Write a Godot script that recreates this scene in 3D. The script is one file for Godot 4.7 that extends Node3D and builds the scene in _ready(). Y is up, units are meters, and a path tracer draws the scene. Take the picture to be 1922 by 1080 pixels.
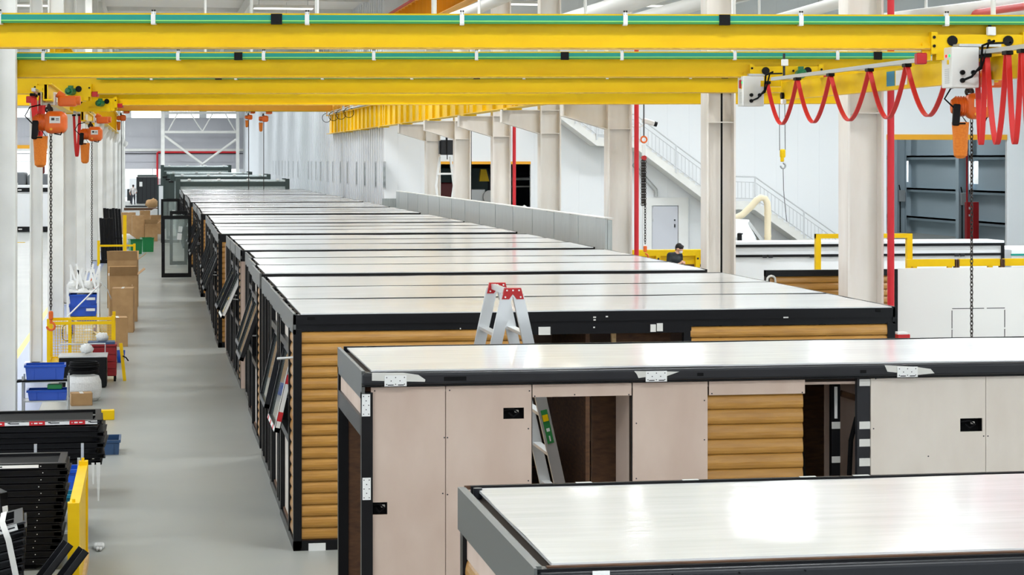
extends Node3D
# A module factory hall. World: x along the modules, -z down the aisle, y up, metres. The camera stands at (0, 4, 0).
const F := 4000.0          # focal length in pixels of the 1922 x 1080 frame
const HZ := 299.0          # row of the horizon
const VX := 282.0          # column where lines down the aisle meet
const EYE := 4.0
var sn := 0.0
var cs := 0.0
var M := {}
var taken := {}
var rng := RandomNumberGenerator.new()

# ---------------------------------------------------------------- pixels to places
func wx(px: float, py: float, w: float) -> Vector3:      # point seen at a pixel, at a distance w along the view axis
	var u := (px - 961.0) / F * w
	return Vector3(u * cs + w * sn, EYE - (py - HZ) * w / F, u * sn - w * cs)
func wd(x: float, d: float) -> float:                    # view distance of a place
	return x * sn + d * cs
func xd(px: float, d: float) -> float:                   # x of a column on the plane z = -d
	return (px - VX) * d * cs / (F / cs - sn * (px - VX))
func yd(py: float, x: float, d: float) -> float:
	return EYE - (py - HZ) * wd(x, d) / F
func dx(px: float, x: float) -> float:                   # depth of a column on the plane x
	return ((F / cs) * x / (px - VX) - x * sn) / cs

# ---------------------------------------------------------------- mesh builder
class B:
	var st := SurfaceTool.new()
	var o := Vector3.ZERO
	var x := Transform3D.IDENTITY
	var col := Color.WHITE
	var use_col := false
	func _init(origin := Vector3.ZERO) -> void:
		o = origin
		st.begin(Mesh.PRIMITIVE_TRIANGLES)
	func v(p: Vector3, n: Vector3, uv := Vector2.ZERO) -> void:
		st.set_normal(n)
		st.set_uv(uv)
		if use_col:
			st.set_color(col)
		st.add_vertex(p)
	func tri(a: Vector3, b: Vector3, c: Vector3, na: Vector3, nb: Vector3, nc: Vector3) -> void:
		a = x * a - o; b = x * b - o; c = x * c - o
		na = (x.basis * na).normalized(); nb = (x.basis * nb).normalized(); nc = (x.basis * nc).normalized()
		if (c - a).cross(b - a).dot(na + nb + nc) < 0.0:
			v(a, na); v(c, nc); v(b, nb)
		else:
			v(a, na); v(b, nb); v(c, nc)
	func quad(a: Vector3, b: Vector3, c: Vector3, d: Vector3, n: Vector3) -> void:
		tri(a, b, c, n, n, n)
		tri(a, c, d, n, n, n)
	func squad(a: Vector3, b: Vector3, c: Vector3, d: Vector3, na: Vector3, nb: Vector3, nc: Vector3, nd: Vector3) -> void:
		tri(a, b, c, na, nb, nc)
		tri(a, c, d, na, nc, nd)
	func box(c: Vector3, s: Vector3, r := Basis()) -> B:
		var h := s * 0.5
		for ax in 3:
			for sg in [-1.0, 1.0]:
				var n := Vector3.ZERO; n[ax] = sg
				var u := Vector3.ZERO; u[(ax + 1) % 3] = h[(ax + 1) % 3]
				var w := Vector3.ZERO; w[(ax + 2) % 3] = h[(ax + 2) % 3]
				var m := n * h[ax]
				quad(c + r * (m - u - w), c + r * (m + u - w), c + r * (m + u + w), c + r * (m - u + w), r * n)
		return self
	func bb(a: Vector3, b: Vector3) -> B:                    # box from corner to corner
		return box((a + b) * 0.5, (b - a).abs())
	func rbox(c: Vector3, s: Vector3, rad: float, seg := 2, r := Basis()) -> B:   # rounded box
		var h := s * 0.5
		var inn := h - Vector3.ONE * rad
		for ax in 3:
			for sg in [-1.0, 1.0]:
				var i1 := (ax + 1) % 3
				var i2 := (ax + 2) % 3
				var ts := []
				for k in seg + 1:
					ts.append([-1.0, tan(PI / 4.0 * (float(k) / seg - 1.0))])
				for k in seg + 1:
					ts.append([1.0, tan(PI / 4.0 * float(k) / seg)])
				var P := []
				for a in ts:
					var row := []
					for b in ts:
						var n := Vector3.ZERO
						n[ax] = sg; n[i1] = a[1]; n[i2] = b[1]
						n = n.normalized()
						var p := Vector3.ZERO
						p[ax] = sg * inn[ax]; p[i1] = a[0] * inn[i1]; p[i2] = b[0] * inn[i2]
						row.append([c + r * (p + n * rad), r * n])
					P.append(row)
				for i in ts.size() - 1:
					for j in ts.size() - 1:
						var q := [P[i][j], P[i + 1][j], P[i + 1][j + 1], P[i][j + 1]]
						squad(q[0][0], q[1][0], q[2][0], q[3][0], q[0][1], q[1][1], q[2][1], q[3][1])
		return self
	func frame_of(t: Vector3) -> Array:
		var up := Vector3.UP if absf(t.y) < 0.95 else Vector3.RIGHT
		var a := t.cross(up).normalized()
		return [a, a.cross(t).normalized()]
	func cyl(a: Vector3, b: Vector3, r0: float, r1 := -1.0, n := 12, caps := true) -> B:
		if r1 < 0.0: r1 = r0
		var t := (b - a).normalized()
		var f := frame_of(t)
		for i in n:
			var a0 := TAU * i / n
			var a1 := TAU * (i + 1) / n
			var d0: Vector3 = f[0] * cos(a0) + f[1] * sin(a0)
			var d1: Vector3 = f[0] * cos(a1) + f[1] * sin(a1)
			squad(a + d0 * r0, a + d1 * r0, b + d1 * r1, b + d0 * r1, d0, d1, d1, d0)
			if caps:
				if r0 > 0.0: tri(a, a + d0 * r0, a + d1 * r0, -t, -t, -t)
				if r1 > 0.0: tri(b, b + d0 * r1, b + d1 * r1, t, t, t)
		return self
	func tube(pts: Array, r: float, n := 8) -> B:
		var rings := []
		var f := []
		for i in pts.size():
			var t: Vector3 = (pts[mini(i + 1, pts.size() - 1)] - pts[maxi(i - 1, 0)]).normalized()
			if f.is_empty():
				f = frame_of(t)
			else:
				var a: Vector3 = (f[0] - t * f[0].dot(t)).normalized()
				f = [a, a.cross(t).normalized()]
			var ring := []
			for k in n:
				var d: Vector3 = f[0] * cos(TAU * k / n) + f[1] * sin(TAU * k / n)
				ring.append([pts[i] + d * r, d])
			rings.append(ring)
		for i in pts.size() - 1:
			for k in n:
				var q := [rings[i][k], rings[i][(k + 1) % n], rings[i + 1][(k + 1) % n], rings[i + 1][k]]
				squad(q[0][0], q[1][0], q[2][0], q[3][0], q[0][1], q[1][1], q[2][1], q[3][1])
		return self
	func lathe(base: Vector3, prof: Array, n := 16, axis := Vector3.UP) -> B:   # prof: [radius, height]
		var f := frame_of(axis)
		for i in prof.size() - 1:
			var p: Array = prof[i]
			var q: Array = prof[i + 1]
			var sl := Vector2(q[1] - p[1], p[0] - q[0]).normalized()
			for k in n:
				var a0 := TAU * k / n
				var a1 := TAU * (k + 1) / n
				var d0: Vector3 = f[0] * cos(a0) + f[1] * sin(a0)
				var d1: Vector3 = f[0] * cos(a1) + f[1] * sin(a1)
				var n0 := (d0 * sl.x + axis * sl.y).normalized()
				var n1 := (d1 * sl.x + axis * sl.y).normalized()
				squad(base + d0 * p[0] + axis * p[1], base + d1 * p[0] + axis * p[1], base + d1 * q[0] + axis * q[1], base + d0 * q[0] + axis * q[1], n0, n1, n1, n0)
		return self
	func prism(poly: PackedVector2Array, xf: Transform3D, depth: float) -> B:    # polygon in xf's x-y plane, drawn out along its z by +-depth/2
		var h := depth * 0.5
		var zz := xf.basis.z.normalized()
		var idx := Geometry2D.triangulate_polygon(poly)
		for s in [-1.0, 1.0]:
			for i in range(0, idx.size(), 3):
				var p := []
				for k in 3:
					var q := poly[idx[i + k]]
					p.append(xf * Vector3(q.x, q.y, h * s))
				tri(p[0], p[1], p[2], zz * s, zz * s, zz * s)
		var ccw := not Geometry2D.is_polygon_clockwise(poly)
		for i in poly.size():
			var a := poly[i]
			var b := poly[(i + 1) % poly.size()]
			var e := (b - a).normalized()
			var n := Vector2(e.y, -e.x) * (1.0 if ccw else -1.0)
			var nn := (xf.basis * Vector3(n.x, n.y, 0)).normalized()
			quad(xf * Vector3(a.x, a.y, -h), xf * Vector3(b.x, b.y, -h), xf * Vector3(b.x, b.y, h), xf * Vector3(a.x, a.y, h), nn)
		return self
	func ribbon(pts: Array, wide: Vector3, thick: float) -> B:                    # flat band along a line of points
		var hw := wide * 0.5
		for i in pts.size() - 1:
			var t: Vector3 = (pts[i + 1] - pts[i]).normalized()
			var t0: Vector3 = (pts[i + 1] - pts[maxi(i - 1, 0)]).normalized()
			var t1: Vector3 = (pts[mini(i + 2, pts.size() - 1)] - pts[i]).normalized()
			var wn := wide.normalized()
			var n0 := wn.cross(t0).normalized() * thick * 0.5
			var n1 := wn.cross(t1).normalized() * thick * 0.5
			var a: Vector3 = pts[i]
			var b: Vector3 = pts[i + 1]
			squad(a - hw + n0, a + hw + n0, b + hw + n1, b - hw + n1, n0, n0, n1, n1)
			squad(a - hw - n0, a + hw - n0, b + hw - n1, b - hw - n1, -n0, -n0, -n1, -n1)
			quad(a + hw - n0, a + hw + n0, b + hw + n1, b + hw - n1, wn)
			quad(a - hw - n0, a - hw + n0, b - hw + n1, b - hw - n1, -wn)
		return self
	func torus(c: Vector3, r: float, t: float, xf: Basis, n := 8, m := 5, stretch := 0.0, arc := TAU, from := 0.0) -> B:
		var full := arc > TAU - 0.01
		for i in n:
			for k in m:
				var pp := []
				for e in [[i, k], [i + 1, k], [i + 1, k + 1], [i, k + 1]]:
					var a: float = from + arc * e[0] / n
					var b: float = TAU * e[1] / m
					var d := Vector3(cos(a), sin(a), 0)
					var nn := d * cos(b) + Vector3(0, 0, 1) * sin(b)
					var p := d * r + nn * t
					if full and sin(a) > 0.01: p.y += stretch
					if full and sin(a) < -0.01: p.y -= stretch
					pp.append([c + xf * p, xf * nn])
				squad(pp[0][0], pp[1][0], pp[2][0], pp[3][0], pp[0][1], pp[1][1], pp[2][1], pp[3][1])
		return self
	func mesh() -> ArrayMesh:
		return st.commit()

# ---------------------------------------------------------------- nodes
func numbered(n: String) -> String:
	var k: int = taken.get(n, 0)
	taken[n] = k + 1
	return n if k == 0 else "%s_%03d" % [n, k]
func thing(n: String, label: String, cat: String, at := Vector3.ZERO, group := "", turn := 0.0) -> Node3D:
	var t := Node3D.new()
	t.name = numbered(n)
	add_child(t)
	t.position = at
	t.rotation.y = turn
	t.set_meta("label", label)
	t.set_meta("category", cat)
	if group: t.set_meta("group", group)
	return t
func part(t: Node3D, n: String, b, m: Material, at := Vector3.ZERO, rot := Vector3.ZERO, label := "") -> MeshInstance3D:
	var mi := MeshInstance3D.new()
	mi.name = n
	mi.mesh = b.mesh() if b is B else b
	mi.material_override = m
	mi.position = at
	mi.rotation = rot
	t.add_child(mi, true)
	if label: mi.set_meta("label", label)
	return mi
func single(n: String, label: String, cat: String, b: B, m: Material, group := "") -> MeshInstance3D:   # thing of one mesh; b.o is its place
	var mi := MeshInstance3D.new()
	mi.name = numbered(n)
	mi.mesh = b.mesh()
	mi.material_override = m
	mi.position = b.o
	add_child(mi)
	mi.set_meta("label", label)
	mi.set_meta("category", cat)
	if group: mi.set_meta("group", group)
	return mi
func struct(n: String, b: B, m: Material) -> MeshInstance3D:
	var mi := MeshInstance3D.new()
	mi.name = n
	mi.mesh = b.mesh()
	mi.material_override = m
	mi.position = b.o
	add_child(mi, true)
	mi.set_meta("kind", "structure")
	return mi
func stuff(o: Node, on := true) -> Node:
	if on: o.set_meta("kind", "stuff")
	return o

# ---------------------------------------------------------------- materials
func rgb(r: float, g: float, b: float) -> Color:
	return Color(r / 255.0, g / 255.0, b / 255.0)
func mat(n: String, c: Color, rough := 0.6, metal := 0.0) -> StandardMaterial3D:
	var m := StandardMaterial3D.new()
	m.resource_name = n
	m.albedo_color = c
	m.roughness = rough
	m.metallic = metal
	M[n] = m
	return m
func noise_tex(freq: float, oct: int, lo: Color, hi: Color, seed_ := 1, size := 512, type := FastNoiseLite.TYPE_SIMPLEX_SMOOTH) -> NoiseTexture2D:
	var n := FastNoiseLite.new()
	n.seed = seed_
	n.noise_type = type
	n.frequency = freq
	n.fractal_octaves = oct
	var t := NoiseTexture2D.new()
	t.width = size
	t.height = size
	t.seamless = true
	t.noise = n
	var g := Gradient.new()
	g.set_color(0, lo)
	g.set_color(1, hi)
	t.color_ramp = g
	return t
func tri_tex(m: StandardMaterial3D, t: Texture2D, scale: Vector3) -> void:
	m.albedo_texture = t
	m.uv1_triplanar = true
	m.uv1_world_triplanar = true
	m.uv1_scale = scale
func grey(v: float) -> Color:
	return Color(v, v, v)

func make_materials() -> void:
	# roof sheet: white gloss membrane with long shallow ripples
	var m := mat("roof_white", Color.WHITE, 0.13)
	tri_tex(m, noise_tex(0.012, 3, rgb(222, 222, 221), rgb(234, 234, 234), 3), Vector3(0.12, 0.5, 0.9))
	m.heightmap_enabled = true
	m.heightmap_texture = noise_tex(0.02, 3, Color.BLACK, Color.WHITE, 5)
	m.heightmap_scale = 0.06
	m = mat("floor_grey", Color.WHITE, 0.28)
	tri_tex(m, noise_tex(0.01, 4, rgb(155, 157, 153), rgb(168, 169, 163), 8), Vector3(0.07, 0.07, 0.07))
	m.metallic_specular = 0.24
	m.heightmap_enabled = true
	m.heightmap_texture = noise_tex(0.03, 3, Color.BLACK, Color.WHITE, 10)
	m.heightmap_scale = 0.02
	mat("black_steel", rgb(22, 22, 24), 0.35).metallic_specular = 0.3
	mat("slate_steel", rgb(34, 35, 39), 0.35).metallic_specular = 0.4
	m = mat("siding", Color.WHITE, 0.28)
	tri_tex(m, noise_tex(0.01, 4, rgb(160, 112, 46), rgb(192, 142, 68), 12), Vector3(0.35, 3.0, 3.0))
	m.heightmap_enabled = true
	m.heightmap_texture = noise_tex(0.04, 3, Color.BLACK, Color.WHITE, 14)
	m.heightmap_scale = 0.1
	m = mat("cream_board", Color.WHITE, 0.6)
	tri_tex(m, noise_tex(0.006, 4, rgb(196, 172, 156), rgb(209, 188, 173), 15), Vector3(0.7, 0.35, 0.7))
	m = mat("white_board", Color.WHITE, 0.55)
	tri_tex(m, noise_tex(0.006, 4, rgb(212, 201, 189), rgb(222, 213, 202), 16), Vector3(0.7, 0.35, 0.7))
	m = mat("brown_board", Color.WHITE, 0.7)
	tri_tex(m, noise_tex(0.02, 4, rgb(74, 47, 29), rgb(110, 75, 46), 17), Vector3(0.6, 2.0, 0.6))
	m = mat("yellow", Color.WHITE, 0.42)
	tri_tex(m, noise_tex(0.01, 4, rgb(236, 190, 0), rgb(244, 202, 2), 18), Vector3(0.2, 0.5, 0.5))
	m.metallic_specular = 0.35
	m = mat("rust_edge", Color.WHITE, 0.6)
	tri_tex(m, noise_tex(0.03, 5, rgb(150, 104, 52), rgb(244, 200, 92), 19), Vector3(0.35, 3.0, 0.35))
	mat("amber", rgb(240, 170, 30), 0.5)
	mat("teal", rgb(0, 146, 130), 0.45)
	mat("rail_green", rgb(46, 140, 72), 0.45)
	mat("rail_line", rgb(150, 222, 110), 0.45)
	m = mat("white_paint", Color.WHITE, 0.5)
	tri_tex(m, noise_tex(0.008, 3, rgb(222, 221, 216), rgb(234, 233, 229), 20), Vector3(0.3, 0.3, 0.3))
	m = mat("column_paint", Color.WHITE, 0.5)
	tri_tex(m, noise_tex(0.008, 4, rgb(228, 220, 211), rgb(240, 235, 229), 21), Vector3(0.5, 0.12, 0.5))
	mat("wall_white", rgb(236, 238, 240), 0.6)
	mat("wall_gloss", rgb(226, 229, 232), 0.28)
	m = mat("galvanised", Color.WHITE, 0.4, 0.25)
	tri_tex(m, noise_tex(0.02, 4, rgb(172, 180, 180), rgb(200, 206, 206), 22), Vector3(1.5, 0.15, 1.5))
	mat("corrugated_grey", rgb(196, 196, 202), 0.55)
	mat("fascia_grey", rgb(86, 88, 86), 0.4)  # lighter grey than the black rails, aisle-side fascia only
	mat("gutter_brown", rgb(96, 86, 78), 0.5)
	mat("panel_white", rgb(230, 229, 226), 0.55)
	mat("pane_grey", rgb(120, 128, 134), 0.1)
	mat("rail_grey", rgb(206, 208, 210), 0.45)
	mat("room_blue", rgb(186, 202, 210), 0.6)
	mat("room_blue_dark", rgb(150, 168, 176), 0.6)
	mat("roof_deck", rgb(240, 239, 235), 0.7)
	mat("orange", rgb(232, 104, 24), 0.35)
	m = mat("orange_bag", Color.WHITE, 0.7)
	tri_tex(m, noise_tex(0.03, 3, rgb(220, 112, 22), rgb(238, 140, 40), 23), Vector3(2, 2, 2))
	mat("red_cable", rgb(206, 32, 30), 0.5)
	mat("red_paint", rgb(206, 26, 40), 0.4)
	mat("red_plastic", rgb(186, 18, 24), 0.45)
	mat("cabinet_red", rgb(140, 16, 22), 0.45)
	mat("motor_green", rgb(20, 110, 66), 0.45)
	mat("chain_steel", rgb(58, 50, 46), 0.5, 0.6)
	mat("steel", rgb(170, 172, 174), 0.35, 0.8)
	mat("zinc", rgb(196, 198, 198), 0.4, 0.4)
	mat("aluminium", rgb(214, 216, 216), 0.32, 0.55)
	mat("rubber", rgb(16, 16, 17), 0.7).metallic_specular = 0.25
	mat("black_plastic", rgb(14, 14, 16), 0.45).metallic_specular = 0.3
	mat("box_white", rgb(226, 226, 222), 0.45)
	mat("tape_white", rgb(214, 212, 206), 0.7)
	mat("plate_white", rgb(236, 236, 234), 0.5)
	mat("label_red", rgb(200, 26, 36), 0.5)
	mat("ink", rgb(40, 40, 44), 0.6)
	mat("blue_bin", rgb(14, 78, 190), 0.4)
	mat("navy_bin", rgb(40, 72, 110), 0.45)
	mat("teal_bin", rgb(28, 130, 160), 0.45)
	mat("green_bin", rgb(10, 120, 62), 0.4)
	m = mat("cardboard", Color.WHITE, 0.8)
	tri_tex(m, noise_tex(0.01, 4, rgb(170, 132, 88), rgb(188, 150, 104), 24), Vector3(0.6, 0.6, 0.6))
	m = mat("sack", Color.WHITE, 0.75)
	tri_tex(m, noise_tex(0.03, 4, rgb(205, 205, 202), rgb(236, 236, 234), 25), Vector3(2, 2, 2))
	m.heightmap_enabled = true
	m.heightmap_texture = noise_tex(0.015, 4, Color.BLACK, Color.WHITE, 26)
	m.heightmap_scale = 0.8
	m = mat("pallet_wood", Color.WHITE, 0.75)
	tri_tex(m, noise_tex(0.02, 4, rgb(196, 160, 108), rgb(222, 192, 146), 27), Vector3(2, 2, 0.4))
	mat("tarp_grey", rgb(120, 124, 128), 0.6)
	mat("dark_green_steel", rgb(52, 66, 64), 0.45)
	m = mat("film_wrap", Color.WHITE, 0.3)
	tri_tex(m, noise_tex(0.03, 4, rgb(176, 190, 190), rgb(220, 228, 228), 28), Vector3(0.4, 1, 1))
	mat("duct_cream", rgb(240, 226, 196), 0.5)
	mat("door_grey", rgb(206, 208, 216), 0.5)
	mat("walkway_blue", rgb(124, 138, 174), 0.35)
	mat("line_yellow", rgb(236, 204, 60), 0.4)
	mat("machine_teal", rgb(84, 108, 108), 0.5)
	mat("dark_machine", rgb(36, 40, 44), 0.5)
	mat("navy_steel", rgb(24, 40, 100), 0.45)
	mat("maroon", rgb(110, 24, 28), 0.5)
	mat("rope", rgb(60, 58, 58), 0.6)
	mat("skin", rgb(226, 176, 150), 0.55)
	mat("hair", rgb(28, 24, 24), 0.6)
	mat("mask_white", rgb(232, 234, 238), 0.7)
	m = mat("person", Color.WHITE, 0.7)
	m.vertex_color_use_as_albedo = true
	m = mat("glass", Color(0.85, 0.92, 0.9, 0.12), 0.03)
	m.transparency = BaseMaterial3D.TRANSPARENCY_ALPHA
	m = mat("film", Color(0.95, 0.95, 0.95, 0.35), 0.2)
	m.transparency = BaseMaterial3D.TRANSPARENCY_ALPHA
	m = mat("lamp_glow", Color.WHITE, 0.5)
	m.emission_enabled = true
	m.emission = Color(1.0, 0.985, 0.95)
	m.emission_energy_multiplier = 1.6
	for q in [["led_red", Color(1, 0.1, 0.15)], ["led_green", Color(0.1, 0.9, 0.5)]]:
		m = mat(q[0], q[1], 0.4)
		m.emission_enabled = true
		m.emission = q[1]
		m.emission_energy_multiplier = 0.7


# ---------------------------------------------------------------- the scene
func _ready() -> void:
	rng.seed = 7
	var th := atan((961.0 - VX) / F)
	sn = sin(th)
	cs = cos(th)
	var cam := Camera3D.new()
	cam.name = "camera"
	cam.position = Vector3(0, EYE, 0)
	cam.rotation.y = -th
	cam.projection = Camera3D.PROJECTION_FRUSTUM
	cam.near = 0.2
	cam.far = 500.0
	cam.size = 0.2 * 1080.0 / F
	cam.frustum_offset = Vector2(0, -0.2 * (540.0 - HZ) / F)
	add_child(cam)
	cam.current = true
	var env := Environment.new()
	env.tonemap_mode = Environment.TONE_MAPPER_LINEAR
	env.tonemap_exposure = 1.0
	env.sdfgi_enabled = true
	env.ssao_enabled = true
	env.ssil_enabled = true
	env.background_mode = Environment.BG_SKY
	var sm := ProceduralSkyMaterial.new()
	sm.sky_top_color = Color(0.86, 0.92, 1.0)
	sm.sky_horizon_color = Color(0.96, 0.98, 1.0)
	sm.ground_horizon_color = Color(0.8, 0.8, 0.78)
	sm.ground_bottom_color = Color(0.5, 0.5, 0.48)
	sm.sky_energy_multiplier = 2.2
	sm.ground_energy_multiplier = 1.4
	var sky := Sky.new()
	sky.sky_material = sm
	env.sky = sky
	var we := WorldEnvironment.new()
	we.name = "environment"
	we.environment = env
	add_child(we)
	make_materials()
	hall_lamps(42.0)
	shell()
	right_side()
	colonnades()
	runways()
	beams_and_cranes()
	module_row()
	near_modules()
	ladder()
	right_yard()
	left_yard()
	far_end()
	people()

func hall_lamps(energy: float) -> void:
	var housing := B.new().rbox(Vector3(0, 0.06, 0), Vector3(2.5, 0.12, 0.9), 0.03, 1).mesh()
	var glow := B.new().box(Vector3(0, -0.006, 0), Vector3(2.4, 0.012, 0.8)).mesh()
	var rod := B.new().cyl(Vector3(0, 0.12, 0), Vector3(0, 1.28, 0), 0.012, -1, 6).mesh()
	var spots := []
	for k in 17:
		for x in [-9.5, -4.2, 5.4]:
			spots.append(Vector3(x, 10.2, 10.0 - 14.0 * k))
	for k in 9:  # rows doubled here, unseen lamps added to brighten the right bay
		for x in [14.5, 21.0, 28.0, 35.0]:
			spots.append(Vector3(x, 10.2, 8.0 - 11.5 * k))
	for q in [[36.5, 103.0], [34.0, 116.0], [37.0, 127.0]]:  # unseen lamps added to lift the room behind the tall opening
		spots.append(Vector3(q[0], 10.2, -q[1]))
	for z in [-207.0, -221.0]:  # extra lamps added to brighten the far wall
		for x in [-18.0, -13.5, -4.8, 2.8]:
			spots.append(Vector3(x, 10.2, z))
	for p in spots:
		var t := thing("high_bay_lamp", "flat white LED high-bay lamp hanging under the hall roof, some rows added for light", "lamp", p, "high-bay lamps under the roof")
		part(t, "housing", housing, M.box_white)
		part(t, "lamp_diffuser", glow, M.lamp_glow)
		part(t, "hanger", rod, M.zinc, Vector3(-1, 0, 0))
		part(t, "hanger", rod, M.zinc, Vector3(1, 0, 0))
		var l := AreaLight3D.new()
		l.name = "lamp_light"
		l.area_size = Vector2(2.4, 0.8)
		l.light_energy = energy
		l.light_color = Color(0.965, 0.985, 1.0)
		l.area_range = 260.0
		l.area_attenuation = 2.0
		l.shadow_enabled = true
		l.position = Vector3(0, -0.03, 0)
		l.rotation.x = -PI / 2
		t.add_child(l)

# fills a rectangle a0..a1 by y0..y1 between planes p0 and p1, leaving the openings [a0, a1, y0, y1] free; along x (axis 0) or along z (axis 2)
func panel(b: B, axis: int, a0: float, a1: float, y0: float, y1: float, p0: float, p1: float, openings := []) -> B:
	var ca := [a0, a1]
	var cy := [y0, y1]
	for q in openings:
		for v in [q[0], q[1]]:
			if v > a0 and v < a1 and not ca.has(v): ca.append(v)
		for v in [q[2], q[3]]:
			if v > y0 and v < y1 and not cy.has(v): cy.append(v)
	ca.sort()
	cy.sort()
	for i in ca.size() - 1:
		for j in cy.size() - 1:
			var ma: float = (ca[i] + ca[i + 1]) / 2
			var my: float = (cy[j] + cy[j + 1]) / 2
			var free := false
			for q in openings:
				if ma > q[0] and ma < q[1] and my > q[2] and my < q[3]: free = true
			if free: continue
			if axis == 0:
				b.bb(Vector3(ca[i], cy[j], p0), Vector3(ca[i + 1], cy[j + 1], p1))
			else:
				b.bb(Vector3(p0, cy[j], ca[i]), Vector3(p1, cy[j + 1], ca[i + 1]))
	return b

# ---------------------------------------------------------------- hall shell
func shell() -> void:
	var fl := struct("floor", B.new(Vector3(8, 0, -107)).bb(Vector3(-24, -0.3, 20), Vector3(42, 0, -236)), M.floor_grey)
	var o := fl.position
	part(fl, "painted_walkway", B.new(o).bb(Vector3(-2.62, 0.0, -10), Vector3(-1.75, 0.003, -120)), M.walkway_blue)
	part(fl, "painted_line", B.new(o).bb(Vector3(-2.74, 0.0, -10), Vector3(-2.62, 0.004, -120)), M.line_yellow)
	# roof deck with purlins
	var ce := struct("ceiling", B.new(Vector3(8, 11.5, -107)).bb(Vector3(-24, 11.5, 20), Vector3(42, 11.7, -236)), M.roof_deck)
	o = ce.position
	var pur := B.new().bb(Vector3(-32, -0.2, -0.04), Vector3(34, 0, 0.04)).mesh()
	for k in 32:
		part(ce, "purlin", pur, M.white_paint, Vector3(0, 0, 119.0 - 7.9 * k))
	for x in [-15.0, -2.2, 4.4, 10.95, 25.0]:
		part(ce, "rafter", B.new(o).bb(Vector3(x - 0.13, 10.75, 18), Vector3(x + 0.13, 11.3, -232)), M.white_paint)
	# left wall with a long window band and a row of high windows
	var ops := []
	for k in 15:
		ops.append([-228.0 + 16.0 * k, -228.0 + 16.0 * k + 12.0, 1.2, 4.6])
		ops.append([-228.0 + 16.0 * k, -228.0 + 16.0 * k + 12.0, 7.0, 9.2])
	var wl := struct("wall_left", panel(B.new(Vector3(-23, 0, -107)), 2, -235.0, 19.0, 0.0, 11.5, -23.2, -23.0, ops), M.wall_white)
	for q in ops:
		var g := part(wl, "pane", B.new(wl.position).bb(Vector3(-23.11, q[2], q[0]), Vector3(-23.1, q[3], q[1])), M.glass)
		var fr := B.new(wl.position)
		for k in 7:
			var z: float = lerpf(q[0], q[1], k / 6.0)
			fr.bb(Vector3(-23.16, q[2], z - 0.04), Vector3(-23.04, q[3], z + 0.04))
		part(wl, "mullions", fr, M.zinc)
	# unseen wall behind the camera, its windows added for daylight
	ops = []
	for k in 5:
		ops.append([-21.0 + 12.0 * k, -12.0 + 12.0 * k, 5.5, 9.5])
	var wb := struct("wall_back", panel(B.new(Vector3(8, 0, 19)), 0, -23.2, 41.0, 0.0, 11.5, 19.0, 19.2, ops), M.wall_white)
	for q in ops:
		part(wb, "pane", B.new(wb.position).bb(Vector3(q[0], q[2], 19.1), Vector3(q[1], q[3], 19.11)), M.glass)
	# right outer wall
	ops = [[-103.5, -101.6, 2.75, 3.9], [-113.0, -111.6, 2.75, 3.9], [-121.0, -119.0, 2.75, 3.9]]
	var wr := struct("wall_right", panel(B.new(Vector3(41, 0, -107)), 2, -235.0, 19.0, 0.0, 11.5, 41.0, 41.2, ops), M.room_blue)
	for q in ops:
		part(wr, "pane", B.new(wr.position).bb(Vector3(41.1, q[2], q[0]), Vector3(41.11, q[3], q[1])), M.glass)
		part(wr, "window_frame", B.new(wr.position).bb(Vector3(41.04, q[2], (q[0] + q[1]) / 2 - 0.05), Vector3(41.14, q[3], (q[0] + q[1]) / 2 + 0.05)), M.zinc)
	for y in [0.92, 2.45, 4.2, 5.8]:
		part(wr, "girt", B.new(wr.position).bb(Vector3(40.72, y - 0.1, -92.4), Vector3(41.0, y, -135)).bb(Vector3(40.72, y - 0.22, -92.4), Vector3(40.74, y, -135)), M.room_blue_dark)
	# far wall
	var D := 232.0
	var gate := [-15.4, -9.2, 0.0, 5.1]
	ops = [gate]
	for k in 6:
		var a := -9.0 + 3.1 * k
		ops.append([a, a + 3.0, 1.93, 2.95])
	for k in 5:
		var a := -23.0 + 1.2 + 2.6 * k
		if a < -16.0: ops.append([a, a + 2.4, 1.93, 2.95])
	for k in 8:
		var a := -22.0 + 4.0 * k
		ops.append([a, a + 3.2, 8.45, 9.4])
	ops.append([-4.6, -2.2, 0.8, 1.93])
	var wf := struct("wall_far", panel(B.new(Vector3(0, 0, -D)), 0, -23.2, 10.0, 0.0, 11.5, -D - 0.2, -D, ops), M.wall_white)
	for q in ops:
		part(wf, "pane", B.new(wf.position).bb(Vector3(q[0], q[2], -D - 0.11), Vector3(q[1], q[3], -D - 0.1)), M.glass)
	var sheet := panel(B.new(wf.position), 0, -23.0, 9.9, 2.95, 8.45, -D, -D + 0.05, [[-15.6, -9.0, 0.0, 5.5]])
	part(wf, "cladding", sheet, M.corrugated_grey)
	var ribs := B.new(wf.position)
	for k in 96:
		var x := -22.8 + 0.34 * k
		ribs.bb(Vector3(x, 5.55 if x > -15.7 and x < -8.9 else 2.97, -D + 0.05), Vector3(x + 0.1, 8.43, -D + 0.1))
	stuff(part(wf, "cladding_ribs", ribs, M.corrugated_grey))
	part(wf, "gate_lintel", B.new(wf.position).bb(Vector3(-15.7, 5.1, -D), Vector3(-8.9, 5.5, -D + 0.3)), M.amber)
	part(wf, "girt", B.new(wf.position).bb(Vector3(-23, 4.86, -D + 0.1), Vector3(9.9, 5.12, -D + 0.3)), M.white_paint)
	part(wf, "girt", B.new(wf.position).bb(Vector3(-23, 4.56, -D + 0.1), Vector3(9.9, 4.64, -D + 0.2)), M.slate_steel)
	part(wf, "girt", B.new(wf.position).bb(Vector3(-23, 6.42, -D + 0.1), Vector3(9.9, 6.48, -D + 0.2)), M.corrugated_grey)
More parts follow.
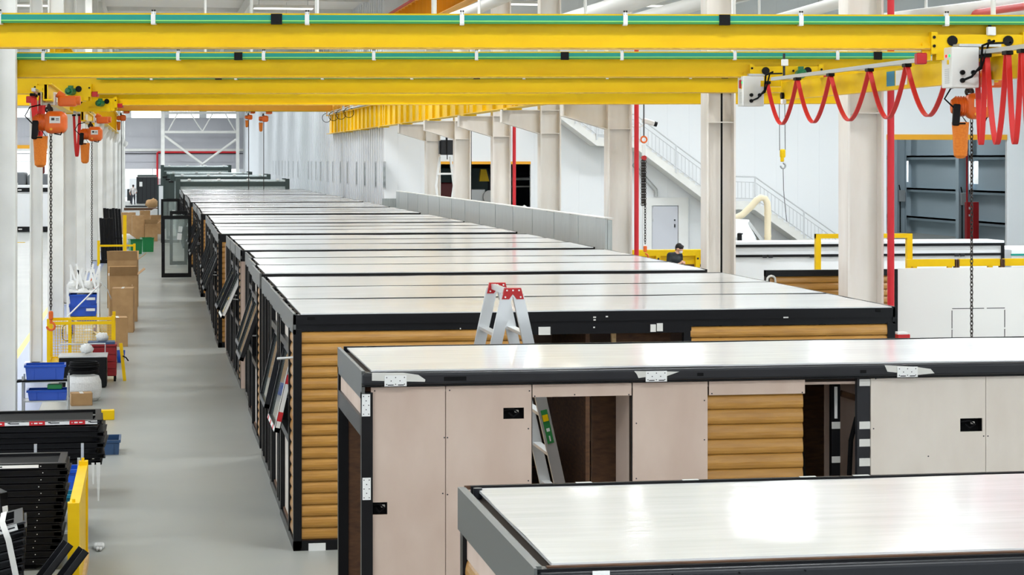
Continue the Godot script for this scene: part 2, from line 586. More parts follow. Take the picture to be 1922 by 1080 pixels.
	part(wf, "girt", B.new(wf.position).bb(Vector3(-23, 3.72, -D + 0.1), Vector3(9.9, 3.78, -D + 0.2)), M.corrugated_grey)
	var rp := B.new(Vector3(5, 4.7, -D + 0.36))
	rp.tube([Vector3(0.75, 0.0, -D + 0.36), Vector3(0.75, 4.65, -D + 0.36), Vector3(0.85, 4.75, -D + 0.36), Vector3(9.3, 4.75, -D + 0.36)], 0.11, 8)
	single("fire_pipe", "red fire pipe running across the far grey corrugated wall", "pipe", rp, M.red_paint)
	# bracing in front of the far wall
	var d2 := 229.0
	var tr := thing("wall_bracing", "white steel cross-bracing truss in front of the far grey wall", "truss", Vector3(xd(305, d2), 0, -d2))
	o = tr.position
	part(tr, "post", B.new(o).bb(Vector3(xd(302, d2), 0, -d2 - 0.15), Vector3(xd(309, d2), 10.75, -d2 + 0.15)), M.white_paint)
	part(tr, "post", B.new(o).bb(Vector3(xd(443, d2), 0, -d2 - 0.15), Vector3(xd(449, d2), 10.75, -d2 + 0.15)), M.white_paint)
	for q in [[309, 248, 447, 248, 0.16], [309, 212, 447, 212, 0.16], [309, 255, 380, 308, 0.15], [443, 262, 380, 308, 0.15], [380, 308, 358, 330, 0.09], [380, 308, 404, 330, 0.09], [315, 247, 334, 212, 0.08], [380, 247, 357, 212, 0.08], [380, 247, 400, 212, 0.08], [442, 247, 422, 212, 0.08]]:
		var a := Vector3(xd(q[0], d2), yd(q[1], xd(q[0], d2), d2), -d2)
		var c := Vector3(xd(q[2], d2), yd(q[3], xd(q[2], d2), d2), -d2)
		part(tr, "brace", B.new(o).cyl(a, c, q[4], -1, 6), M.white_paint)
	# partition wall between the hall and the offices, with small windows
	var pw := struct("wall_partition", B.new(Vector3(10.1, 0, -162)).bb(Vector3(10.0, 0, -92.2), Vector3(10.2, 11.5, -D)), M.wall_gloss)
	ribs = B.new(pw.position)
	for k in 139:
		ribs.bb(Vector3(9.96, 0, -92.8 - k), Vector3(10.0, 11.4, -92.75 - k))
	stuff(part(pw, "panel_joints", ribs, M.wall_gloss))
	var wins := [722, 705, 684.5, 670, 653, 640, 625.5, 615, 602, 593, 585, 579, 560, 551, 542, 536, 530, 524, 518, 513]
	for i in wins.size():
		var d := dx(wins[i], 10.0)
		var w := B.new(pw.position)
		for q in [[-0.5, -0.44, 2.7, 3.9], [0.44, 0.5, 2.7, 3.9], [-0.5, 0.5, 2.7, 2.76], [-0.5, 0.5, 3.84, 3.9], [-0.03, 0.03, 2.7, 3.9]]:
			w.bb(Vector3(9.985, q[2], -d + q[0]), Vector3(10.0, q[3], -d + q[1]))
		var f := part(pw, "window_frame", w, M.zinc)
		part(f, "pane", B.new(pw.position).bb(Vector3(9.99, 2.76, -d - 0.44), Vector3(9.997, 3.84, -d + 0.44)), M.pane_grey)

# ---------------------------------------------------------------- right side: office wall, openings, stairs
func right_side() -> void:
	var D := 92.0
	var x1 := xd(823, D)
	var x2 := xd(996, D)
	var x3 := xd(1664, D)
	var x4 := xd(1890, D)
	var wo := struct("wall_office", panel(B.new(Vector3(25, 0, -D)), 0, 10.0, 41.0, 0.0, 11.5, -D - 0.2, -D, [[x1, x2, 0.0, 3.87], [x3, x4, 0.0, 5.02]]), M.wall_white)
	var o := wo.position
	part(wo, "lintel", B.new(o).bb(Vector3(x1, 3.78, -D - 0.25), Vector3(x2, 3.9, -D + 0.03)), M.amber)
	part(wo, "lintel", B.new(o).bb(Vector3(x3, 4.88, -D - 0.25), Vector3(x4, 5.12, -D + 0.04)), M.amber)
	var joints := B.new(o)
	for k in 30:
		var x := 10.6 + 1.0 * k
		if x > x1 - 0.05 and x < x2 + 0.05 or x > x3 - 0.05 and x < x4 + 0.05: continue
		joints.bb(Vector3(x, 0, -D), Vector3(x + 0.02, 11.4, -D + 0.012))
	stuff(part(wo, "panel_joints", joints, M.wall_white))
	# back of the rooms behind
	struct("wall_room_back", B.new(Vector3(25, 0, -135)).bb(Vector3(10.2, 0, -135), Vector3(41, 11.5, -135.2)), M.room_blue)
	struct("wall_room_side", B.new(Vector3(17, 0, -108)).bb(Vector3(24.0, 0, -92.2), Vector3(24.2, 11.5, -135)), M.room_blue)
	# columns and equipment in the room behind the tall opening
	for i in 3:
		var px: float = [1690, 1806, 1925][i]
		var d := dx(px, 40.4)
		var c := thing("room_column", ["grey-blue column with switch box, left inside the tall doorway", "grey-blue column beside the red fire cabinet inside the tall doorway", "grey-blue column at the hidden end of the doorway room"][i], "column", Vector3(40.4, 0, -d))
		part(c, "shaft", B.new().box(Vector3(0, 5.7, 0), Vector3(0.5, 11.4, 0.08)).box(Vector3(-0.25, 5.7, 0), Vector3(0.04, 11.4, 0.42)).box(Vector3(0.25, 5.7, 0), Vector3(0.04, 11.4, 0.42)), M.room_blue)
		if i < 2:
			part(c, "switch_box", B.new().rbox(Vector3(-0.02, 2.0, 0.3), Vector3(0.34, 0.62, 0.2), 0.02, 1), M.zinc)
			part(c, "cable", B.new().cyl(Vector3(-0.1, 0, 0.24), Vector3(-0.1, 1.7, 0.24), 0.03, -1, 6).cyl(Vector3(-0.1, 2.3, 0.24), Vector3(-0.16, 2.6, 0.24), 0.03, -1, 6), M.rubber)
	var fp := wx(1824, 430, 104.5)
	var fc := thing("fire_cabinet", "red fire hose cabinet on the column in the tall doorway", "cabinet", Vector3(fp.x, 0.0, fp.z))
	part(fc, "body", B.new().rbox(Vector3(0, 0.95, 0), Vector3(0.62, 1.9, 0.3), 0.02, 1), M.red_plastic)
	part(fc, "notice", B.new().box(Vector3(-0.16, 1.6, 0.156), Vector3(0.12, 0.12, 0.01)).box(Vector3(-0.16, 1.25, 0.156), Vector3(0.12, 0.1, 0.01)), M.plate_white)
	single("standpipe", "thin red standpipe above the fire cabinet in the doorway room", "pipe", B.new(Vector3(fp.x - 0.25, 1.9, fp.z)).cyl(Vector3(fp.x - 0.25, 1.85, fp.z), Vector3(fp.x - 0.25, 8.0, fp.z), 0.05, -1, 8), M.red_paint)
	# machines in the wide doorway
	var mb := thing("press_machine", "tall green-grey machine with maroon panels inside the wide doorway", "machine", Vector3(xd(860, 97.5), 0, -97.5))
	o = mb.position
	part(mb, "cabinet", B.new(o).rbox(Vector3(xd(862, 97.8), 1.8, -98.2), Vector3(3.0, 3.6, 1.2), 0.06, 1), M.machine_teal)
	for k in 3:
		part(mb, "cabinet_door", B.new(o).rbox(Vector3(xd(862, 97.8) - 0.95 + 0.95 * k, 1.7, -97.58), Vector3(0.88, 3.0, 0.05), 0.015, 1), M.machine_teal)
	part(mb, "red_panel", B.new(o).rbox(Vector3(xd(836, 95), 2.6, -95), Vector3(0.7, 0.7, 0.4), 0.08, 1).rbox(Vector3(xd(836, 95), 1.2, -95), Vector3(0.5, 1.6, 0.4), 0.05, 1), M.maroon)
	var rb := thing("welding_robot", "navy machine with yellow hood inside the wide doorway", "machine", Vector3(xd(905, 95), 0, -95))
	part(rb, "base", B.new().rbox(Vector3(0, 0.8, 0), Vector3(1.1, 1.6, 0.8), 0.06, 1).rbox(Vector3(-0.5, 1.2, 0.2), Vector3(0.4, 0.9, 0.5), 0.05, 1), M.navy_steel)
	part(rb, "arm", B.new().tube([Vector3(0.1, 1.5, 0), Vector3(0.35, 2.2, 0), Vector3(0.4, 2.9, 0), Vector3(0.2, 3.5, 0)], 0.13, 10), M.dark_machine)
	part(rb, "hood", B.new().prism(PackedVector2Array([Vector2(-0.08, 3.55), Vector2(0.16, 3.55), Vector2(0.3, 3.0), Vector2(-0.14, 3.0)]), Transform3D(), 0.3), M.yellow)
	part(rb, "cabinet", B.new().rbox(Vector3(-0.25, 2.3, -0.1), Vector3(0.75, 0.7, 0.5), 0.04, 1), M.zinc)
	part(rb, "drum", B.new().cyl(Vector3(0.3, 2.3, 0.15), Vector3(0.3, 2.3, 0.35), 0.3, -1, 16), M.plate_white)
	var rk := thing("blue_rack", "rack with navy beam behind the white sacks in the doorway", "rack", Vector3(xd(978, 96), 0, -96))
	part(rk, "beam", B.new().box(Vector3(0, 1.75, 0), Vector3(1.6, 0.2, 0.1)), M.navy_steel)
	for s in [-0.75, 0.75]:
		part(rk, "upright", B.new().box(Vector3(s, 1.6, 0), Vector3(0.09, 3.2, 0.09)), M.room_blue_dark)
	part(rk, "shelf", B.new().box(Vector3(0, 3.1, 0), Vector3(1.6, 0.1, 0.5)).box(Vector3(0, 2.75, 0), Vector3(1.6, 0.06, 0.5)), M.zinc)
	for i in 4:
		var s := B.new(Vector3(xd([922, 953, 968, 984][i], 91.0), 0, -91.0))
		s.lathe(s.o, [[0.0, 0.0], [0.155, 0.0], [0.165, 0.3], [0.16, 1.0], [0.155, 1.75], [0.1, 1.95], [0.0, 2.02]], 12)
		single("tall_sack", "tall white wrapped roll standing at the wide doorway", "roll", s, M.sack, "white rolls at the wide doorway")
	# door with white surround
	var dp := xd(1248, D)
	var dr := struct("door_1", B.new(Vector3(dp, 0, -D)).bb(Vector3(xd(1223, D), 0, -D + 0.05), Vector3(xd(1271, D), yd(387, dp, D), -D + 0.12)), M.door_grey)
	part(dr, "surround", panel(B.new(dr.position), 0, xd(1206, D), xd(1290, D), 0, yd(371, dp, D), -D + 0.012, -D + 0.16, [[xd(1222, D), xd(1272, D), -1.0, yd(386, dp, D)]]), M.plate_white)
	part(dr, "handle", B.new(dr.position).box(Vector3(xd(1265, D), 1.05, -D + 0.15), Vector3(0.05, 0.14, 0.05)).box(Vector3(xd(1265, D), 1.3, -D + 0.14), Vector3(0.06, 0.06, 0.03)), M.slate_steel)
	part(dr, "hinge", B.new(dr.position).box(Vector3(xd(1224.5, D), 1.9, -D + 0.13), Vector3(0.03, 0.12, 0.03)).box(Vector3(xd(1224.5, D), 1.3, -D + 0.13), Vector3(0.03, 0.12, 0.03)), M.zinc)
	# staircase against that wall
	var d0 := D - 1.5
	var path := [[1040, 198], [1120, 258], [1192, 262], [1345, 377], [1417, 379], [1600, 508]]
	var sp := []
	for q in path:
		sp.append(Vector2(xd(q[0], d0), yd(q[1], xd(q[0], d0), d0)))
	var st := thing("staircase", "white staircase with grey railings descending along the office wall", "stairs", Vector3(sp[5].x, 0, -d0))
	o = st.position
	for i in 5:
		var a: Vector2 = sp[i]
		var c: Vector2 = sp[i + 1]
		var poly := PackedVector2Array([a, c, c - Vector2(0, 0.36), a - Vector2(0, 0.36)])
		part(st, "landing" if i % 2 else "flight_slab", B.new(o).prism(poly, Transform3D(Basis(), Vector3(0, 0, -d0 - 0.7)), 1.4), M.white_paint)
		if i % 2 == 0:
			var n := int(absf(c.y - a.y) / 0.17)
			for k in n:
				var f := (k + 0.5) / n
				part(st, "step", B.new(o).box(Vector3(lerpf(a.x, c.x, f), lerpf(a.y, c.y, f) - 0.02, -d0 - 0.7), Vector3(0.27, 0.16, 1.3)), M.white_paint)
		var rail := B.new(o)
		rail.tube([Vector3(a.x, a.y + 1.1, -d0 + 0.02), Vector3(c.x, c.y + 1.1, -d0 + 0.02)], 0.035, 8)
		rail.tube([Vector3(a.x, a.y + 0.86, -d0 + 0.02), Vector3(c.x, c.y + 0.86, -d0 + 0.02)], 0.022, 6)
		rail.tube([Vector3(a.x, a.y + 0.14, -d0 + 0.02), Vector3(c.x, c.y + 0.14, -d0 + 0.02)], 0.022, 6)
		part(st, "handrail", rail, M.rail_grey)
		var bars := B.new(o)
		var nb := int((c.x - a.x) / 0.16)
		for k in nb:
			var f := (k + 0.5) / nb
			var p := Vector3(lerpf(a.x, c.x, f), lerpf(a.y, c.y, f), -d0 + 0.02)
			bars.box(p + Vector3(0, 0.5, 0), Vector3(0.022, 0.74, 0.022))
		stuff(part(st, "balusters", bars, M.rail_grey))
		for p in ([a, c] if i == 4 else [a]) + ([a.lerp(c, 0.5)] if i % 2 == 0 else []):
			part(st, "newel_post", B.new(o).box(Vector3(p.x, p.y + 0.5, -d0 + 0.02), Vector3(0.06, 1.2, 0.06)), M.rail_grey)
	# duct brace on the wall, security camera
	var br := B.new(Vector3(xd(1235, 91.8), 0, -91.8))
	br.tube([Vector3(xd(1188, 91.8), yd(308, xd(1188, 91.8), 91.8), -91.8), Vector3(xd(1231, 91.8), yd(357, xd(1231, 91.8), 91.8), -91.8), Vector3(xd(1231, 91.8), yd(369, xd(1231, 91.8), 91.8), -91.8)], 0.09, 4)
	single("wall_bracket", "grey steel diagonal bracket on the wall above the white door", "bracket", br, M.zinc)
	var cp := Vector3(xd(1213, 49.5), yd(229, 11.7, 49.5), -49.5)
	var cv := thing("security_camera", "white security camera on a bracket beside the red-piped column", "camera", cp)
	part(cv, "body", B.new().rbox(Vector3(0.05, 0, 0), Vector3(0.3, 0.12, 0.13), 0.03, 1, Basis(Vector3(0, 0, 1), -0.3)), M.plate_white)
	part(cv, "lens", B.new().cyl(Vector3(0.19, -0.04, 0), Vector3(0.26, -0.06, 0), 0.06, -1, 10), M.black_plastic)
	part(cv, "arm", B.new().tube([Vector3(-0.02, -0.03, 0), Vector3(-0.14, -0.12, 0), Vector3(-0.53, -0.1, 0)], 0.018, 6), M.plate_white)
	# low galvanised wall along the row
	var xw := 9.9
	var da := dx(1139, xw)
	var db := dx(745, xw)
	var lw := struct("wall_low", B.new(Vector3(xw, 0, -da)).bb(Vector3(xw + 0.02, 0, -da), Vector3(xw + 0.12, 2.66, -db)), M.galvanised)
	var n := int(db - da)
	var pm := B.new().box(Vector3(0, 1.34, 0), Vector3(0.05, 2.68, 0.985)).mesh()
	for k in n:
		part(lw, "panel", pm, M.galvanised, Vector3(-0.01 + 0.004 * (k % 3), 0.01 * ((k * 7) % 3), -(k + 0.5) * (db - da) / n))
	part(lw, "end_panel", B.new(lw.position).bb(Vector3(xw - 0.6, 0, -db - 0.1), Vector3(xw + 0.1, 2.4, -db)), M.galvanised)
	part(lw, "cap_board", B.new(lw.position).bb(Vector3(xw - 0.03, 2.69, -da), Vector3(xw + 0.16, 2.71, -db)), M.white_paint)

# ---------------------------------------------------------------- columns
func h_shaft(wide: float, deep: float, tf: float, top: float) -> B:
	var b := B.new()
	b.box(Vector3(-wide / 2 + tf / 2, top / 2, 0), Vector3(tf, top, deep))
	b.box(Vector3(wide / 2 - tf / 2, top / 2, 0), Vector3(tf, top, deep))
	b.box(Vector3(0, top / 2, 0), Vector3(wide - tf * 2, top, 0.03))
	return b

func colonnades() -> void:
	var shaft := h_shaft(0.58, 0.46, 0.035, 10.75).mesh()
	var corbel := B.new().prism(PackedVector2Array([Vector2(-0.29, 4.72), Vector2(-0.29, 5.37), Vector2(-1.36, 5.37), Vector2(-1.36, 5.04)]), Transform3D(), 0.03)
	corbel.box(Vector3(-0.82, 5.36, 0), Vector3(1.08, 0.025, 0.34)).box(Vector3(-1.35, 5.2, 0), Vector3(0.025, 0.34, 0.34))
	corbel.prism(PackedVector2Array([Vector2(-0.29, 4.72), Vector2(-1.36, 5.04), Vector2(-1.36, 5.02), Vector2(-0.29, 4.7)]), Transform3D(), 0.34)
	var corbel_mesh := corbel.mesh()
	var cols := [1616, 1348, 1160, 1031, 940, 867, 812]
	var says := ["white steel column with red pipe in front of the tan-clad module", "white steel column with a dark cable, beside the worker in black", "white steel column with red pipe beside the lever chain hoist", "plain white steel column behind the low galvanised wall, next to the staircase foot", "white steel column with thin red pipe at the wide doorway", "white steel column with black cable at the wide doorway", "white steel column carrying the black cabinet at the wide doorway"]
	for i in cols.size():
		var d := dx(cols[i], 10.95)
		var t := thing("steel_column", says[i], "column", Vector3(10.95, 0, -d), "right colonnade")
		part(t, "shaft", shaft, M.column_paint)
		part(t, "base_plate", B.new().box(Vector3(0, 0.015, 0), Vector3(0.6, 0.03, 0.5)), M.column_paint)
		if i >= 2:
			part(t, "corbel", corbel_mesh, M.column_paint)
		part(t, "stiffener", B.new().box(Vector3(0, 4.72, 0), Vector3(0.5, 0.02, 0.42)).box(Vector3(0, 5.36, 0), Vector3(0.5, 0.02, 0.42)), M.column_paint)
		if i == 1 or i == 5:
			part(t, "cable", B.new().cyl(Vector3(0.01 if i == 1 else 0.3, 0, 0.19), Vector3(0.02 if i == 1 else 0.3, 6, 0.19), 0.02, -1, 8), M.rubber)
		if i == 0 or i == 2 or i == 4:
			var pp := B.new(Vector3(10.95 + 0.38, 0, -d + 0.3))
			pp.cyl(pp.o, pp.o + Vector3(0, 6.6 if i else 10.6, 0), 0.055, -1, 14)
			single("red_riser", ["bright red riser pipe on the column before the tan-clad module", "", "red riser pipe on the column beside the lever chain hoist", "", "thin red riser pipe on the column at the wide doorway"][i], "pipe", pp, M.red_paint)
	# black cabinet and white step ladder between the far columns
	var d := dx(838, 10.95)
	var kb := thing("wall_cabinet", "black square cabinet hung between the columns above the wide doorway", "cabinet", wx(838, 292, wd(10.9, d)))
	part(kb, "body", B.new().rbox(Vector3(0.03, 0.3, 0), Vector3(0.52, 0.56, 0.3), 0.02, 1), M.slate_steel)
	part(kb, "side_panel", B.new().box(Vector3(-0.26, 0.3, 0), Vector3(0.05, 0.5, 0.28)), M.black_steel)
	part(kb, "bracket", B.new().box(Vector3(0, 0.62, 0), Vector3(0.06, 0.14, 0.06)).box(Vector3(0, 0.3, 0.2), Vector3(0.03, 0.9, 0.03)), M.black_steel)
	var lt := thing("platform_ladder", "white tapered platform ladder between columns at the wide doorway", "ladder", Vector3(wx(838, 390, wd(10.9, d)).x, 0, -d - 0.4))
	for s in [-1, 1]:
		part(lt, "stile", B.new().tube([Vector3(0.22 * s, 0, 0), Vector3(0.2 * s, 2.0, 0), Vector3(0.34 * s, 3.0, 0), Vector3(0.2 * s, 4.1, 0)], 0.05, 6), M.plate_white)
	for y in [2.35, 3.45]:
		part(lt, "tread", B.new().box(Vector3(0, y, 0), Vector3(0.6, 0.07, 0.2)), M.plate_white)
	# left colonnade
	var pxs := [8, 68, 105]
	for k in 15:
		pxs.append(282.0 - 8925.0 / (58.8 + 8.2 * k))
	var ls := h_shaft(0.23, 0.42, 0.03, 10.75)
	ls.box(Vector3(0, 5.4, 0.15), Vector3(0.2, 10.7, 0.012))
	var slim := ls.mesh()
	ls = h_shaft(0.36, 0.5, 0.04, 10.75)
	ls.box(Vector3(0, 5.4, 0.15), Vector3(0.3, 10.7, 0.012))
	var lmesh := ls.mesh()
	for i in pxs.size():
		var dd := dx(pxs[i], -2.2)
		var t := thing("slim_column", "slim white steel column, number %s in the left row from the window-frame stacks" % ["one", "two", "three", "four", "five", "six", "seven", "eight", "nine", "ten", "eleven", "twelve", "thirteen", "fourteen", "fifteen", "sixteen", "seventeen", "eighteen"][i], "column", Vector3(-2.2, 0, -dd), "left colonnade")
		part(t, "shaft", slim if i == 1 else lmesh, M.white_paint)
		part(t, "base_plate", B.new().box(Vector3(0, 0.012, 0), Vector3(0.44, 0.024, 0.54)), M.white_paint)
		if i > 2: part(t, "bracket", B.new().prism(PackedVector2Array([Vector2(0.15, 4.9), Vector2(0.15, 5.4), Vector2(0.42, 5.4), Vector2(0.42, 5.2)]), Transform3D(), 0.16), M.white_paint)

# ---------------------------------------------------------------- crane runways along the hall
func runways() -> void:
	for s in [[9.8, 5.39, 49.5, 118.0, "deep yellow ribbed crane runway girder on the right column corbels"], [-1.9, 5.42, 42.5, 118.0, "deep yellow crane runway girder above the left slim columns"]]:
		var x: float = s[0]
		var y0: float = s[1]
		var a: float = (s[2] - x * sn) / cs
		var b: float = (s[3] - x * sn) / cs
		var t := thing("runway_girder", s[4], "girder", Vector3(x, y0, -a))
		var L := b - a
		var hgt := 1.02
		part(t, "bottom_flange", B.new().bb(Vector3(-0.19, 0, 0), Vector3(0.19, 0.025, -L)), M.yellow)
		part(t, "web", B.new().bb(Vector3(-0.012, 0.025, 0), Vector3(0.012, hgt - 0.025, -L)), M.yellow)
		part(t, "top_flange", B.new().bb(Vector3(-0.19, hgt - 0.025, 0), Vector3(0.19, hgt, -L)), M.yellow)
		part(t, "crane_rail", B.new().bb(Vector3(-0.035, hgt, 0), Vector3(0.035, hgt + 0.08, -L)), M.slate_steel)
		var rib := B.new().box(Vector3(0, hgt / 2, 0), Vector3(0.2, hgt - 0.05, 0.05)).mesh()
		for k in int(L / 1.9):
			part(t, "stiffener", rib, M.yellow, Vector3(0, 0, -0.6 - 1.9 * k))
		if x > 0.0:
			for k in 8:
				part(t, "splice_plate", B.new().box(Vector3(-0.02, hgt / 2, 0), Vector3(0.05, hgt - 0.15, 0.34)).box(Vector3(0, -0.02, 0), Vector3(0.42, 0.04, 0.6)), M.yellow, Vector3(0, 0, -0.9 - 8.2 * k))
			var tr := B.new()
			tr.tube([Vector3(-0.32, hgt + 0.05, -30), Vector3(-0.32, hgt + 0.05, -L - 1.0)], 0.03, 6)
			tr.tube([Vector3(-0.3, hgt + 0.14, -30), Vector3(-0.3, hgt + 0.14, -L)], 0.02, 6)
			part(t, "conductor_tube", tr, M.film_wrap)
			for k in 4:
				var z := -L + 2.0 + 4.4 * k
				part(t, "conductor_loop", B.new().torus(Vector3(-0.34, 0.86, z), 0.24, 0.016, Basis(), 14, 5), M.rubber)
				part(t, "collector", B.new().box(Vector3(-0.18, hgt + 0.32, z), Vector3(0.3, 0.07, 0.07)).box(Vector3(-0.32, hgt + 0.15, z), Vector3(0.06, 0.4, 0.06)).box(Vector3(-0.02, hgt + 0.28, z - 0.2), Vector3(0.22, 0.26, 0.3)), M.amber)
	# overhead travelling crane bridge across the hall, far down
	var w := 113.0
	var d := (w - 4 * sn) / cs
	var t := thing("crane_bridge", "orange-yellow box girder of the overhead crane spanning the hall far down", "crane", Vector3(3.95, 6.54, -d))
	part(t, "girder", B.new().bb(Vector3(-5.75, 0, -0.25), Vector3(5.75, 0.42, 0.25)), M.amber)
	part(t, "flange", B.new().bb(Vector3(-5.75, 0, -0.32), Vector3(5.75, 0.03, 0.32)), M.yellow)
	var rb := B.new().box(Vector3(0, 0.22, 0.255), Vector3(0.02, 0.36, 0.01)).mesh()
	for k in 20:
		part(t, "stiffener", rb, M.amber, Vector3(-5.6 + 0.59 * k, 0, 0))
	for x in [-5.8, 5.8]:
		part(t, "end_truck", B.new().rbox(Vector3(x, 0.24, 0), Vector3(0.34, 0.36, 2.6), 0.03, 1), M.amber)
	part(t, "name_board", B.new().box(Vector3(-2.2, 0.5, 0.3), Vector3(0.9, 0.16, 0.02)), M.plate_white)
	# upper orange girder with red rail, high on the right
	var ug := thing("upper_girder", "orange ribbed runway girder with a red rail under the roof", "girder", Vector3(10.2, 9.1, -62))
	part(ug, "web", B.new().bb(Vector3(-0.02, 0, 0), Vector3(0.02, 1.0, -40)), M.amber)
	part(ug, "flange", B.new().bb(Vector3(-0.2, 0, 0), Vector3(0.2, 0.03, -40)).bb(Vector3(-0.2, 0.97, 0), Vector3(0.2, 1.0, -40)), M.amber)
	part(ug, "rail", B.new().bb(Vector3(-0.24, 1.0, 0), Vector3(-0.12, 1.1, -40)), M.red_paint)
	var ur := B.new().box(Vector3(0, 0.5, 0), Vector3(0.36, 0.94, 0.014)).mesh()
	for k in 36:
		part(ug, "stiffener", ur, M.amber, Vector3(0, 0, -0.5 - 1.1 * k))
	# raking roof struts and a red sprinkler main, high on the right
	for i in 5:
		var q: Array = [[1100, 30, 1290, -30, 46.0, 0.2], [1740, 26, 1900, 6, 33.5, 0.1], [1500, 26, 1660, -20, 42.0, 0.12], [870, 26, 985, -20, 60.0, 0.16], [1230, 28, 1420, -24, 48.0, 0.16]][i]
		var a := wx(q[0], q[1], q[4])
		var c := wx(q[2], q[3], q[4] - 1.5)
		var dir := (c - a).normalized()
		var sb := B.new(a)
		sb.cyl(a - dir * 2.0, c + dir * 2.5, q[5], -1, 10)
		single("roof_strut", "white tubular roof strut, number %s along the right side under the roof" % ["two", "five", "four", "one", "three"][i], "strut", sb, M.white_paint, "roof struts")
	var a := wx(1800, 30, 34.0)
	var c := wx(1990, 2, 27.0)
	single("sprinkler_main", "red sprinkler main running under the roof above the control box", "pipe", B.new(a).cyl(a, c, 0.06, -1, 12), M.red_paint)
	var ah := wx(1810, 34, 33.6)
	single("roof_tie", "white horizontal roof tie beam beside the red sprinkler main", "beam", B.new(ah).cyl(ah, wx(1990, 12, 27.2), 0.05, -1, 10), M.white_paint)

# ---------------------------------------------------------------- lateral runway beams, suspended cranes, hoists
var beam_x := []       # local frames of the beams

func beam(i: int, label: String, yl: float, yr: float, pr: float, cl: Array, jn: Array, ext: float) -> void:
	var Y := 5.25
	var a := wx(0, yl, (Y - EYE) * F / (HZ - yl))
	var b := wx(1440, yr, (Y - EYE) * F / (HZ - yr))
	a.y = Y
	b.y = Y
	var dir := (b - a).normalized()
	var turn := -atan2(dir.z, dir.x)
	var t := thing("runway_beam", label, "beam", a, "lateral runway beams", turn)
	var L := (b - a).length() * pr / 1440.0 + 0.5
	var x0 := -ext
	# local: x along the beam, +z towards the camera side
	part(t, "web", B.new().bb(Vector3(x0, 0.04, -0.006), Vector3(L, 0.38, 0.006)), M.yellow)
	part(t, "bottom_flange", B.new().bb(Vector3(x0, 0, -0.075), Vector3(L, 0.042, 0.075)), M.yellow)
	part(t, "flange_edge", B.new().bb(Vector3(x0, 0.003, 0.075), Vector3(L, 0.016, 0.0775)), M.rust_edge)
	part(t, "top_flange", B.new().bb(Vector3(x0, 0.375, -0.075), Vector3(L, 0.4, 0.075)), M.yellow)
	var inv := t.transform.affine_inverse()
	var at := func(px: float) -> float:
		# local x of the place on the beam that shows at a column
		var r0 := wx(px, 100, 1.0) - Vector3(0, EYE, 0)
		r0.y = 0
		var o := inv * Vector3(0, Y, 0)
		var d: Vector3 = inv.basis * r0
		return o.x - d.x * o.z / d.z
	var rail0: float = x0 if i < 2 else at.call(185.0)
	if i == 1: rail0 = at.call(16.0)
	if i < 4:
		var rl := part(t, "conductor_rail", B.new().bb(Vector3(rail0, 0.317, 0.1), Vector3(L, 0.377, 0.15)), M.teal)
		part(rl, "green_stripe", B.new().bb(Vector3(rail0, 0.282, 0.1), Vector3(L, 0.305, 0.149)), M.rail_green)
		part(rl, "light_stripe", B.new().bb(Vector3(rail0, 0.305, 0.1), Vector3(L, 0.317, 0.152)), M.rail_line)
	var clip := B.new().box(Vector3(0, 0.33, 0.145), Vector3(0.05, 0.1, 0.03)).box(Vector3(0, 0.39, 0.1), Vector3(0.045, 0.05, 0.08)).box(Vector3(0, 0.275, 0.08), Vector3(0.05, 0.014, 0.14)).mesh()
	var nut := B.new().cyl(Vector3(-0.012, 0.385, 0.13), Vector3(-0.012, 0.435, 0.13), 0.011, -1, 6).cyl(Vector3(0.014, 0.385, 0.13), Vector3(0.014, 0.435, 0.13), 0.011, -1, 6).mesh()
	var arm := B.new().bb(Vector3(-0.025, 0.335, 0.0), Vector3(0.025, 0.385, 0.13)).mesh()
	for px in cl:
		var c := part(t, "rail_clamp", clip, M.plate_white, Vector3(at.call(px), 0, 0))
		part(c, "clamp_bolts", nut, M.chain_steel)
		part(t, "clamp_arm", arm, M.zinc, Vector3(at.call(px), 0, 0))
	var jb := B.new().box(Vector3(0, 0.33, 0.14), Vector3(0.125, 0.12, 0.05)).box(Vector3(0, 0.33, 0.168), Vector3(0.06, 0.06, 0.008)).mesh()
	for px in jn:
		part(t, "joint_box", jb, M.black_plastic, Vector3(at.call(px), 0, 0))
	# hangers up to the roof
	var hg := B.new().cyl(Vector3(0, 0.4, 0), Vector3(0, 5.7, 0), 0.03, -1, 8).mesh()
	for k in 4:
		part(t, "roof_hanger", hg, M.white_paint, Vector3(-1.5 + 6.4 * k, 0, 0))
	beam_x.append([t, at])

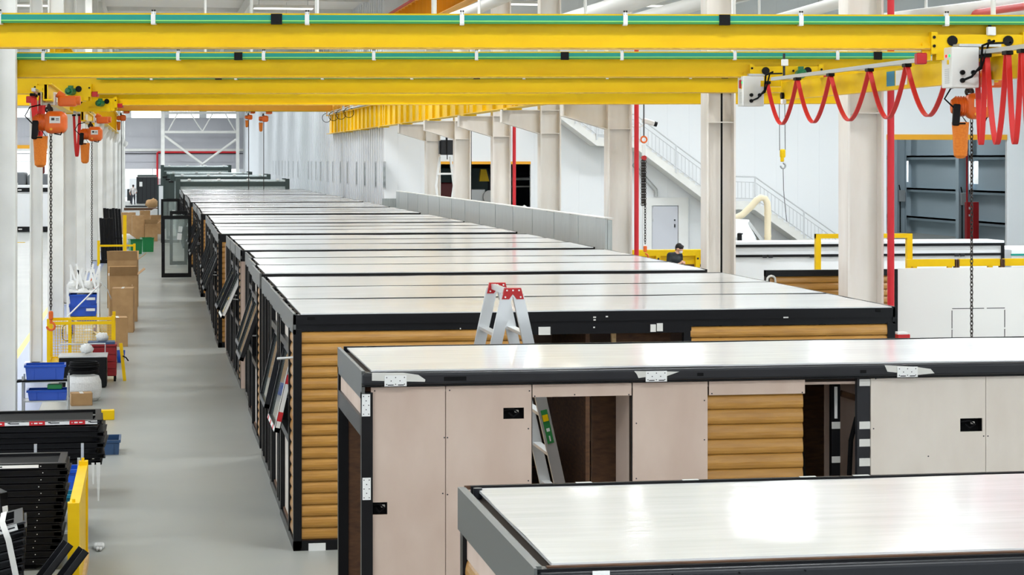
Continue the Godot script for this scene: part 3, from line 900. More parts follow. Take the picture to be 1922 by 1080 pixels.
func end_truck(crane: Node3D, bi: int, px: float, motor_side: float) -> void:
	var bm: Node3D = beam_x[bi][0]
	var lx: float = beam_x[bi][1].call(px)
	var plates := B.new()
	for s in [-1, 1]:
		plates.bb(Vector3(-0.5, -0.12, 0.1 * s - 0.012), Vector3(0.5, 0.17, 0.1 * s + 0.012))
	plates.bb(Vector3(-0.4, -0.14, -0.14), Vector3(0.4, -0.05, 0.14))
	plates.bb(Vector3(-0.56, -0.05, -0.12), Vector3(-0.49, 0.2, 0.125)).bb(Vector3(0.49, -0.05, -0.12), Vector3(0.56, 0.2, 0.125))
	plates.box(Vector3(-0.6, -0.02, 0.02), Vector3(0.1, 0.2, 0.06))
	var t := part(crane, "end_truck", plates, M.yellow)
	t.transform = crane.transform.affine_inverse() * bm.transform.translated_local(Vector3(lx, 0, 0))
	for s in [-1, 1]:
		for x in [-0.32, 0.32]:
			part(t, "wheel", B.new().cyl(Vector3(x, 0.1, 0.04 * s), Vector3(x, 0.1, 0.13 * s), 0.06, -1, 14), M.black_plastic)
	for q in [[-0.53, 0.14], [-0.53, 0.04], [0.1, 0.1], [0.53, 0.12]]:
		part(t, "bolt", B.new().cyl(Vector3(q[0], q[1], 0.1), Vector3(q[0], q[1], 0.14), 0.018, -1, 8), M.black_plastic)
	part(t, "buffer", B.new().rbox(Vector3(-0.66, -0.1, 0.02), Vector3(0.12, 0.13, 0.14), 0.015, 1), M.red_plastic)
	part(t, "buffer", B.new().rbox(Vector3(0.62, 0.0, 0.02), Vector3(0.12, 0.1, 0.14), 0.015, 1), M.red_plastic)
	part(t, "drive_motor", B.new().cyl(Vector3(0.2 * motor_side, 0.1, -0.1), Vector3(0.2 * motor_side, 0.1, -0.44), 0.085, -1, 16).box(Vector3(0.2 * motor_side, 0.19, -0.24), Vector3(0.1, 0.06, 0.12)) if motor_side < 0.0 else B.new().cyl(Vector3(0.2, 0.05, 0.1), Vector3(0.2, 0.05, 0.4), 0.075, -1, 16).cyl(Vector3(0.2, 0.05, 0.4), Vector3(0.2, 0.05, 0.44), 0.06, 0.03, 16).box(Vector3(0.2, 0.13, 0.24), Vector3(0.08, 0.06, 0.1)), M.motor_green)

func loop_pts(a: Vector3, b: Vector3, drop: float, n := 16) -> Array:
	var p := []
	for k in n + 1:
		var f := float(k) / n
		var s := 2.0 * f - 1.0
		p.append(a.lerp(b, 0.5 + 0.5 * signf(s) * pow(absf(s), 1.25)) + Vector3(0, -drop * (1.0 - pow(absf(s), 2.2)), 0))
	return p

func chain(t: Node3D, a: Vector3, length: float, pitch := 0.045, thick := 0.0065) -> void:
	var b := B.new()
	var n := int(length / pitch)
	for k in n:
		b.torus(a + Vector3(0, -pitch * (k + 0.5), 0), pitch * 0.36, thick, Basis(Vector3.UP, 0.4 + PI / 2 * (k % 2)), 8, 4, pitch * 0.3)
	part(t, "load_chain", b, M.chain_steel)

func hoist(label: String, at: Vector3, s: float, chain_to: float, hook: bool, turn: float, detail := true) -> Node3D:
	var t := thing("chain_hoist", label, "hoist", at, "orange electric chain hoists", turn)
	var u := func(x: float, y: float, z: float) -> Vector3: return Vector3(x, y, z) * s
	# trolley on the girder flange
	part(t, "trolley_plate", B.new().box(u.call(-0.1, -0.02, 0.0), u.call(0.02, 0.2, 0.3)).box(u.call(0.1, -0.02, 0.0), u.call(0.02, 0.2, 0.3)).cyl(u.call(-0.13, -0.1, 0), u.call(0.13, -0.1, 0), 0.025 * s, -1, 8), M.plate_white)
	part(t, "travel_motor", B.new().rbox(u.call(0.3, -0.06, 0.02), u.call(0.3, 0.17, 0.17), 0.04 * s, 2).cyl(u.call(0.42, -0.05, 0.02), u.call(0.5, -0.05, 0.02), 0.075 * s, -1, 14).cyl(u.call(0.14, 0.06, 0.02), u.call(0.24, 0.0, 0.02), 0.06 * s, -1, 12), M.orange)
	part(t, "suspension", B.new().cyl(u.call(0, -0.1, 0), u.call(0, -0.22, 0), 0.03 * s, -1, 8).torus(u.call(0, -0.2, 0), 0.05 * s, 0.018 * s, Basis(), 12, 6), M.chain_steel)
	# hoist body: rounded gearbox and motor drum
	part(t, "gearbox", B.new().rbox(u.call(0.11, -0.4, 0.02), u.call(0.36, 0.36, 0.3), 0.11 * s, 4), M.orange)
	part(t, "motor_drum", B.new().cyl(u.call(-0.2, -0.4, 0.0), u.call(-0.02, -0.4, 0.0), 0.13 * s, -1, 18).cyl(u.call(-0.25, -0.4, 0), u.call(-0.2, -0.4, 0), 0.09 * s, 0.13 * s, 18), M.orange)
	if detail:
		var fins := B.new()
		for k in 5:
			fins.cyl(u.call(-0.19 + 0.035 * k, -0.4, 0), u.call(-0.18 + 0.035 * k, -0.4, 0), 0.142 * s, -1, 18)
		part(t, "motor_fins", fins, M.orange)
		part(t, "rating_plate", B.new().rbox(u.call(0.12, -0.36, 0.172), u.call(0.17, 0.11, 0.008), 0.003 * s, 1), M.plate_white)
		part(t, "plate_print", B.new().box(u.call(0.09, -0.35, 0.178), u.call(0.05, 0.04, 0.004)).box(u.call(0.16, -0.345, 0.178), u.call(0.05, 0.012, 0.004)).box(u.call(0.16, -0.37, 0.178), u.call(0.05, 0.008, 0.004)), M.ink)
		part(t, "logo_plate", B.new().cyl(u.call(0.06, -0.51, 0.15), u.call(0.06, -0.51, 0.17), 0.02 * s, -1, 12), M.amber)
		part(t, "control_cover", B.new().rbox(u.call(-0.2, -0.52, 0.12), u.call(0.1, 0.3, 0.08), 0.02 * s, 1, Basis(Vector3(0, 0, 1), -0.06)), M.black_plastic)
		part(t, "wiring", B.new().tube([u.call(-0.12, -0.12, 0.1), u.call(-0.28, -0.16, 0.14), u.call(-0.36, -0.3, 0.12), u.call(-0.24, -0.42, 0.14)], 0.012 * s, 6).tube([u.call(0.1, -0.58, 0.1), u.call(0.2, -0.6, 0.1), u.call(0.24, -0.5, 0.12)], 0.012 * s, 6), M.rubber)
	# cloth chain bag
	var bag := B.new()
	bag.lathe(u.call(-0.13, -1.12, 0.04), [[0.0, 0.0], [0.05 * s, 0.004 * s], [0.09 * s, 0.04 * s], [0.1 * s, 0.14 * s], [0.105 * s, 0.3 * s], [0.12 * s, 0.5 * s], [0.11 * s, 0.5 * s], [0.09 * s, 0.3 * s]], 16)
	part(t, "chain_bag", bag, M.orange_bag)
	part(t, "bag_strap", B.new().box(u.call(-0.13, -0.64, 0.15), u.call(0.1, 0.022, 0.03)), M.rubber)
	part(t, "bag_cord", B.new().tube([u.call(-0.22, -0.63, 0.04), u.call(-0.13, -0.5, 0.02), u.call(-0.04, -0.63, 0.04)], 0.008 * s, 5), M.rope)
	var top: Vector3 = u.call(0.03, -0.58, 0.0)
	var ln: float = at.y + top.y - chain_to
	if detail:
		chain(t, top, ln, 0.046, 0.0068)
	else:
		part(t, "load_chain", B.new().cyl(top, top - Vector3(0, ln, 0), 0.022, -1, 6), M.chain_steel)
	if hook:
		var hb: Vector3 = top - Vector3(0, ln, 0)
		part(t, "hook_block", B.new().rbox(hb + Vector3(0, -0.07, 0), Vector3(0.07, 0.14, 0.06), 0.025, 2), M.orange)
		part(t, "hook", B.new().torus(hb + Vector3(0, -0.24, 0), 0.06, 0.018, Basis(), 16, 8, 0.0, TAU * 0.72, -PI * 0.98).cyl(hb + Vector3(0, -0.14, 0), hb + Vector3(0, -0.2, 0), 0.022, -1, 8), M.orange)
	return t

func control_box(t: Node3D, at: Vector3) -> void:
	var b := part(t, "control_box", B.new().rbox(at, Vector3(0.33, 0.46, 0.31), 0.012, 1), M.box_white)
	part(b, "red_indicator", B.new().cyl(at + Vector3(-0.16, 0.13, 0.0), at + Vector3(-0.175, 0.13, 0.0), 0.018, -1, 10), M.led_red)
	part(b, "green_indicator", B.new().cyl(at + Vector3(-0.16, 0.13, 0.1), at + Vector3(-0.175, 0.13, 0.1), 0.018, -1, 10), M.led_green)
	part(b, "warning_sign", B.new().box(at + Vector3(-0.167, 0.06, 0.05), Vector3(0.006, 0.05, 0.05)), M.yellow)
	for k in 8:
		part(b, "vent_slot", B.new().box(at + Vector3(-0.166, -0.02 - 0.022 * k, 0.02), Vector3(0.006, 0.008, 0.13)), M.zinc)
	for q in [[-0.04, -0.06], [-0.04, -0.15], [0.09, -0.06]]:
		part(b, "cable_gland", B.new().cyl(at + Vector3(q[0], q[1], 0.15), at + Vector3(q[0], q[1], 0.185), 0.028, -1, 12), M.black_plastic)

func suspended_crane(label: String, x: float, w_far: float, w_near: float, tops: Array, drop: float, box_w: float, low := 0.0) -> Node3D:
	var d_far := (w_far - x * sn) / cs
	var d_near := (w_near - x * sn) / cs
	var t := thing("suspended_crane", label, "crane", Vector3(x, 4.9, -d_far), "suspended bridge cranes")
	var L := d_far - d_near
	part(t, "girder_web", B.new().bb(Vector3(-0.006, 0.02, 0), Vector3(0.006, 0.26, L)), M.yellow)
	part(t, "girder_flange", B.new().bb(Vector3(-0.065, 0, 0), Vector3(0.065, 0.022, L)).bb(Vector3(-0.065, 0.245, 0), Vector3(0.065, 0.265, L)), M.yellow)
	part(t, "girder_side", B.new().bb(Vector3(-0.066, 0.02, 0.02), Vector3(-0.05, 0.25, L)), M.yellow)
	part(t, "end_stop", B.new().bb(Vector3(-0.07, -0.02, -0.03), Vector3(0.07, 0.29, 0.02)), M.yellow)
	part(t, "end_roller", B.new().cyl(Vector3(-0.07, 0.06, 0.1), Vector3(-0.11, 0.06, 0.1), 0.05, -1, 12), M.black_plastic)
	part(t, "trolley_stop", B.new().rbox(Vector3(-0.09, -0.03, 0.16), Vector3(0.06, 0.07, 0.12), 0.01, 1), M.plate_white)
	part(t, "cable_track", B.new().bb(Vector3(-0.24, 0.29 - low, 0.0), Vector3(-0.18, 0.34 - low, L)), M.zinc)
	for k in int(L / 1.6):
		part(t, "track_bracket", B.new().box(Vector3(-0.12, 0.31 - low, 0.4 + 1.6 * k), Vector3(0.2, 0.03, 0.3)), M.zinc)
	var o := t.position
	var last = null
	var cab := B.new()
	var nq := 0
	for q in tops:
		nq += 1
		var d: float = (q - x * sn) / cs
		var p := Vector3(-0.21 + (0.07 * (1 if nq % 2 else -1) if low > 0.0 else 0.0), 0.27 - low, d_far - d)
		part(t, "cable_trolley", B.new().rbox(p + Vector3(0, 0, 0), Vector3(0.09, 0.045, 0.13), 0.01, 1), M.black_plastic)
		if last != null:
			part(t, "festoon_cable", B.new().ribbon(loop_pts(last - Vector3(0, 0.02, -0.03), p - Vector3(0, 0.02, 0.03), drop, 22), Vector3(0.06, 0, 0), 0.018), M.red_cable)
		last = p
	if box_w > 0.0:
		var d: float = (box_w - x * sn) / cs
		control_box(t, Vector3(-0.42, 0.14, d_far - d))
		part(t, "box_bracket", B.new().box(Vector3(-0.24, 0.39, d_far - d), Vector3(0.5, 0.03, 0.3)), M.zinc)
		part(t, "box_cable", B.new().tube([Vector3(-0.46, -0.01, d_far - d + 0.17), Vector3(-0.38, 0.03, d_far - d + 0.24), Vector3(-0.28, 0.15, d_far - d + 0.26), Vector3(-0.26, 0.38, d_far - d + 0.26), Vector3(-0.22, 0.42, d_far - d + 0.5)], 0.014, 8).tube([Vector3(-0.33, 0.08, d_far - d + 0.17), Vector3(-0.27, 0.12, d_far - d + 0.25), Vector3(-0.24, 0.25, d_far - d + 0.28), Vector3(-0.22, 0.4, d_far - d + 0.34), Vector3(-0.2, 0.38, d_far - d + 0.9)], 0.012, 8), M.rubber)
	# collector arm up to the conductor rail
	part(t, "collector_arm", B.new().box(Vector3(-0.05, 0.5, 0.06), Vector3(0.03, 0.4, 0.03)), M.slate_steel)
	part(t, "collector_head", B.new().rbox(Vector3(-0.05, 0.56, 0.1), Vector3(0.1, 0.1, 0.06), 0.01, 1), M.plate_white)
	return t

func beams_and_cranes() -> void:
	beam(0, "yellow runway beam with green conductor rail, first of four from the cream-panelled module", 91.3, 93.5, 1960, [3, 291, 578, 867, 1172, 1500, 1772], [521, 1357], 2.0)
	beam(1, "yellow runway beam with green conductor rail, second of four from the cream-panelled module", 147, 146, 1760, [85, 337, 497, 703, 895, 1167, 1378, 1570], [22, 450, 1060, 1645], 0.6)
	beam(2, "yellow runway beam, third of four, with its green rail mostly hidden", 177.5, 174.7, 1440, [287, 445, 607, 774, 984, 1140, 1296], [413, 896, 1360], 0.3)
	beam(3, "yellow runway beam, last of four, passing behind the column with the dark cable", 199, 195.7, 1548, [430, 560, 690, 820, 950, 1080], [], -0.3)
	# right-hand cranes
	var c := suspended_crane("yellow suspended crane with red festoon loops spanning the first two beams on the right", 9.5, 32.3, 25.0, [32.6, 31.07, 29.56, 27.96, 26.58, 25.1], 0.63, 32.75)
	end_truck(c, 1, 1475, 1.0)
	var sg := part(c, "blue_sticker", B.new().box(Vector3(-0.068, 0.14, (32.3 - 27.55) / cs), Vector3(0.004, 0.19, 0.3)), M.teal_bin)
	part(sg, "white_notice", B.new().box(Vector3(-0.069, 0.14, (32.3 - 27.15) / cs), Vector3(0.004, 0.19, 0.42)), M.plate_white)
	c = suspended_crane("yellow suspended crane with bunched red cable loops beside the large control box", 9.5, 24.4, 15.0, [24.35, 24.06, 23.46, 23.06, 22.7, 22.3], 0.98, 24.3)
	end_truck(c, 0, 1835, -1.0)
	hoist("orange chain hoist with cloth bag hanging below the large control box", Vector3(9.55, 4.97, -(25.2 - 9.55 * sn) / cs), 0.86, 1.2, false, -0.2)
	# left-hand cranes
	c = suspended_crane("yellow suspended crane above the left aisle carrying the first left hoist", -1.55, 41.5, 32.6, [34.6, 34.3, 34.0, 33.7, 33.4], 0.66, 0.0, 0.15)
	end_truck(c, 2, 120, 1.0)
	c = suspended_crane("yellow suspended crane above the left aisle carrying the second left hoist", -1.55, 57.5, 50.2, [52.2, 51.9, 51.6], 0.98, 0.0, 0.1)
	end_truck(c, 3, 178, 1.0)
	hoist("orange chain hoist over the yellow mesh cage", wx(92, 183, 33.4), 0.98, 1.62, true, -0.12)
	hoist("orange chain hoist over the white rack of blue bins", wx(170, 221, 51.0), 0.98, 1.15, true, -0.12)
	hoist("small orange hoist on the far crane bridge, over the cardboard boxes", Vector3(xd(227, 113.93), 6.53, -113.93), 0.9, 1.0, true, 0.0, false)
	hoist("small orange hoist on the far crane bridge, taller one beside the partition", Vector3(xd(494, 113.93), 6.53, -113.93), 0.95, 1.95, true, 0.0, false)
	hoist("small orange hoist on the far crane bridge, smaller one of the pair", Vector3(xd(466, 113.93), 6.53, -113.93), 0.75, 2.05, true, 0.4, false)
	# lever hoist and hook block under the last beam
	var bm: Node3D = beam_x[3][0]
	var p: Vector3 = bm.transform * Vector3(beam_x[3][1].call(1208.5), -0.82, 0)
	var lv := thing("lever_hoist", "hanging lever chain hoist with orange hooks beside the red-piped column", "hoist", p)
	part(lv, "sling", B.new().cyl(Vector3(0, 0.1, 0), Vector3(0, 0.83, 0), 0.015, -1, 6), M.rope)
	part(lv, "top_hook", B.new().torus(Vector3(0, 0.02, 0), 0.07, 0.02, Basis(), 12, 6), M.orange)
	part(lv, "body", B.new().rbox(Vector3(0, -0.22, 0), Vector3(0.09, 0.28, 0.08), 0.025, 2), M.plate_white)
	part(lv, "red_drum", B.new().cyl(Vector3(0, -0.4, -0.05), Vector3(0, -0.4, 0.06), 0.055, -1, 12), M.red_plastic)
	for x in [-0.045, -0.01, 0.03]:
		chain(lv, Vector3(x, -0.46, 0.01 * sin(x * 90.0)), 1.05, 0.06, 0.012)
	chain(lv, Vector3(0.03, -1.4, 0), 1.0, 0.06, 0.009)
	part(lv, "bottom_hook", B.new().rbox(Vector3(0.03, -2.48, 0), Vector3(0.08, 0.14, 0.07), 0.02, 1).torus(Vector3(0.03, -2.66, 0), 0.07, 0.02, Basis(), 12, 6, 0.0, TAU * 0.75, -PI), M.orange)
	p = bm.transform * Vector3(beam_x[3][1].call(1469.0), -1.05, 0)
	var hk := thing("hook_block", "yellow hook block on two wires in front of the white wall", "hook", p)
	part(hk, "wire", B.new().cyl(Vector3(-0.07, 0, 0), Vector3(-0.08, 1.05, 0), 0.008, -1, 6).cyl(Vector3(0.06, 0, 0), Vector3(0.05, 1.05, 0), 0.008, -1, 6), M.rope)
	part(hk, "sheave_block", B.new().rbox(Vector3(0, -0.07, 0), Vector3(0.13, 0.2, 0.09), 0.04, 2).rbox(Vector3(-0.01, -0.2, 0), Vector3(0.08, 0.12, 0.07), 0.02, 1).cyl(Vector3(0, -0.06, -0.055), Vector3(0, -0.06, 0.055), 0.03, -1, 10), M.yellow)
	part(hk, "hook", B.new().torus(Vector3(0.01, -0.35, 0), 0.055, 0.022, Basis(), 16, 8, 0.0, TAU * 0.75, -PI), M.steel)
	part(hk, "pull_cord", B.new().tube([Vector3(0.01, -0.4, 0), Vector3(0.02, -0.9, 0), Vector3(0.07, -1.4, 0), Vector3(0.1, -1.62, 0)], 0.008, 5), M.rope)

# ---------------------------------------------------------------- housing modules
var slat_cache := {}
const SLAT := 0.115
func slat(length: float, side := false) -> ArrayMesh:
	var key := "%.3f%s" % [length, side]
	if not slat_cache.has(key):
		var poly := PackedVector2Array([Vector2(-0.01, 0.002), Vector2(0.008, 0.002), Vector2(0.02, 0.012), Vector2(0.025, 0.03), Vector2(0.024, 0.055), Vector2(0.018, 0.082), Vector2(0.008, 0.104), Vector2(0.002, 0.113), Vector2(-0.01, 0.113)])
		var bs := Basis(Vector3(-1, 0, 0), Vector3.UP, Vector3(0, 0, 1)) if side else Basis(Vector3(0, 0, 1), Vector3.UP, Vector3(1, 0, 0))
		var b := B.new()
		b.prism(poly, Transform3D(bs, Vector3.ZERO), length)
		slat_cache[key] = b.mesh()
	return slat_cache[key]

func roof_sheet(x0: float, x1: float, d0: float, d1: float, y: float, o: Vector3, nx := 28, ns := 6) -> B:
	# thin white sheet with a slightly wavy lie and wavy edges
	var b := B.new(o)
	var n := FastNoiseLite.new()
	n.seed = int(d0 * 10.0)
	n.frequency = 0.35
	var g := []
	for i in nx + 1:
		var row := []
		for j in ns + 1:
			var x := lerpf(x0, x1, float(i) / nx)
			var d := lerpf(d0, d1, float(j) / ns)
			if j == 0: d -= 0.012 * n.get_noise_2d(x * 3.0, 7.0)
			if j == ns: d += 0.012 * n.get_noise_2d(x * 3.0, 17.0)
			row.append(Vector3(x, y + 0.007 * n.get_noise_2d(x * 1.6, d * 5.0), -d))
		g.append(row)
	var nm := []
	for i in nx + 1:
		var row := []
		for j in ns + 1:
			var u: Vector3 = g[mini(i + 1, nx)][j] - g[maxi(i - 1, 0)][j]
			var v: Vector3 = g[i][maxi(j - 1, 0)] - g[i][mini(j + 1, ns)]
			row.append(v.cross(u).normalized())
		nm.append(row)
	for i in nx:
		for j in ns:
			b.squad(g[i][j], g[i + 1][j], g[i + 1][j + 1], g[i][j + 1], nm[i][j], nm[i + 1][j], nm[i + 1][j + 1], nm[i][j + 1])
	var dn := Vector3(0, -0.012, 0)
	for i in nx:
		b.quad(g[i][0], g[i + 1][0], g[i + 1][0] + dn, g[i][0] + dn, Vector3(0, 0, 1))
		b.quad(g[i][ns], g[i + 1][ns], g[i + 1][ns] + dn, g[i][ns] + dn, Vector3(0, 0, -1))
	b.quad(g[0][0] + dn, g[nx][0] + dn, g[nx][ns] + dn, g[0][ns] + dn, Vector3(0, -1, 0))
	b.quad(g[0][0], g[0][ns], g[0][ns] + dn, g[0][0] + dn, Vector3(-1, 0, 0))
	b.quad(g[nx][0], g[nx][ns], g[nx][ns] + dn, g[nx][0] + dn, Vector3(1, 0, 0))
	return b

# the steel frame, floor and roof that every module has; returns the thing
func module_frame(label: String, x0: float, x1: float, d: float, dep: float, h: float, front_drop: float, fine: bool, gap_front := 0.0) -> Node3D:
	var t := thing("housing_module", label, "module", Vector3((x0 + x1) / 2, 0, -(d + dep / 2)), "black-framed housing modules")
	var o := t.position
	var d1 := d + dep
	part(t, "roof_sheet", roof_sheet(x0 + 0.075, x1 - 0.03, d + 0.03 + gap_front, d1 - 0.05, h + 0.012, o, 28 if fine else 12, 6 if fine else 3), M.roof_white)
	part(t, "front_rail", B.new(o).bb(Vector3(x0 + 0.0, h - 0.1, -d), Vector3(x1, h, -d - 0.06)).bb(Vector3(x0, h - front_drop, -d - 0.012), Vector3(x1, h - 0.1, -d - 0.08)), M.black_steel)
	part(t, "rear_rail", B.new(o).bb(Vector3(x0 + 0.05, h - 0.17, -d1), Vector3(x1 - 0.03, h + 0.018, -d1 + 0.022)), M.black_steel)
	part(t, "side_fascia", B.new(o).bb(Vector3(x0, h - 0.2, -d), Vector3(x0 + 0.025, h + 0.012, -d1)), M.fascia_grey)
	part(t, "side_fascia", B.new(o).bb(Vector3(x1 - 0.025, h - 0.17, -d), Vector3(x1, h + 0.014, -d1)), M.black_steel)
	part(t, "gutter", B.new(o).bb(Vector3(x0 + 0.025, h - 0.045, -d - 0.02), Vector3(x0 + 0.12, h - 0.035, -d1 + 0.02)), M.gutter_brown)
	if fine and d > 20.0:
		var cm := B.new().box(Vector3(0, 0, 0), Vector3(0.05, 0.02, 0.03)).mesh()
		for k in 3:
			part(t, "gutter_clip", cm, M.black_steel, Vector3(x0 + 0.05, h - 0.024, -d - 0.5 - k * 0.62) - o)
	for x in [x0 + 0.042, x1 - 0.042]:
		for z in [-d - 0.042, -d1 + 0.042]:
			part(t, "corner_post", B.new(o).bb(Vector3(x - 0.042, 0.02, z - 0.042), Vector3(x + 0.042, h - 0.15, z + 0.042)), M.black_steel)
	part(t, "base_frame", B.new(o).bb(Vector3(x0, 0.0, -d), Vector3(x1, 0.1, -d - 0.07)).bb(Vector3(x0, 0.0, -d1 + 0.07), Vector3(x1, 0.1, -d1)).bb(Vector3(x0, 0.0, -d), Vector3(x0 + 0.07, 0.1, -d1)).bb(Vector3(x1 - 0.07, 0.0, -d), Vector3(x1, 0.1, -d1)), M.black_steel)
	part(t, "floor_board", B.new(o).bb(Vector3(x0 + 0.02, 0.1, -d - 0.03), Vector3(x1 - 0.02, 0.13, -d1 + 0.03)), M.brown_board)
	part(t, "ceiling_board", B.new(o).bb(Vector3(x0 + 0.2, h - 0.16, -d - 0.09), Vector3(x1 - 0.1, h - 0.14, -d1 + 0.09)), M.cream_board)
	part(t, "end_wall", B.new(o).bb(Vector3(x1 - 0.05, 0.1, -d - 0.08), Vector3(x1 - 0.03, h - 0.15, -d1 + 0.08)), M.cream_board)
	return t

func slats_front(t: Node3D, x0: float, x1: float, d: float, y0: float, y1: float, single_parts: bool) -> void:
	var n := int(round((y1 - y0) / SLAT))
	var step := (y1 - y0) / n
	var m := slat(x1 - x0)
	var sc := step / SLAT
	if single_parts:
		for k in n:
			var s := part(t, "siding_slat", m, M.siding, Vector3((x0 + x1) / 2, y0 + step * k, -d) - t.position)
			s.scale.y = sc
	else:
		var b := SurfaceTool.new()
		b.begin(Mesh.PRIMITIVE_TRIANGLES)
		for k in n:
			b.append_from(m, 0, Transform3D(Basis().scaled(Vector3(1, sc, 1)), Vector3((x0 + x1) / 2, y0 + step * k, -d) - t.position))
		stuff(part(t, "siding", b.commit(), M.siding))

func slats_side(t: Node3D, x: float, da: float, db: float, y0: float, y1: float, single_parts: bool) -> void:
	var n := int(round((y1 - y0) / SLAT))
	var step := (y1 - y0) / n
	var m := slat(db - da, true)
	if single_parts:
		for k in n:
			part(t, "end_slat", m, M.siding, Vector3(x, y0 + step * k, -(da + db) / 2) - t.position)
	else:
		var b := SurfaceTool.new()
		b.begin(Mesh.PRIMITIVE_TRIANGLES)
		for k in n:
			b.append_from(m, 0, Transform3D(Basis(), Vector3(x, y0 + step * k, -(da + db) / 2) - t.position))
		stuff(part(t, "end_siding", b.commit(), M.siding))

# a top-hung window sash swung out over the aisle
func sash(t: Node3D, x: float, da: float, db: float, fine: bool, taped := false) -> void:
	var tilt := 0.32 + 0.1 * sin(da * 3.0)
	var L := 0.86
	var wide := db - da
	var xf := Transform3D(Basis(Vector3(0, 0, 1), -tilt), Vector3(x + 0.06, 1.96, -(da + db) / 2))
	var b := B.new(t.position)
	b.x = xf
	var e := 0.055
	b.bb(Vector3(-0.03, -L, -wide / 2), Vector3(0.03, 0, -wide / 2 + e)).bb(Vector3(-0.03, -L, wide / 2 - e), Vector3(0.03, 0, wide / 2))
	b.bb(Vector3(-0.03, -L, -wide / 2), Vector3(0.03, -L + e, wide / 2)).bb(Vector3(-0.03, -e, -wide / 2), Vector3(0.03, 0, wide / 2))
	var f := part(t, "window_sash", b, M.black_steel)
	var g := B.new(t.position)
	g.x = xf
	g.bb(Vector3(-0.006, -L + e, -wide / 2 + e), Vector3(0.006, -e, wide / 2 - e))
	part(f, "pane", g, M.glass)
	g = B.new(t.position)
	g.x = xf
	g.bb(Vector3(-0.033, -L + 0.004, -wide / 2 + 0.02), Vector3(-0.029, -L + e - 0.006, wide / 2 - 0.02)).bb(Vector3(-0.033, -L + 0.06, wide / 2 - e + 0.008), Vector3(-0.029, -0.08, wide / 2 - 0.006))
	g.bb(Vector3(-0.024, -L + 0.05, wide / 2), Vector3(0.02, -0.1, wide / 2 + 0.003))
	part(f, "protective_tape", g, M.plate_white if taped else M.slate_steel)
	if fine and taped:
		for k in 3:
			g = B.new(t.position)
			g.x = xf
			part(f, "red_label", g.bb(Vector3(-0.036, -L + 0.006, -wide / 2 + 0.12 + 0.42 * k), Vector3(-0.03, -L + e - 0.008, -wide / 2 + 0.24 + 0.42 * k)), M.label_red)
		for k in 2:
			g = B.new(t.position)
			g.x = xf
			part(f, "red_label", g.bb(Vector3(-0.026, -L + 0.12 + 0.4 * k, wide / 2), Vector3(0.022, -L + 0.22 + 0.4 * k, wide / 2 + 0.006)), M.label_red)
	# friction stays
	for z in [-da - 0.03, -db + 0.03]:
		part(t, "window_stay", B.new(t.position).cyl(Vector3(x + 0.02, 1.5, z), xf * Vector3(0.03, -L * 0.55, z + (da + db) / 2), 0.012, -1, 6), M.zinc)

func module_end(t: Node3D, kind: int, x: float, d: float, dep: float, h: float, fine: bool) -> void:
	# left end wall, seen from the aisle
	var o := t.position
	var d1 := d + dep
	if kind == 0:
		slats_side(t, x + 0.03, d + 0.09, d + 0.62, 0.12, h - 0.2, fine)
		for q in [[0.1, 1.05], [2.02, h - 0.18]]:
			part(t, "end_panel", B.new(o).bb(Vector3(x + 0.04, q[0], -d - 0.62), Vector3(x + 0.055, q[1], -d1 + 0.09)), M.white_board)
		for q in [[0.1, h - 0.18, 0.62, 0.7], [0.1, h - 0.18, 2.02, 2.1], [1.02, 1.1, 0.7, 2.02], [1.98, 2.06, 0.7, 2.02]]:
			part(t, "window_jamb", B.new(o).bb(Vector3(x - 0.01, q[0], -d - q[2]), Vector3(x + 0.09, q[1], -d - q[3])), M.black_steel)
		sash(t, x, d + 0.72, d + 2.0, fine, int(d) == 21 or int(d) == 37)
	elif kind == 1:
		for q in [[0.1, 1.05], [2.02, h - 0.18]]:
			part(t, "end_panel", B.new(o).bb(Vector3(x + 0.04, q[0], -d - 0.09), Vector3(x + 0.055, q[1], -d1 + 0.09)), M.white_board)
		var jb := B.new().bb(Vector3(-0.012, 0.1, 0), Vector3(0.08, h - 0.18, -0.07)).mesh()
		for q in [0.3, 0.55, 1.75, 2.0]:
			part(t, "wall_stud", jb, M.black_steel, Vector3(x, 0, -d - q) - o)
		for q in [[1.02, 1.1], [1.98, 2.06]]:
			part(t, "window_jamb", B.new(o).bb(Vector3(x - 0.01, q[0], -d - 0.55), Vector3(x + 0.09, q[1], -d - 1.8)), M.black_steel)
		sash(t, x, d + 0.6, d + 1.75, fine)
	else:
		part(t, "end_panel", B.new(o).bb(Vector3(x + 0.04, 0.1, -d - 0.09), Vector3(x + 0.055, h - 0.18, -d - 1.1)), M.cream_board)
		part(t, "end_board", B.new(o).bb(Vector3(x + 0.035, 0.1, -d - 1.14), Vector3(x + 0.055, h - 0.18, -d1 + 0.09)), M.white_board)
		var jb := B.new().bb(Vector3(-0.012, 0.1, 0), Vector3(0.05, h - 0.18, -0.06)).mesh()
		for q in [0.4, 1.1, 1.7]:
			part(t, "wall_stud", jb, M.black_steel, Vector3(x, 0, -d - q) - o)

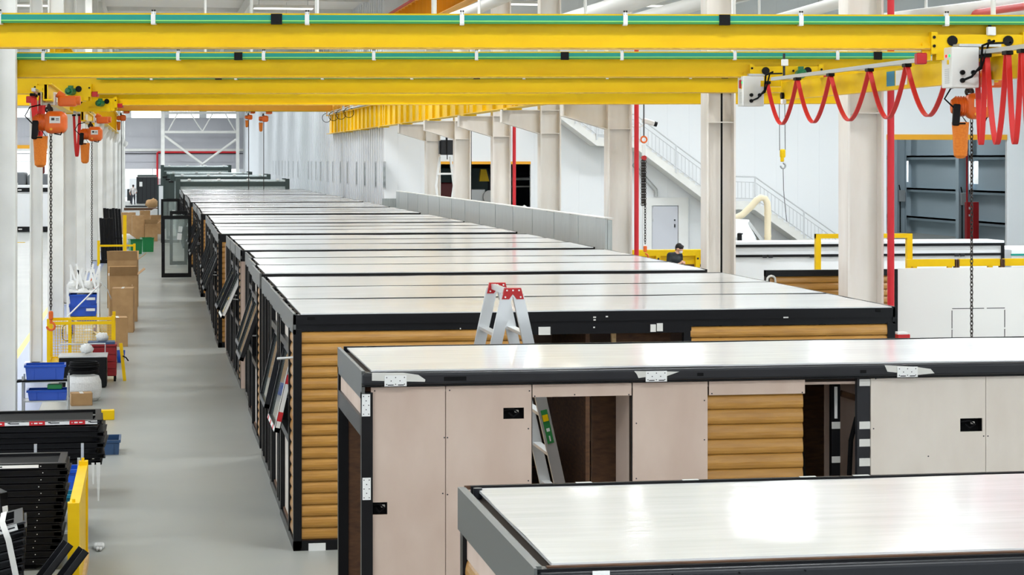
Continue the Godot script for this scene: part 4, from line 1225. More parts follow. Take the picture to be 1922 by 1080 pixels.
func module_row() -> void:
	var fronts := [21.8, 29.6, 37.4, 45.6, 53.5, 62.4, 70.6, 79.6, 87.8, 96.6, 105.1]
	var words := ["first", "second", "third", "fourth", "fifth", "sixth", "seventh", "eighth", "ninth", "tenth", "eleventh"]
	var x0 := 1.44
	var x1 := 7.86
	var h := 2.41
	for k in fronts.size():
		for u in 3:
			var d: float = fronts[k] + 2.31 * u
			var fine := k < 2
			var xs: float = x0 + [[0.0, 0.015, 0.03], [0.05, 0.1, 0.15], [0.11, 0.105, 0.1], [-0.02, 0.0, 0.02], [0.06, 0.07, 0.09], [0.0, 0.03, 0.05], [0.06, 0.06, 0.07], [-0.02, 0.0, 0.03], [0.06, 0.06, 0.06], [0.0, 0.0, 0.0], [0.05, 0.05, 0.05]][k][u]
			var t := module_frame("white-roofed module, %s unit of the %s three-unit block behind the ladder" % [["front", "middle", "rear"][u], words[k]], xs, x1, d, 2.29, h, 0.17, fine)
			module_end(t, u, xs, d, 2.29, h, fine)
			var o := t.position
			if u == 2:
				part(t, "rear_wall", B.new(o).bb(Vector3(x0 + 0.08, 0.1, -d - 2.24), Vector3(x1 - 0.08, h - 0.15, -d - 2.26)), M.cream_board)
			if u == 0:
				if k == 0:
					block_front(t, x0, x1, d, h)
				else:
					slats_front(t, xs + 0.085, x1 - 0.085, d + 0.03, 0.11, h - 0.17, k < 4)
	# open glazed doors swung into the aisle farther down
	for q in [[71.4, 0.37, 1.36, 2.07, "open black-framed glass door nearest the green bins, swung into the aisle"], [79.8, 0.72, 1.37, 2.02, "narrow open black-framed glass door behind the nearest one"], [101.0, 0.5, 1.38, 2.07, "open black-framed glass door far down the row beside the leaning white panel"], [106.0, 0.8, 1.38, 2.0, "last open black-framed glass door before the wrapped modules"]]:
		var d: float = (q[0] - 0.9 * sn) / cs
		var t := thing("glass_door", q[4], "door", Vector3(q[1], 0.04, -d), "open glass doors")
		var wdt: float = q[2] - q[1]
		var hh: float = q[3]
		part(t, "door_frame", panel(B.new(), 0, 0.0, wdt, 0.0, hh, -0.025, 0.025, [[0.11, wdt - 0.11, 0.14, hh - 0.12]]), M.dark_green_steel if q[0] > 200 else M.black_steel)
		part(t, "pane", B.new().bb(Vector3(0.11, 0.14, -0.004), Vector3(wdt - 0.11, hh - 0.12, 0.004)), M.glass)
		part(t, "notice", B.new().box(Vector3(wdt * 0.6, hh * 0.66, 0.01), Vector3(0.15, 0.22, 0.004), Basis(Vector3(0, 0, 1), -0.1)), M.plate_white)
		part(t, "handle", B.new().box(Vector3(0.055, hh * 0.48, 0.04), Vector3(0.03, 0.24, 0.04)), M.slate_steel)

# front of the first block: siding, a wide opening, siding
func block_front(t: Node3D, x0: float, x1: float, d: float, h: float) -> void:
	var o := t.position
	var a := xd(984, d)
	var b := xd(1293, d)
	slats_front(t, x0 + 0.085, a, d + 0.03, 0.11, h - 0.175, true)
	slats_front(t, b + 0.02, x1 - 0.085, d + 0.03, 0.11, h - 0.175, true)
	part(t, "door_header", B.new(o).bb(Vector3(a, h - 0.235, -d - 0.012), Vector3(b, h - 0.17, -d - 0.08)), M.black_steel)
	part(t, "door_jamb", B.new(o).bb(Vector3(a - 0.01, 0.1, -d - 0.01), Vector3(a + 0.07, h - 0.17, -d - 0.1)).bb(Vector3(b - 0.05, 0.1, -d - 0.01), Vector3(b + 0.03, h - 0.17, -d - 0.1)), M.black_steel)
	part(t, "inner_board", B.new(o).bb(Vector3(xd(1174, d), 0.13, -d - 0.5), Vector3(xd(1280, d), h - 0.2, -d - 0.52)), M.brown_board)
	part(t, "inner_stud", B.new(o).bb(Vector3(xd(1160, d), 0.13, -d - 0.3), Vector3(xd(1168, d), h - 0.2, -d - 0.36)), M.pallet_wood)
	part(t, "inner_wall", B.new(o).bb(Vector3(xd(1110, d), 0.13, -d - 0.3), Vector3(xd(1118, d), h - 0.2, -d - 2.2)), M.brown_board)
	for q in [[1011, 613, 1033, 628], [1221, 611, 1231, 625], [1233, 609, 1244, 624]]:
		part(t, "tape", B.new(o).bb(Vector3(xd(q[0], d), yd(q[1], 4.5, d), -d - 0.011), Vector3(xd(q[2], d), yd(q[3], 4.5, d), -d + 0.004)), M.tape_white)
	for q in [[1116, 596, 5], [1139, 595, 4], [1116, 601, 4], [1475, 601, 9], [864, 614, 2], [1115, 615, 3]]:
		part(t, "paint_chip", B.new(o).box(Vector3(xd(q[0], d), yd(q[1], 4.5, d), -d + 0.002), Vector3(0.006 * q[2], 0.014, 0.004)), M.tape_white)
	part(t, "rail_slot", B.new(o).rbox(Vector3(xd(584, d), yd(598, 1.6, d), -d), Vector3(0.08, 0.03, 0.01), 0.004, 1), M.rubber)
	part(t, "rail_slot", B.new(o).rbox(Vector3(xd(1648, d), yd(584, 7, d), -d), Vector3(0.06, 0.035, 0.01), 0.004, 1), M.rubber)
	# lower plinth with label plate
	part(t, "lifting_bracket", B.new(o).bb(Vector3(xd(579, d), 0.0, -d), Vector3(xd(611, d), 0.075, -d + 0.02)), M.plate_white)
	part(t, "door_stay", B.new(o).cyl(Vector3(x0 - 0.14, 1.93, -d - 0.4), Vector3(x0 + 0.06, 1.95, -d - 0.3), 0.014, -1, 8), M.zinc)

# perforated white bracket plate, facing the camera
func bracket_plate(t: Node3D, c: Vector3, w: float, h: float) -> void:
	var p := part(t, "bracket_plate", B.new(t.position).box(c, Vector3(w, h, 0.006)), M.plate_white)
	var holes := B.new(t.position)
	for i in 5:
		for j in 3:
			if (i + j) % 2 == 0:
				var dxx := (float(i) - 2.0) / 5.0
				var dyy := (float(j) - 1.0) / 3.2
				var pos := c + (Vector3(dyy * w, dxx * h, 0.0045) if h > w else Vector3(dxx * w, dyy * h, 0.0045))
				holes.cyl(pos - Vector3(0, 0, 0.002), pos, 0.0045, -1, 6)
	if h <= w:
		holes.box(c + Vector3(-w * 0.22, -h * 0.38, 0.004), Vector3(w * 0.26, 0.007, 0.004))
		holes.box(c + Vector3(w * 0.24, -h * 0.38, 0.004), Vector3(w * 0.26, 0.007, 0.004))
	stuff(part(p, "bracket_holes", holes, M.ink))

func near_modules() -> void:
	# ---- cream-panelled module in front of the ladder
	var d := 15.82
	var dep := 2.06
	var x0 := 1.55
	var x1 := 8.0
	var h := 2.41
	var t := module_frame("cream-panelled module with white roof, between the ladder and the foremost roof", x0, x1, d, dep, h, 0.1, true)
	var o := t.position
	var X := func(px: float) -> float: return xd(px, d)
	var Y := func(py: float, px := 1000.0) -> float: return yd(py, xd(px, d), d)
	# rounded lip over the front rail
	part(t, "front_lip", B.new(o).rbox(Vector3((x0 + x1) / 2, h - 0.048, -d + 0.012), Vector3(x1 - x0, 0.09, 0.06), 0.022, 3), M.slate_steel)
	part(t, "drip_edge", B.new(o).bb(Vector3(x0, h - 0.106, -d - 0.01), Vector3(x1, h - 0.098, -d + 0.015)), M.black_steel)
	var top := h - 0.115
	var zf := -d - 0.03
	# wall boards, with cut-outs for sockets
	var cut := [X.call(946), X.call(985), Y.call(787), Y.call(766)]
	var b1 := panel(B.new(o), 0, X.call(838), X.call(999), 0.1, top, zf - 0.015, zf, [cut])
	part(t, "wall_board", b1, M.cream_board)
	var cut2 := [X.call(699), X.call(728), Y.call(960), Y.call(937)]
	part(t, "wall_board", panel(B.new(o), 0, X.call(697), X.call(836.6), 0.1, top, zf - 0.015, zf, [cut2]), M.cream_board)
	part(t, "header_board", B.new(o).bb(Vector3(X.call(1001), Y.call(747), zf - 0.015), Vector3(X.call(1187), top, zf)), M.cream_board)
	part(t, "wall_board", B.new(o).bb(Vector3(X.call(1189.5), 0.1, zf - 0.015), Vector3(X.call(1330), top, zf)), M.cream_board)
	part(t, "header_board", B.new(o).bb(Vector3(X.call(1333), Y.call(742, 1400), zf - 0.015), Vector3(X.call(1513), top, zf)), M.cream_board)
	slats_front(t, X.call(1331), X.call(1511), d + 0.07, 0.11, Y.call(742, 1400), true)
	var cut3 := [X.call(1805), X.call(1847), Y.call(812, 1800), Y.call(787, 1800)]
	part(t, "wall_board", panel(B.new(o), 0, X.call(1637), X.call(1852.5), 0.1, top, zf - 0.015, zf, [cut3]), M.white_board)
	part(t, "wall_board", B.new(o).bb(Vector3(X.call(1853.5), 0.1, zf - 0.015), Vector3(x1 - 0.08, top, zf)), M.white_board)
	for c in [cut, cut2, cut3]:
		var k: Array = c
		var cx: float = (k[0] + k[1]) / 2
		var cy: float = (k[2] + k[3]) / 2
		var sb := part(t, "socket_box", panel(B.new(o), 0, k[0] - 0.01, k[1] + 0.01, k[2] - 0.01, k[3] + 0.01, zf - 0.1, zf - 0.09).bb(Vector3(k[0] - 0.008, k[2] - 0.008, zf - 0.09), Vector3(k[0], k[3] + 0.008, zf - 0.016)).bb(Vector3(k[1], k[2] - 0.008, zf - 0.09), Vector3(k[1] + 0.008, k[3] + 0.008, zf - 0.016)), M.rubber)
		part(sb, "socket_cable", B.new(o).tube([Vector3(k[0] + 0.01, cy + 0.02, zf - 0.05), Vector3(cx, cy + 0.03, zf - 0.03), Vector3(cx + 0.04, cy, zf - 0.025), Vector3(cx, cy - 0.03, zf - 0.03), Vector3(cx - 0.03, cy, zf - 0.05)], 0.008, 6), M.black_plastic)
		part(sb, "socket_connector", B.new(o).rbox(Vector3(cx + 0.03, cy + 0.01, zf - 0.05), Vector3(0.03, 0.02, 0.02), 0.004, 1), M.tape_white)
	var sc := B.new(o)
	for q in [[704, 735], [995, 735], [845, 734], [1005, 745], [1080, 742], [1182, 742], [1196, 1065], [1324, 753], [1338, 740], [1508, 738], [1196, 796], [1646, 712], [1720, 709], [1844, 705], [835, 823], [841, 823], [832, 928], [841, 930], [993, 806], [993, 904], [1196, 900], [1324, 827], [1642, 806], [1745, 858], [1849, 820], [1857, 820]]:
		sc.cyl(Vector3(X.call(q[0]), yd(q[1], X.call(q[0]), d), zf), Vector3(X.call(q[0]), yd(q[1], X.call(q[0]), d), zf + 0.002), 0.006, -1, 6)
	stuff(part(t, "board_screws", sc, M.ink))
	# openings: posts and dark lining
	part(t, "door_post", B.new(o).bb(Vector3(X.call(999.5), 0.1, zf - 0.08), Vector3(X.call(1001), top, zf - 0.016)).bb(Vector3(X.call(1187), 0.1, zf - 0.08), Vector3(X.call(1189), top, zf - 0.016)), M.black_steel)
	part(t, "inner_jamb", B.new(o).bb(Vector3(X.call(1188), 0.13, zf - 0.02), Vector3(X.call(1190), top - 0.1, -d - 0.6)), M.cream_board)
	part(t, "inner_stud", B.new(o).bb(Vector3(xd(1160, 16.6), 0.13, -16.6), Vector3(xd(1167, 16.6), 2.2, -16.65)), M.pallet_wood)
	part(t, "inner_partition", B.new(o).bb(Vector3(xd(1112, 16.8), 0.13, -16.8), Vector3(xd(1160, 16.8), 2.24, -16.86)), M.brown_board)
	var dr := d + dep
	part(t, "rear_wall", panel(B.new(o), 0, x0 + 0.08, x1 - 0.08, 0.1, h - 0.15, -dr + 0.05, -dr + 0.07, [[xd(992, dr), xd(1115, dr), 0.0, h - 0.2]]), M.brown_board)
	# open bay with studs, cables and taped post
	part(t, "bay_partition", B.new(o).bb(Vector3(xd(1575, d + 0.7), 0.13, -d - 0.7), Vector3(xd(1640, d + 0.7), 2.24, -d - 0.72)), M.cream_board)
	part(t, "bay_board", B.new(o).bb(Vector3(xd(1548, d + 0.9), 0.13, -d - 0.9), Vector3(xd(1568, d + 0.9), 2.24, -d - 0.92)), M.cream_board)
	part(t, "bay_stud", B.new(o).bb(Vector3(xd(1561, d + 0.4), 0.13, -d - 0.4), Vector3(xd(1577, d + 0.4), 2.24, -d - 0.46)), M.black_steel)
	part(t, "bay_conduit", B.new(o).cyl(Vector3(xd(1569, d + 0.36), 1.95, -d - 0.36), Vector3(xd(1569, d + 0.36), 2.2, -d - 0.36), 0.014, -1, 8), M.plate_white)
	part(t, "bay_rail", B.new(o).box(Vector3(xd(1592, d + 0.5), Y.call(757, 1590), -d - 0.5), Vector3(0.13, 0.05, 0.05), Basis(Vector3(0, 0, 1), -0.3)), M.brown_board)
	part(t, "bay_hose", B.new(o).tube([Vector3(xd(1594, d + 0.3), 0.2, -d - 0.3), Vector3(xd(1594, d + 0.3), 1.5, -d - 0.3), Vector3(xd(1597, d + 0.3), 1.78, -d - 0.3), Vector3(xd(1606, d + 0.3), 1.96, -d - 0.28), Vector3(xd(1618, d + 0.3), 2.0, -d - 0.26)], 0.02, 8), M.rubber)
	part(t, "bay_sheeting", B.new(o).prism(PackedVector2Array([Vector2(X.call(1511), 0.13), Vector2(X.call(1511), 2.28), Vector2(X.call(1546), 2.28), Vector2(X.call(1552), 1.8), Vector2(X.call(1560), 1.3), Vector2(X.call(1562), 0.13)]), Transform3D(Basis(), Vector3(0, 0, -d - 0.62)), 0.02), M.rubber)
	var tp := part(t, "taped_post", B.new(o).bb(Vector3(X.call(1612), 0.1, zf - 0.06), Vector3(X.call(1636), top, zf - 0.01)), M.slate_steel)
	for q in [[713, 726], [793, 807], [826, 840], [862, 877]]:
		part(tp, "white_tape", B.new(o).bb(Vector3(X.call(1616), Y.call(q[1], 1620), zf - 0.012), Vector3(X.call(1636.5), Y.call(q[0], 1620), zf - 0.006)), M.tape_white)
	for q in [[793, 806], [858, 870]]:
		part(t, "stud_tape", B.new(o).bb(Vector3(xd(1561, d + 0.4), yd(q[1], 5.2, d + 0.4), -d - 0.405), Vector3(xd(1577, d + 0.4), yd(q[0], 5.2, d + 0.4), -d - 0.396)), M.tape_white)
	# bracket plates and tape on the lip and post
	bracket_plate(t, Vector3(X.call(741), h - 0.06, -d + 0.05), 0.165, 0.08)
	bracket_plate(t, Vector3(X.call(1229), h - 0.06, -d + 0.05), 0.165, 0.08)
	bracket_plate(t, Vector3(X.call(1699), h - 0.06, -d + 0.05), 0.165, 0.08)
	bracket_plate(t, Vector3(X.call(687), yd(761, 1.6, d), -d + 0.004), 0.062, 0.165)
	bracket_plate(t, Vector3(X.call(688), yd(918, 1.6, d), -d + 0.004), 0.062, 0.165)
	for q in [[[697, 699], [754, 699], [784, 703], [797, 712], [796, 716], [697, 714]], [[1188, 696], [1272, 697], [1250, 705], [1210, 707], [1196, 709], [1193, 702]], [[1657, 685], [1715, 688], [1743, 692], [1750, 700], [1720, 703], [1662, 697]]]:
		var poly := PackedVector2Array()
		for p in q:
			poly.append(Vector2(X.call(p[0]), yd(p[1], X.call(p[0]), d)))
		part(t, "masking_tape", B.new(o).prism(poly, Transform3D(Basis(), Vector3(0, 0, -d + 0.043)), 0.004), M.tape_white)
	for q in [[853, 0.17, 0.032], [1312, 0.05, 0.025], [1617, 0.05, 0.025]]:
		part(t, "lip_slot", B.new(o).rbox(Vector3(X.call(q[0]), h - 0.052, -d + 0.042), Vector3(q[1], q[2], 0.006), 0.002, 1), M.rubber)
	# left end: dark opening with cream strips
	part(t, "end_lintel", B.new(o).bb(Vector3(x0 + 0.02, h - 0.34, -d - 0.09), Vector3(x0 + 0.04, h - 0.2, -d - dep + 0.09)), M.cream_board)
	part(t, "end_header", B.new(o).bb(Vector3(x0 + 0.0, h - 0.48, -d - 0.05), Vector3(x0 + 0.06, h - 0.34, -d - dep + 0.05)), M.slate_steel)
	# ---- foremost module, mostly roof
	d = 8.12
	dep = 2.03
	x0 = 1.47
	x1 = 7.95
	t = module_frame("foremost module with glossy white roof and dark steel side fascia", x0, x1, d, dep, h, 0.1, true, 0.03)
	o = t.position
	part(t, "front_lip", B.new(o).rbox(Vector3((x0 + x1) / 2, h - 0.055, -d + 0.012), Vector3(x1 - x0, 0.09, 0.06), 0.022, 3), M.slate_steel)
	part(t, "deep_fascia", B.new(o).bb(Vector3(x0 - 0.012, h - 0.19, -d + 0.04), Vector3(x0, h + 0.012, -d - dep)), M.fascia_grey)
	part(t, "corner_bolt", B.new(o).cyl(Vector3(x0 + 0.07, h - 0.03, -d - dep + 0.1), Vector3(x0 + 0.07, h + 0.02, -d - dep + 0.1), 0.022, -1, 10), M.slate_steel)
	part(t, "rear_capping", B.new(o).bb(Vector3(x0 + 0.02, h + 0.0, -d - dep - 0.005), Vector3(x1, h + 0.018, -d - dep + 0.012)), M.brown_board)
	part(t, "front_capping", B.new(o).bb(Vector3(x0 + 0.05, h - 0.003, -d - 0.045), Vector3(x1, h + 0.006, -d - 0.02)), M.brown_board)
	part(t, "lip_plate", B.new(o).bb(Vector3(xd(1108, d), h - 0.06, -d + 0.041), Vector3(xd(1140, d), h - 0.005, -d + 0.046)), M.plate_white)
	var bl := B.new(o)
	for px in [1257, 1382, 1505]:
		bl.cyl(Vector3(xd(px, d), h - 0.03, -d + 0.04), Vector3(xd(px, d), h - 0.03, -d + 0.048), 0.004, -1, 8)
	part(t, "lip_bolts", bl, M.rubber)
	slats_side(t, x0 + 0.035, d + 0.1, d + dep - 0.1, 0.12, h - 0.3, true)
	part(t, "end_board", B.new(o).bb(Vector3(x0 + 0.02, h - 0.32, -d - 0.09), Vector3(x0 + 0.045, h - 0.18, -d - dep + 0.09)), M.cream_board)
	part(t, "front_wall", B.new(o).bb(Vector3(x0 + 0.08, 0.1, -d - 0.03), Vector3(x1 - 0.08, h - 0.1, -d - 0.045)), M.cream_board)
	part(t, "rear_wall", B.new(o).bb(Vector3(x0 + 0.08, 0.1, -d - dep + 0.03), Vector3(x1 - 0.08, h - 0.1, -d - dep + 0.045)), M.cream_board)
	for px in [1080, 1280, 1500, 1600]:
		part(t, "roof_tape", B.new(o).bb(Vector3(xd(px, d + dep), h + 0.0185, -d - dep + 0.02), Vector3(xd(px + 30, d + dep), h + 0.0205, -d - dep - 0.006)), M.tape_white)

func ladder() -> void:
	var w := 19.2
	var p := wx(962, 541, w)
	var dn := -p.z
	var apex := p.y
	var t := thing("step_ladder", "tall aluminium step ladder with red top caps standing behind the cream-panelled module", "ladder", Vector3(p.x, 0, -dn))
	var deep := 0.86
	var half := 0.62
	for zi in 2:
		var z := -deep * zi
		for s in [-1, 1]:
			var a := Vector3(0.05 * s, apex - 0.06, z)
			var f := Vector3(half * s + 0.05 * s, 0, z)
			var dir := (f - a).normalized()
			var b := B.new()
			var side := Vector3(0, 0, 1).cross(dir).normalized()
			b.box((a + f) / 2, Vector3(0.1, (f - a).length(), 0.022), Basis(side, dir, Vector3(0, 0, 1)))
			b.box((a + f) / 2 + side * 0.045 + Vector3(0, 0, -0.02), Vector3(0.01, (f - a).length(), 0.04), Basis(side, dir, Vector3(0, 0, 1)))
			b.box((a + f) / 2 - side * 0.045 + Vector3(0, 0, -0.02), Vector3(0.01, (f - a).length(), 0.04), Basis(side, dir, Vector3(0, 0, 1)))
			var stl := part(t, "stile", b, M.aluminium)
			part(stl, "rubber_foot", B.new().box(f + Vector3(0, 0.03, 0), Vector3(0.12, 0.06, 0.05)), M.rubber)
			if zi == 0 and s == 1:
				var q := a.lerp(f, 0.43)
				var bs := Basis(side, dir, Vector3(0, 0, 1))
				var lb := part(stl, "green_label", B.new().box(q + Vector3(0, 0, 0.012), Vector3(0.06, 0.31, 0.003), bs), M.rail_green)
				part(lb, "yellow_patch", B.new().box(q - dir * 0.08 + Vector3(0, 0, 0.0145), Vector3(0.05, 0.06, 0.003), bs), M.yellow)
				part(lb, "white_print", B.new().box(q + dir * 0.03 + Vector3(0, 0, 0.0145), Vector3(0.03, 0.03, 0.003), bs).box(q + dir * 0.11 + Vector3(0, 0, 0.0145), Vector3(0.012, 0.05, 0.003), bs), M.plate_white)
		var cap := PackedVector2Array([Vector2(-0.075, 0.0), Vector2(0.075, 0.0), Vector2(0.1, -0.1), Vector2(0.035, -0.1), Vector2(0.0, -0.05), Vector2(-0.035, -0.1), Vector2(-0.1, -0.1)])
		var c := part(t, "top_cap", B.new().prism(cap, Transform3D(Basis(), Vector3(0, apex, z)), 0.05), M.red_plastic)
		var rv := B.new()
		for q in [[-0.07, -0.08], [0.07, -0.08], [-0.055, -0.02], [0.055, -0.02], [0.0, -0.02]]:
			rv.cyl(Vector3(q[0], apex + q[1], z + 0.025), Vector3(q[0], apex + q[1], z + 0.03), 0.008, -1, 8)
		part(c, "rivets", rv, M.plate_white)
	part(t, "top_bar", B.new().bb(Vector3(-0.06, apex - 0.06, -deep), Vector3(-0.02, apex - 0.01, 0)), M.aluminium)
	for s in [-1, 1]:
		for k in 8:
			var y := apex - 0.06 - 0.365 * (k + 1)
			if y < 0.15: continue
			var x: float = s * (0.05 + half * (apex - 0.06 - y) / (apex - 0.06))
			part(t, "rung", B.new().box(Vector3(x, y, -deep / 2), Vector3(0.075, 0.028, deep - 0.02)), M.aluminium)

# ---------------------------------------------------------------- right yard beyond the columns
func right_yard() -> void:
	# tan-clad module with a white side part
	var w := 34.3
	var d := (w - 11.5 * sn) / cs
	var x0 := xd(1437, d)
	var xm := xd(1685, d)
	var x1 := x0 + 6.4
	var h := yd(507, 10.5, d)
	var t := thing("tan_wall_unit", "tan-clad and white-panelled wall unit behind the column with the red pipe", "wall unit", Vector3((x0 + x1) / 2, 0, -d - 0.07))
	var o := t.position
	part(t, "top_rail", B.new(o).bb(Vector3(x0, h - 0.1, -d), Vector3(xm, h, -d - 0.1)), M.black_steel)
	part(t, "corner_post", B.new(o).bb(Vector3(x0, 0, -d), Vector3(x0 + 0.07, h, -d - 0.09)), M.black_steel)
	part(t, "corner_post", B.new(o).bb(Vector3(xm - 0.05, 0, -d + 0.004), Vector3(xm, h, -d - 0.09)), M.black_steel)
	slats_front(t, x0 + 0.07, xm - 0.05, d + 0.04, 0.1, h - 0.1, true)
	part(t, "side_panel", B.new(o).bb(Vector3(xm + 0.002, 0.05, -d - 0.02), Vector3(x1, h + 0.012, -d - 0.05)), M.panel_white)
	part(t, "back_board", B.new(o).bb(Vector3(x0 + 0.02, 0.0, -d - 0.1), Vector3(x1, h - 0.02, -d - 0.14)), M.cream_board)
	var gr := B.new(o)
	var za := -d - 0.018
	for q in [[1788, 579, 1848, 580.3], [1853, 579, 1887, 580.3], [1787, 583, 1788.4, 617], [1787, 619, 1788.4, 690], [1886, 583, 1887.4, 616], [1886, 619, 1887.4, 690]]:
		gr.bb(Vector3(xd(q[0], d), yd(q[1], 13, d), za - 0.01), Vector3(xd(q[2], d), yd(q[3], 13, d), za))
	part(t, "hatch_outline", gr, M.slate_steel)
	part(t, "tie_loop", B.new(o).torus(Vector3(x0 + 0.09, h - 0.22, -d + 0.01), 0.07, 0.02, Basis(), 12, 6, 0.06), M.tape_white)
	# red extinguisher box on a white stand
	var rp := wx(1693, 640, 33.4)
	var rb := thing("extinguisher_box", "red box on a white stand beside the tan-clad module", "box", Vector3(rp.x, 0, rp.z))
	part(rb, "stand", B.new().bb(Vector3(-0.1, 0, -0.1), Vector3(0.1, 1.06, 0.06)), M.plate_white)
	part(rb, "box", B.new().rbox(Vector3(0, 1.16, 0), Vector3(0.2, 0.2, 0.2), 0.01, 1), M.red_plastic)
	part(rb, "lid", B.new().box(Vector3(-0.02, 1.275, 0), Vector3(0.17, 0.03, 0.2)), M.plate_white)
	# long white module behind, with black edge lines
	w = 44.0
	d = (w - 14.0 * sn) / cs
	x0 = xd(1368, d)
	x1 = xd(1885, d)
	var y := func(py: float, px: float) -> float: return yd(py, xd(px, d), d)
	h = y.call(455, 1650)
	t = thing("long_white_module", "long white module with two black edge lines behind the yellow frame", "module", Vector3((x0 + x1) / 2, 0, -d - 1.1))
	o = t.position
	part(t, "body", B.new(o).bb(Vector3(x0, 0.08, -d - 0.04), Vector3(x1 - 0.05, h - 0.02, -d - 0.9)), M.wall_white)
	part(t, "roof_edge", B.new(o).bb(Vector3(x0, h - 0.03, -d + 0.0), Vector3(x1, h + 0.02, -d - 0.94)), M.wall_white)
	part(t, "edge_line", B.new(o).bb(Vector3(x0, h - 0.085, -d + 0.01), Vector3(x1, h - 0.03, -d - 0.05)), M.black_steel)
	part(t, "edge_line", B.new(o).bb(Vector3(x0, h - 0.29, -d + 0.012), Vector3(x1 - 0.04, h - 0.24, -d - 0.05)), M.black_steel)
	part(t, "end_post", B.new(o).bb(Vector3(x1 - 0.06, 0.0, -d + 0.012), Vector3(x1, h - 0.03, -d - 0.06)), M.black_steel)
	for px in [1435, 1446, 1524, 1795, 1806]:
		part(t, "edge_clip", B.new(o).box(Vector3(xd(px, d), h - 0.275, -d + 0.02), Vector3(0.09, 0.06, 0.02)), M.slate_steel)
	# next white module on its right
	var wn := thing("teal_lined_module", "white module with a teal edge line at the end of the long white module", "module", Vector3(x1 + 1.6, 0, -d - 0.9))
	o = wn.position
	var h2: float = y.call(469, 1900)
	part(wn, "body", B.new(o).bb(Vector3(x1 + 0.12, 0, -d + 0.1), Vector3(x1 + 3.2, h2, -d - 2.0)), M.wall_white)
	part(wn, "edge_line", B.new(o).bb(Vector3(x1 + 0.1, h2 - 0.12, -d + 0.1), Vector3(x1 + 3.2, h2 - 0.08, -d + 0.13)), M.teal)
	part(wn, "lower_band", B.new(o).bb(Vector3(x1 + 0.1, h2 - 0.5, -d + 0.1), Vector3(x1 + 3.2, h2 - 0.36, -d + 0.13)), M.slate_steel)
	# yellow portal frame and guard rail
	w = 38.4
	d = (w - 12.5 * sn) / cs
	t = thing("portal_barrier", "yellow square-tube portal barrier behind the red-piped column", "barrier", Vector3(xd(1620, d), 0, -d))
	o = t.position
	var yt := yd(439, 12.5, d)
	part(t, "post", B.new(o).bb(Vector3(xd(1530, d), 0, -d - 0.05), Vector3(xd(1539.5, d), yt, -d + 0.05)), M.yellow)
	part(t, "post", B.new(o).bb(Vector3(xd(1701, d), 0, -d - 0.05), Vector3(xd(1711, d), yt, -d + 0.05)), M.yellow)
	part(t, "top_bar", B.new(o).bb(Vector3(xd(1530, d), yt - 0.08, -d - 0.049), Vector3(xd(1711, d), yt, -d + 0.049)), M.yellow)
	var d3 := d - 0.3
	t = thing("guard_rail", "yellow guard rail with short legs above the white panel", "rail", Vector3(xd(1850, d3), 0, -d3))
	o = t.position
	var ra := yd(487, 13.5, d3)
	for q in [[1701, 1790], [1799, 1875], [1883, 1990]]:
		part(t, "rail_bar", B.new(o).bb(Vector3(xd(q[0], d3), ra - 0.13, -d3 - 0.05), Vector3(xd(q[1], d3), ra, -d3 + 0.05)), M.yellow)
	for px in [1705, 1716, 1782, 1858, 1945]:
		part(t, "rail_leg", B.new(o).bb(Vector3(xd(px - 4, d3), 0.0, -d3 - 0.04), Vector3(xd(px + 4, d3), ra - 0.13, -d3 + 0.04)), M.yellow)
	for px in [1793, 1797, 1878, 1882]:
		part(t, "joint_plate", B.new(o).bb(Vector3(xd(px - 1.3, d3), 0.0, -d3 - 0.07), Vector3(xd(px + 1.3, d3), ra - 0.01, -d3 + 0.07)), M.brown_board)
	# yellow beam on trestles behind the worker
	w = 61.0
	d = (w - 15.0 * sn) / cs
	var xa := xd(1186, d)
	var xb := xd(1366, d)
	t = thing("yellow_trestle", "yellow steel beam on trestle legs behind the worker in black", "trestle", Vector3((xa + xb) / 2, 0, -d))
	o = t.position
	var ya := yd(469, 15, d)
	part(t, "top_beam", B.new(o).bb(Vector3(xa, ya - 0.17, -d - 0.3), Vector3(xb, ya, -d + 0.1)), M.yellow)
	part(t, "lower_beam", B.new(o).bb(Vector3(xa, ya - 0.42, -d - 0.25), Vector3(xb, ya - 0.17, -d - 0.05)), M.yellow)
	part(t, "bottom_bar", B.new(o).bb(Vector3(xa, ya - 0.5, -d - 0.25), Vector3(xb, ya - 0.42, -d - 0.05)), M.brown_board)
	for px in [1200, 1234, 1308, 1355]:
		part(t, "leg", B.new(o).bb(Vector3(xd(px - 4, d), 0, -d - 0.1), Vector3(xd(px + 4, d), ya - 0.1, -d + 0.11)), M.yellow)
		part(t, "leg_bolt", B.new(o).cyl(Vector3(xd(px, d), ya - 0.25, -d + 0.11), Vector3(xd(px, d), ya - 0.25, -d + 0.13), 0.03, -1, 8), M.ink)
	# cream dust duct and a saw with a sloping guard
	var wq := 60.0
	var du := thing("dust_duct", "cream dust-extraction duct bending up beside the staircase", "duct", Vector3(wx(1442, 600, wq).x, 0, wx(1442, 600, wq).z))
	var pts := []
	for q in [[1360, 410], [1378, 411], [1394, 403], [1410, 388], [1420, 376], [1428, 371], [1436, 373], [1440, 381], [1441, 392], [1441, 430], [1441, 567]]:
		pts.append(wx(q[0], q[1], wq) - du.position)
	part(du, "pipe", B.new().tube(pts, 0.095, 14), M.duct_cream)
	for py in [401, 444]:
		var c := wx(1441, py, wq) - du.position
		part(du, "joint_ring", B.new().cyl(c - Vector3(0, 0.02, 0), c + Vector3(0, 0.02, 0), 0.105, -1, 14), M.duct_cream)
	wq = 57.0
	var sp := wx(1395, 470, wq)
	var sw := thing("panel_saw", "white machine with sloping guard behind the long white module", "machine", Vector3(sp.x, 0, sp.z))
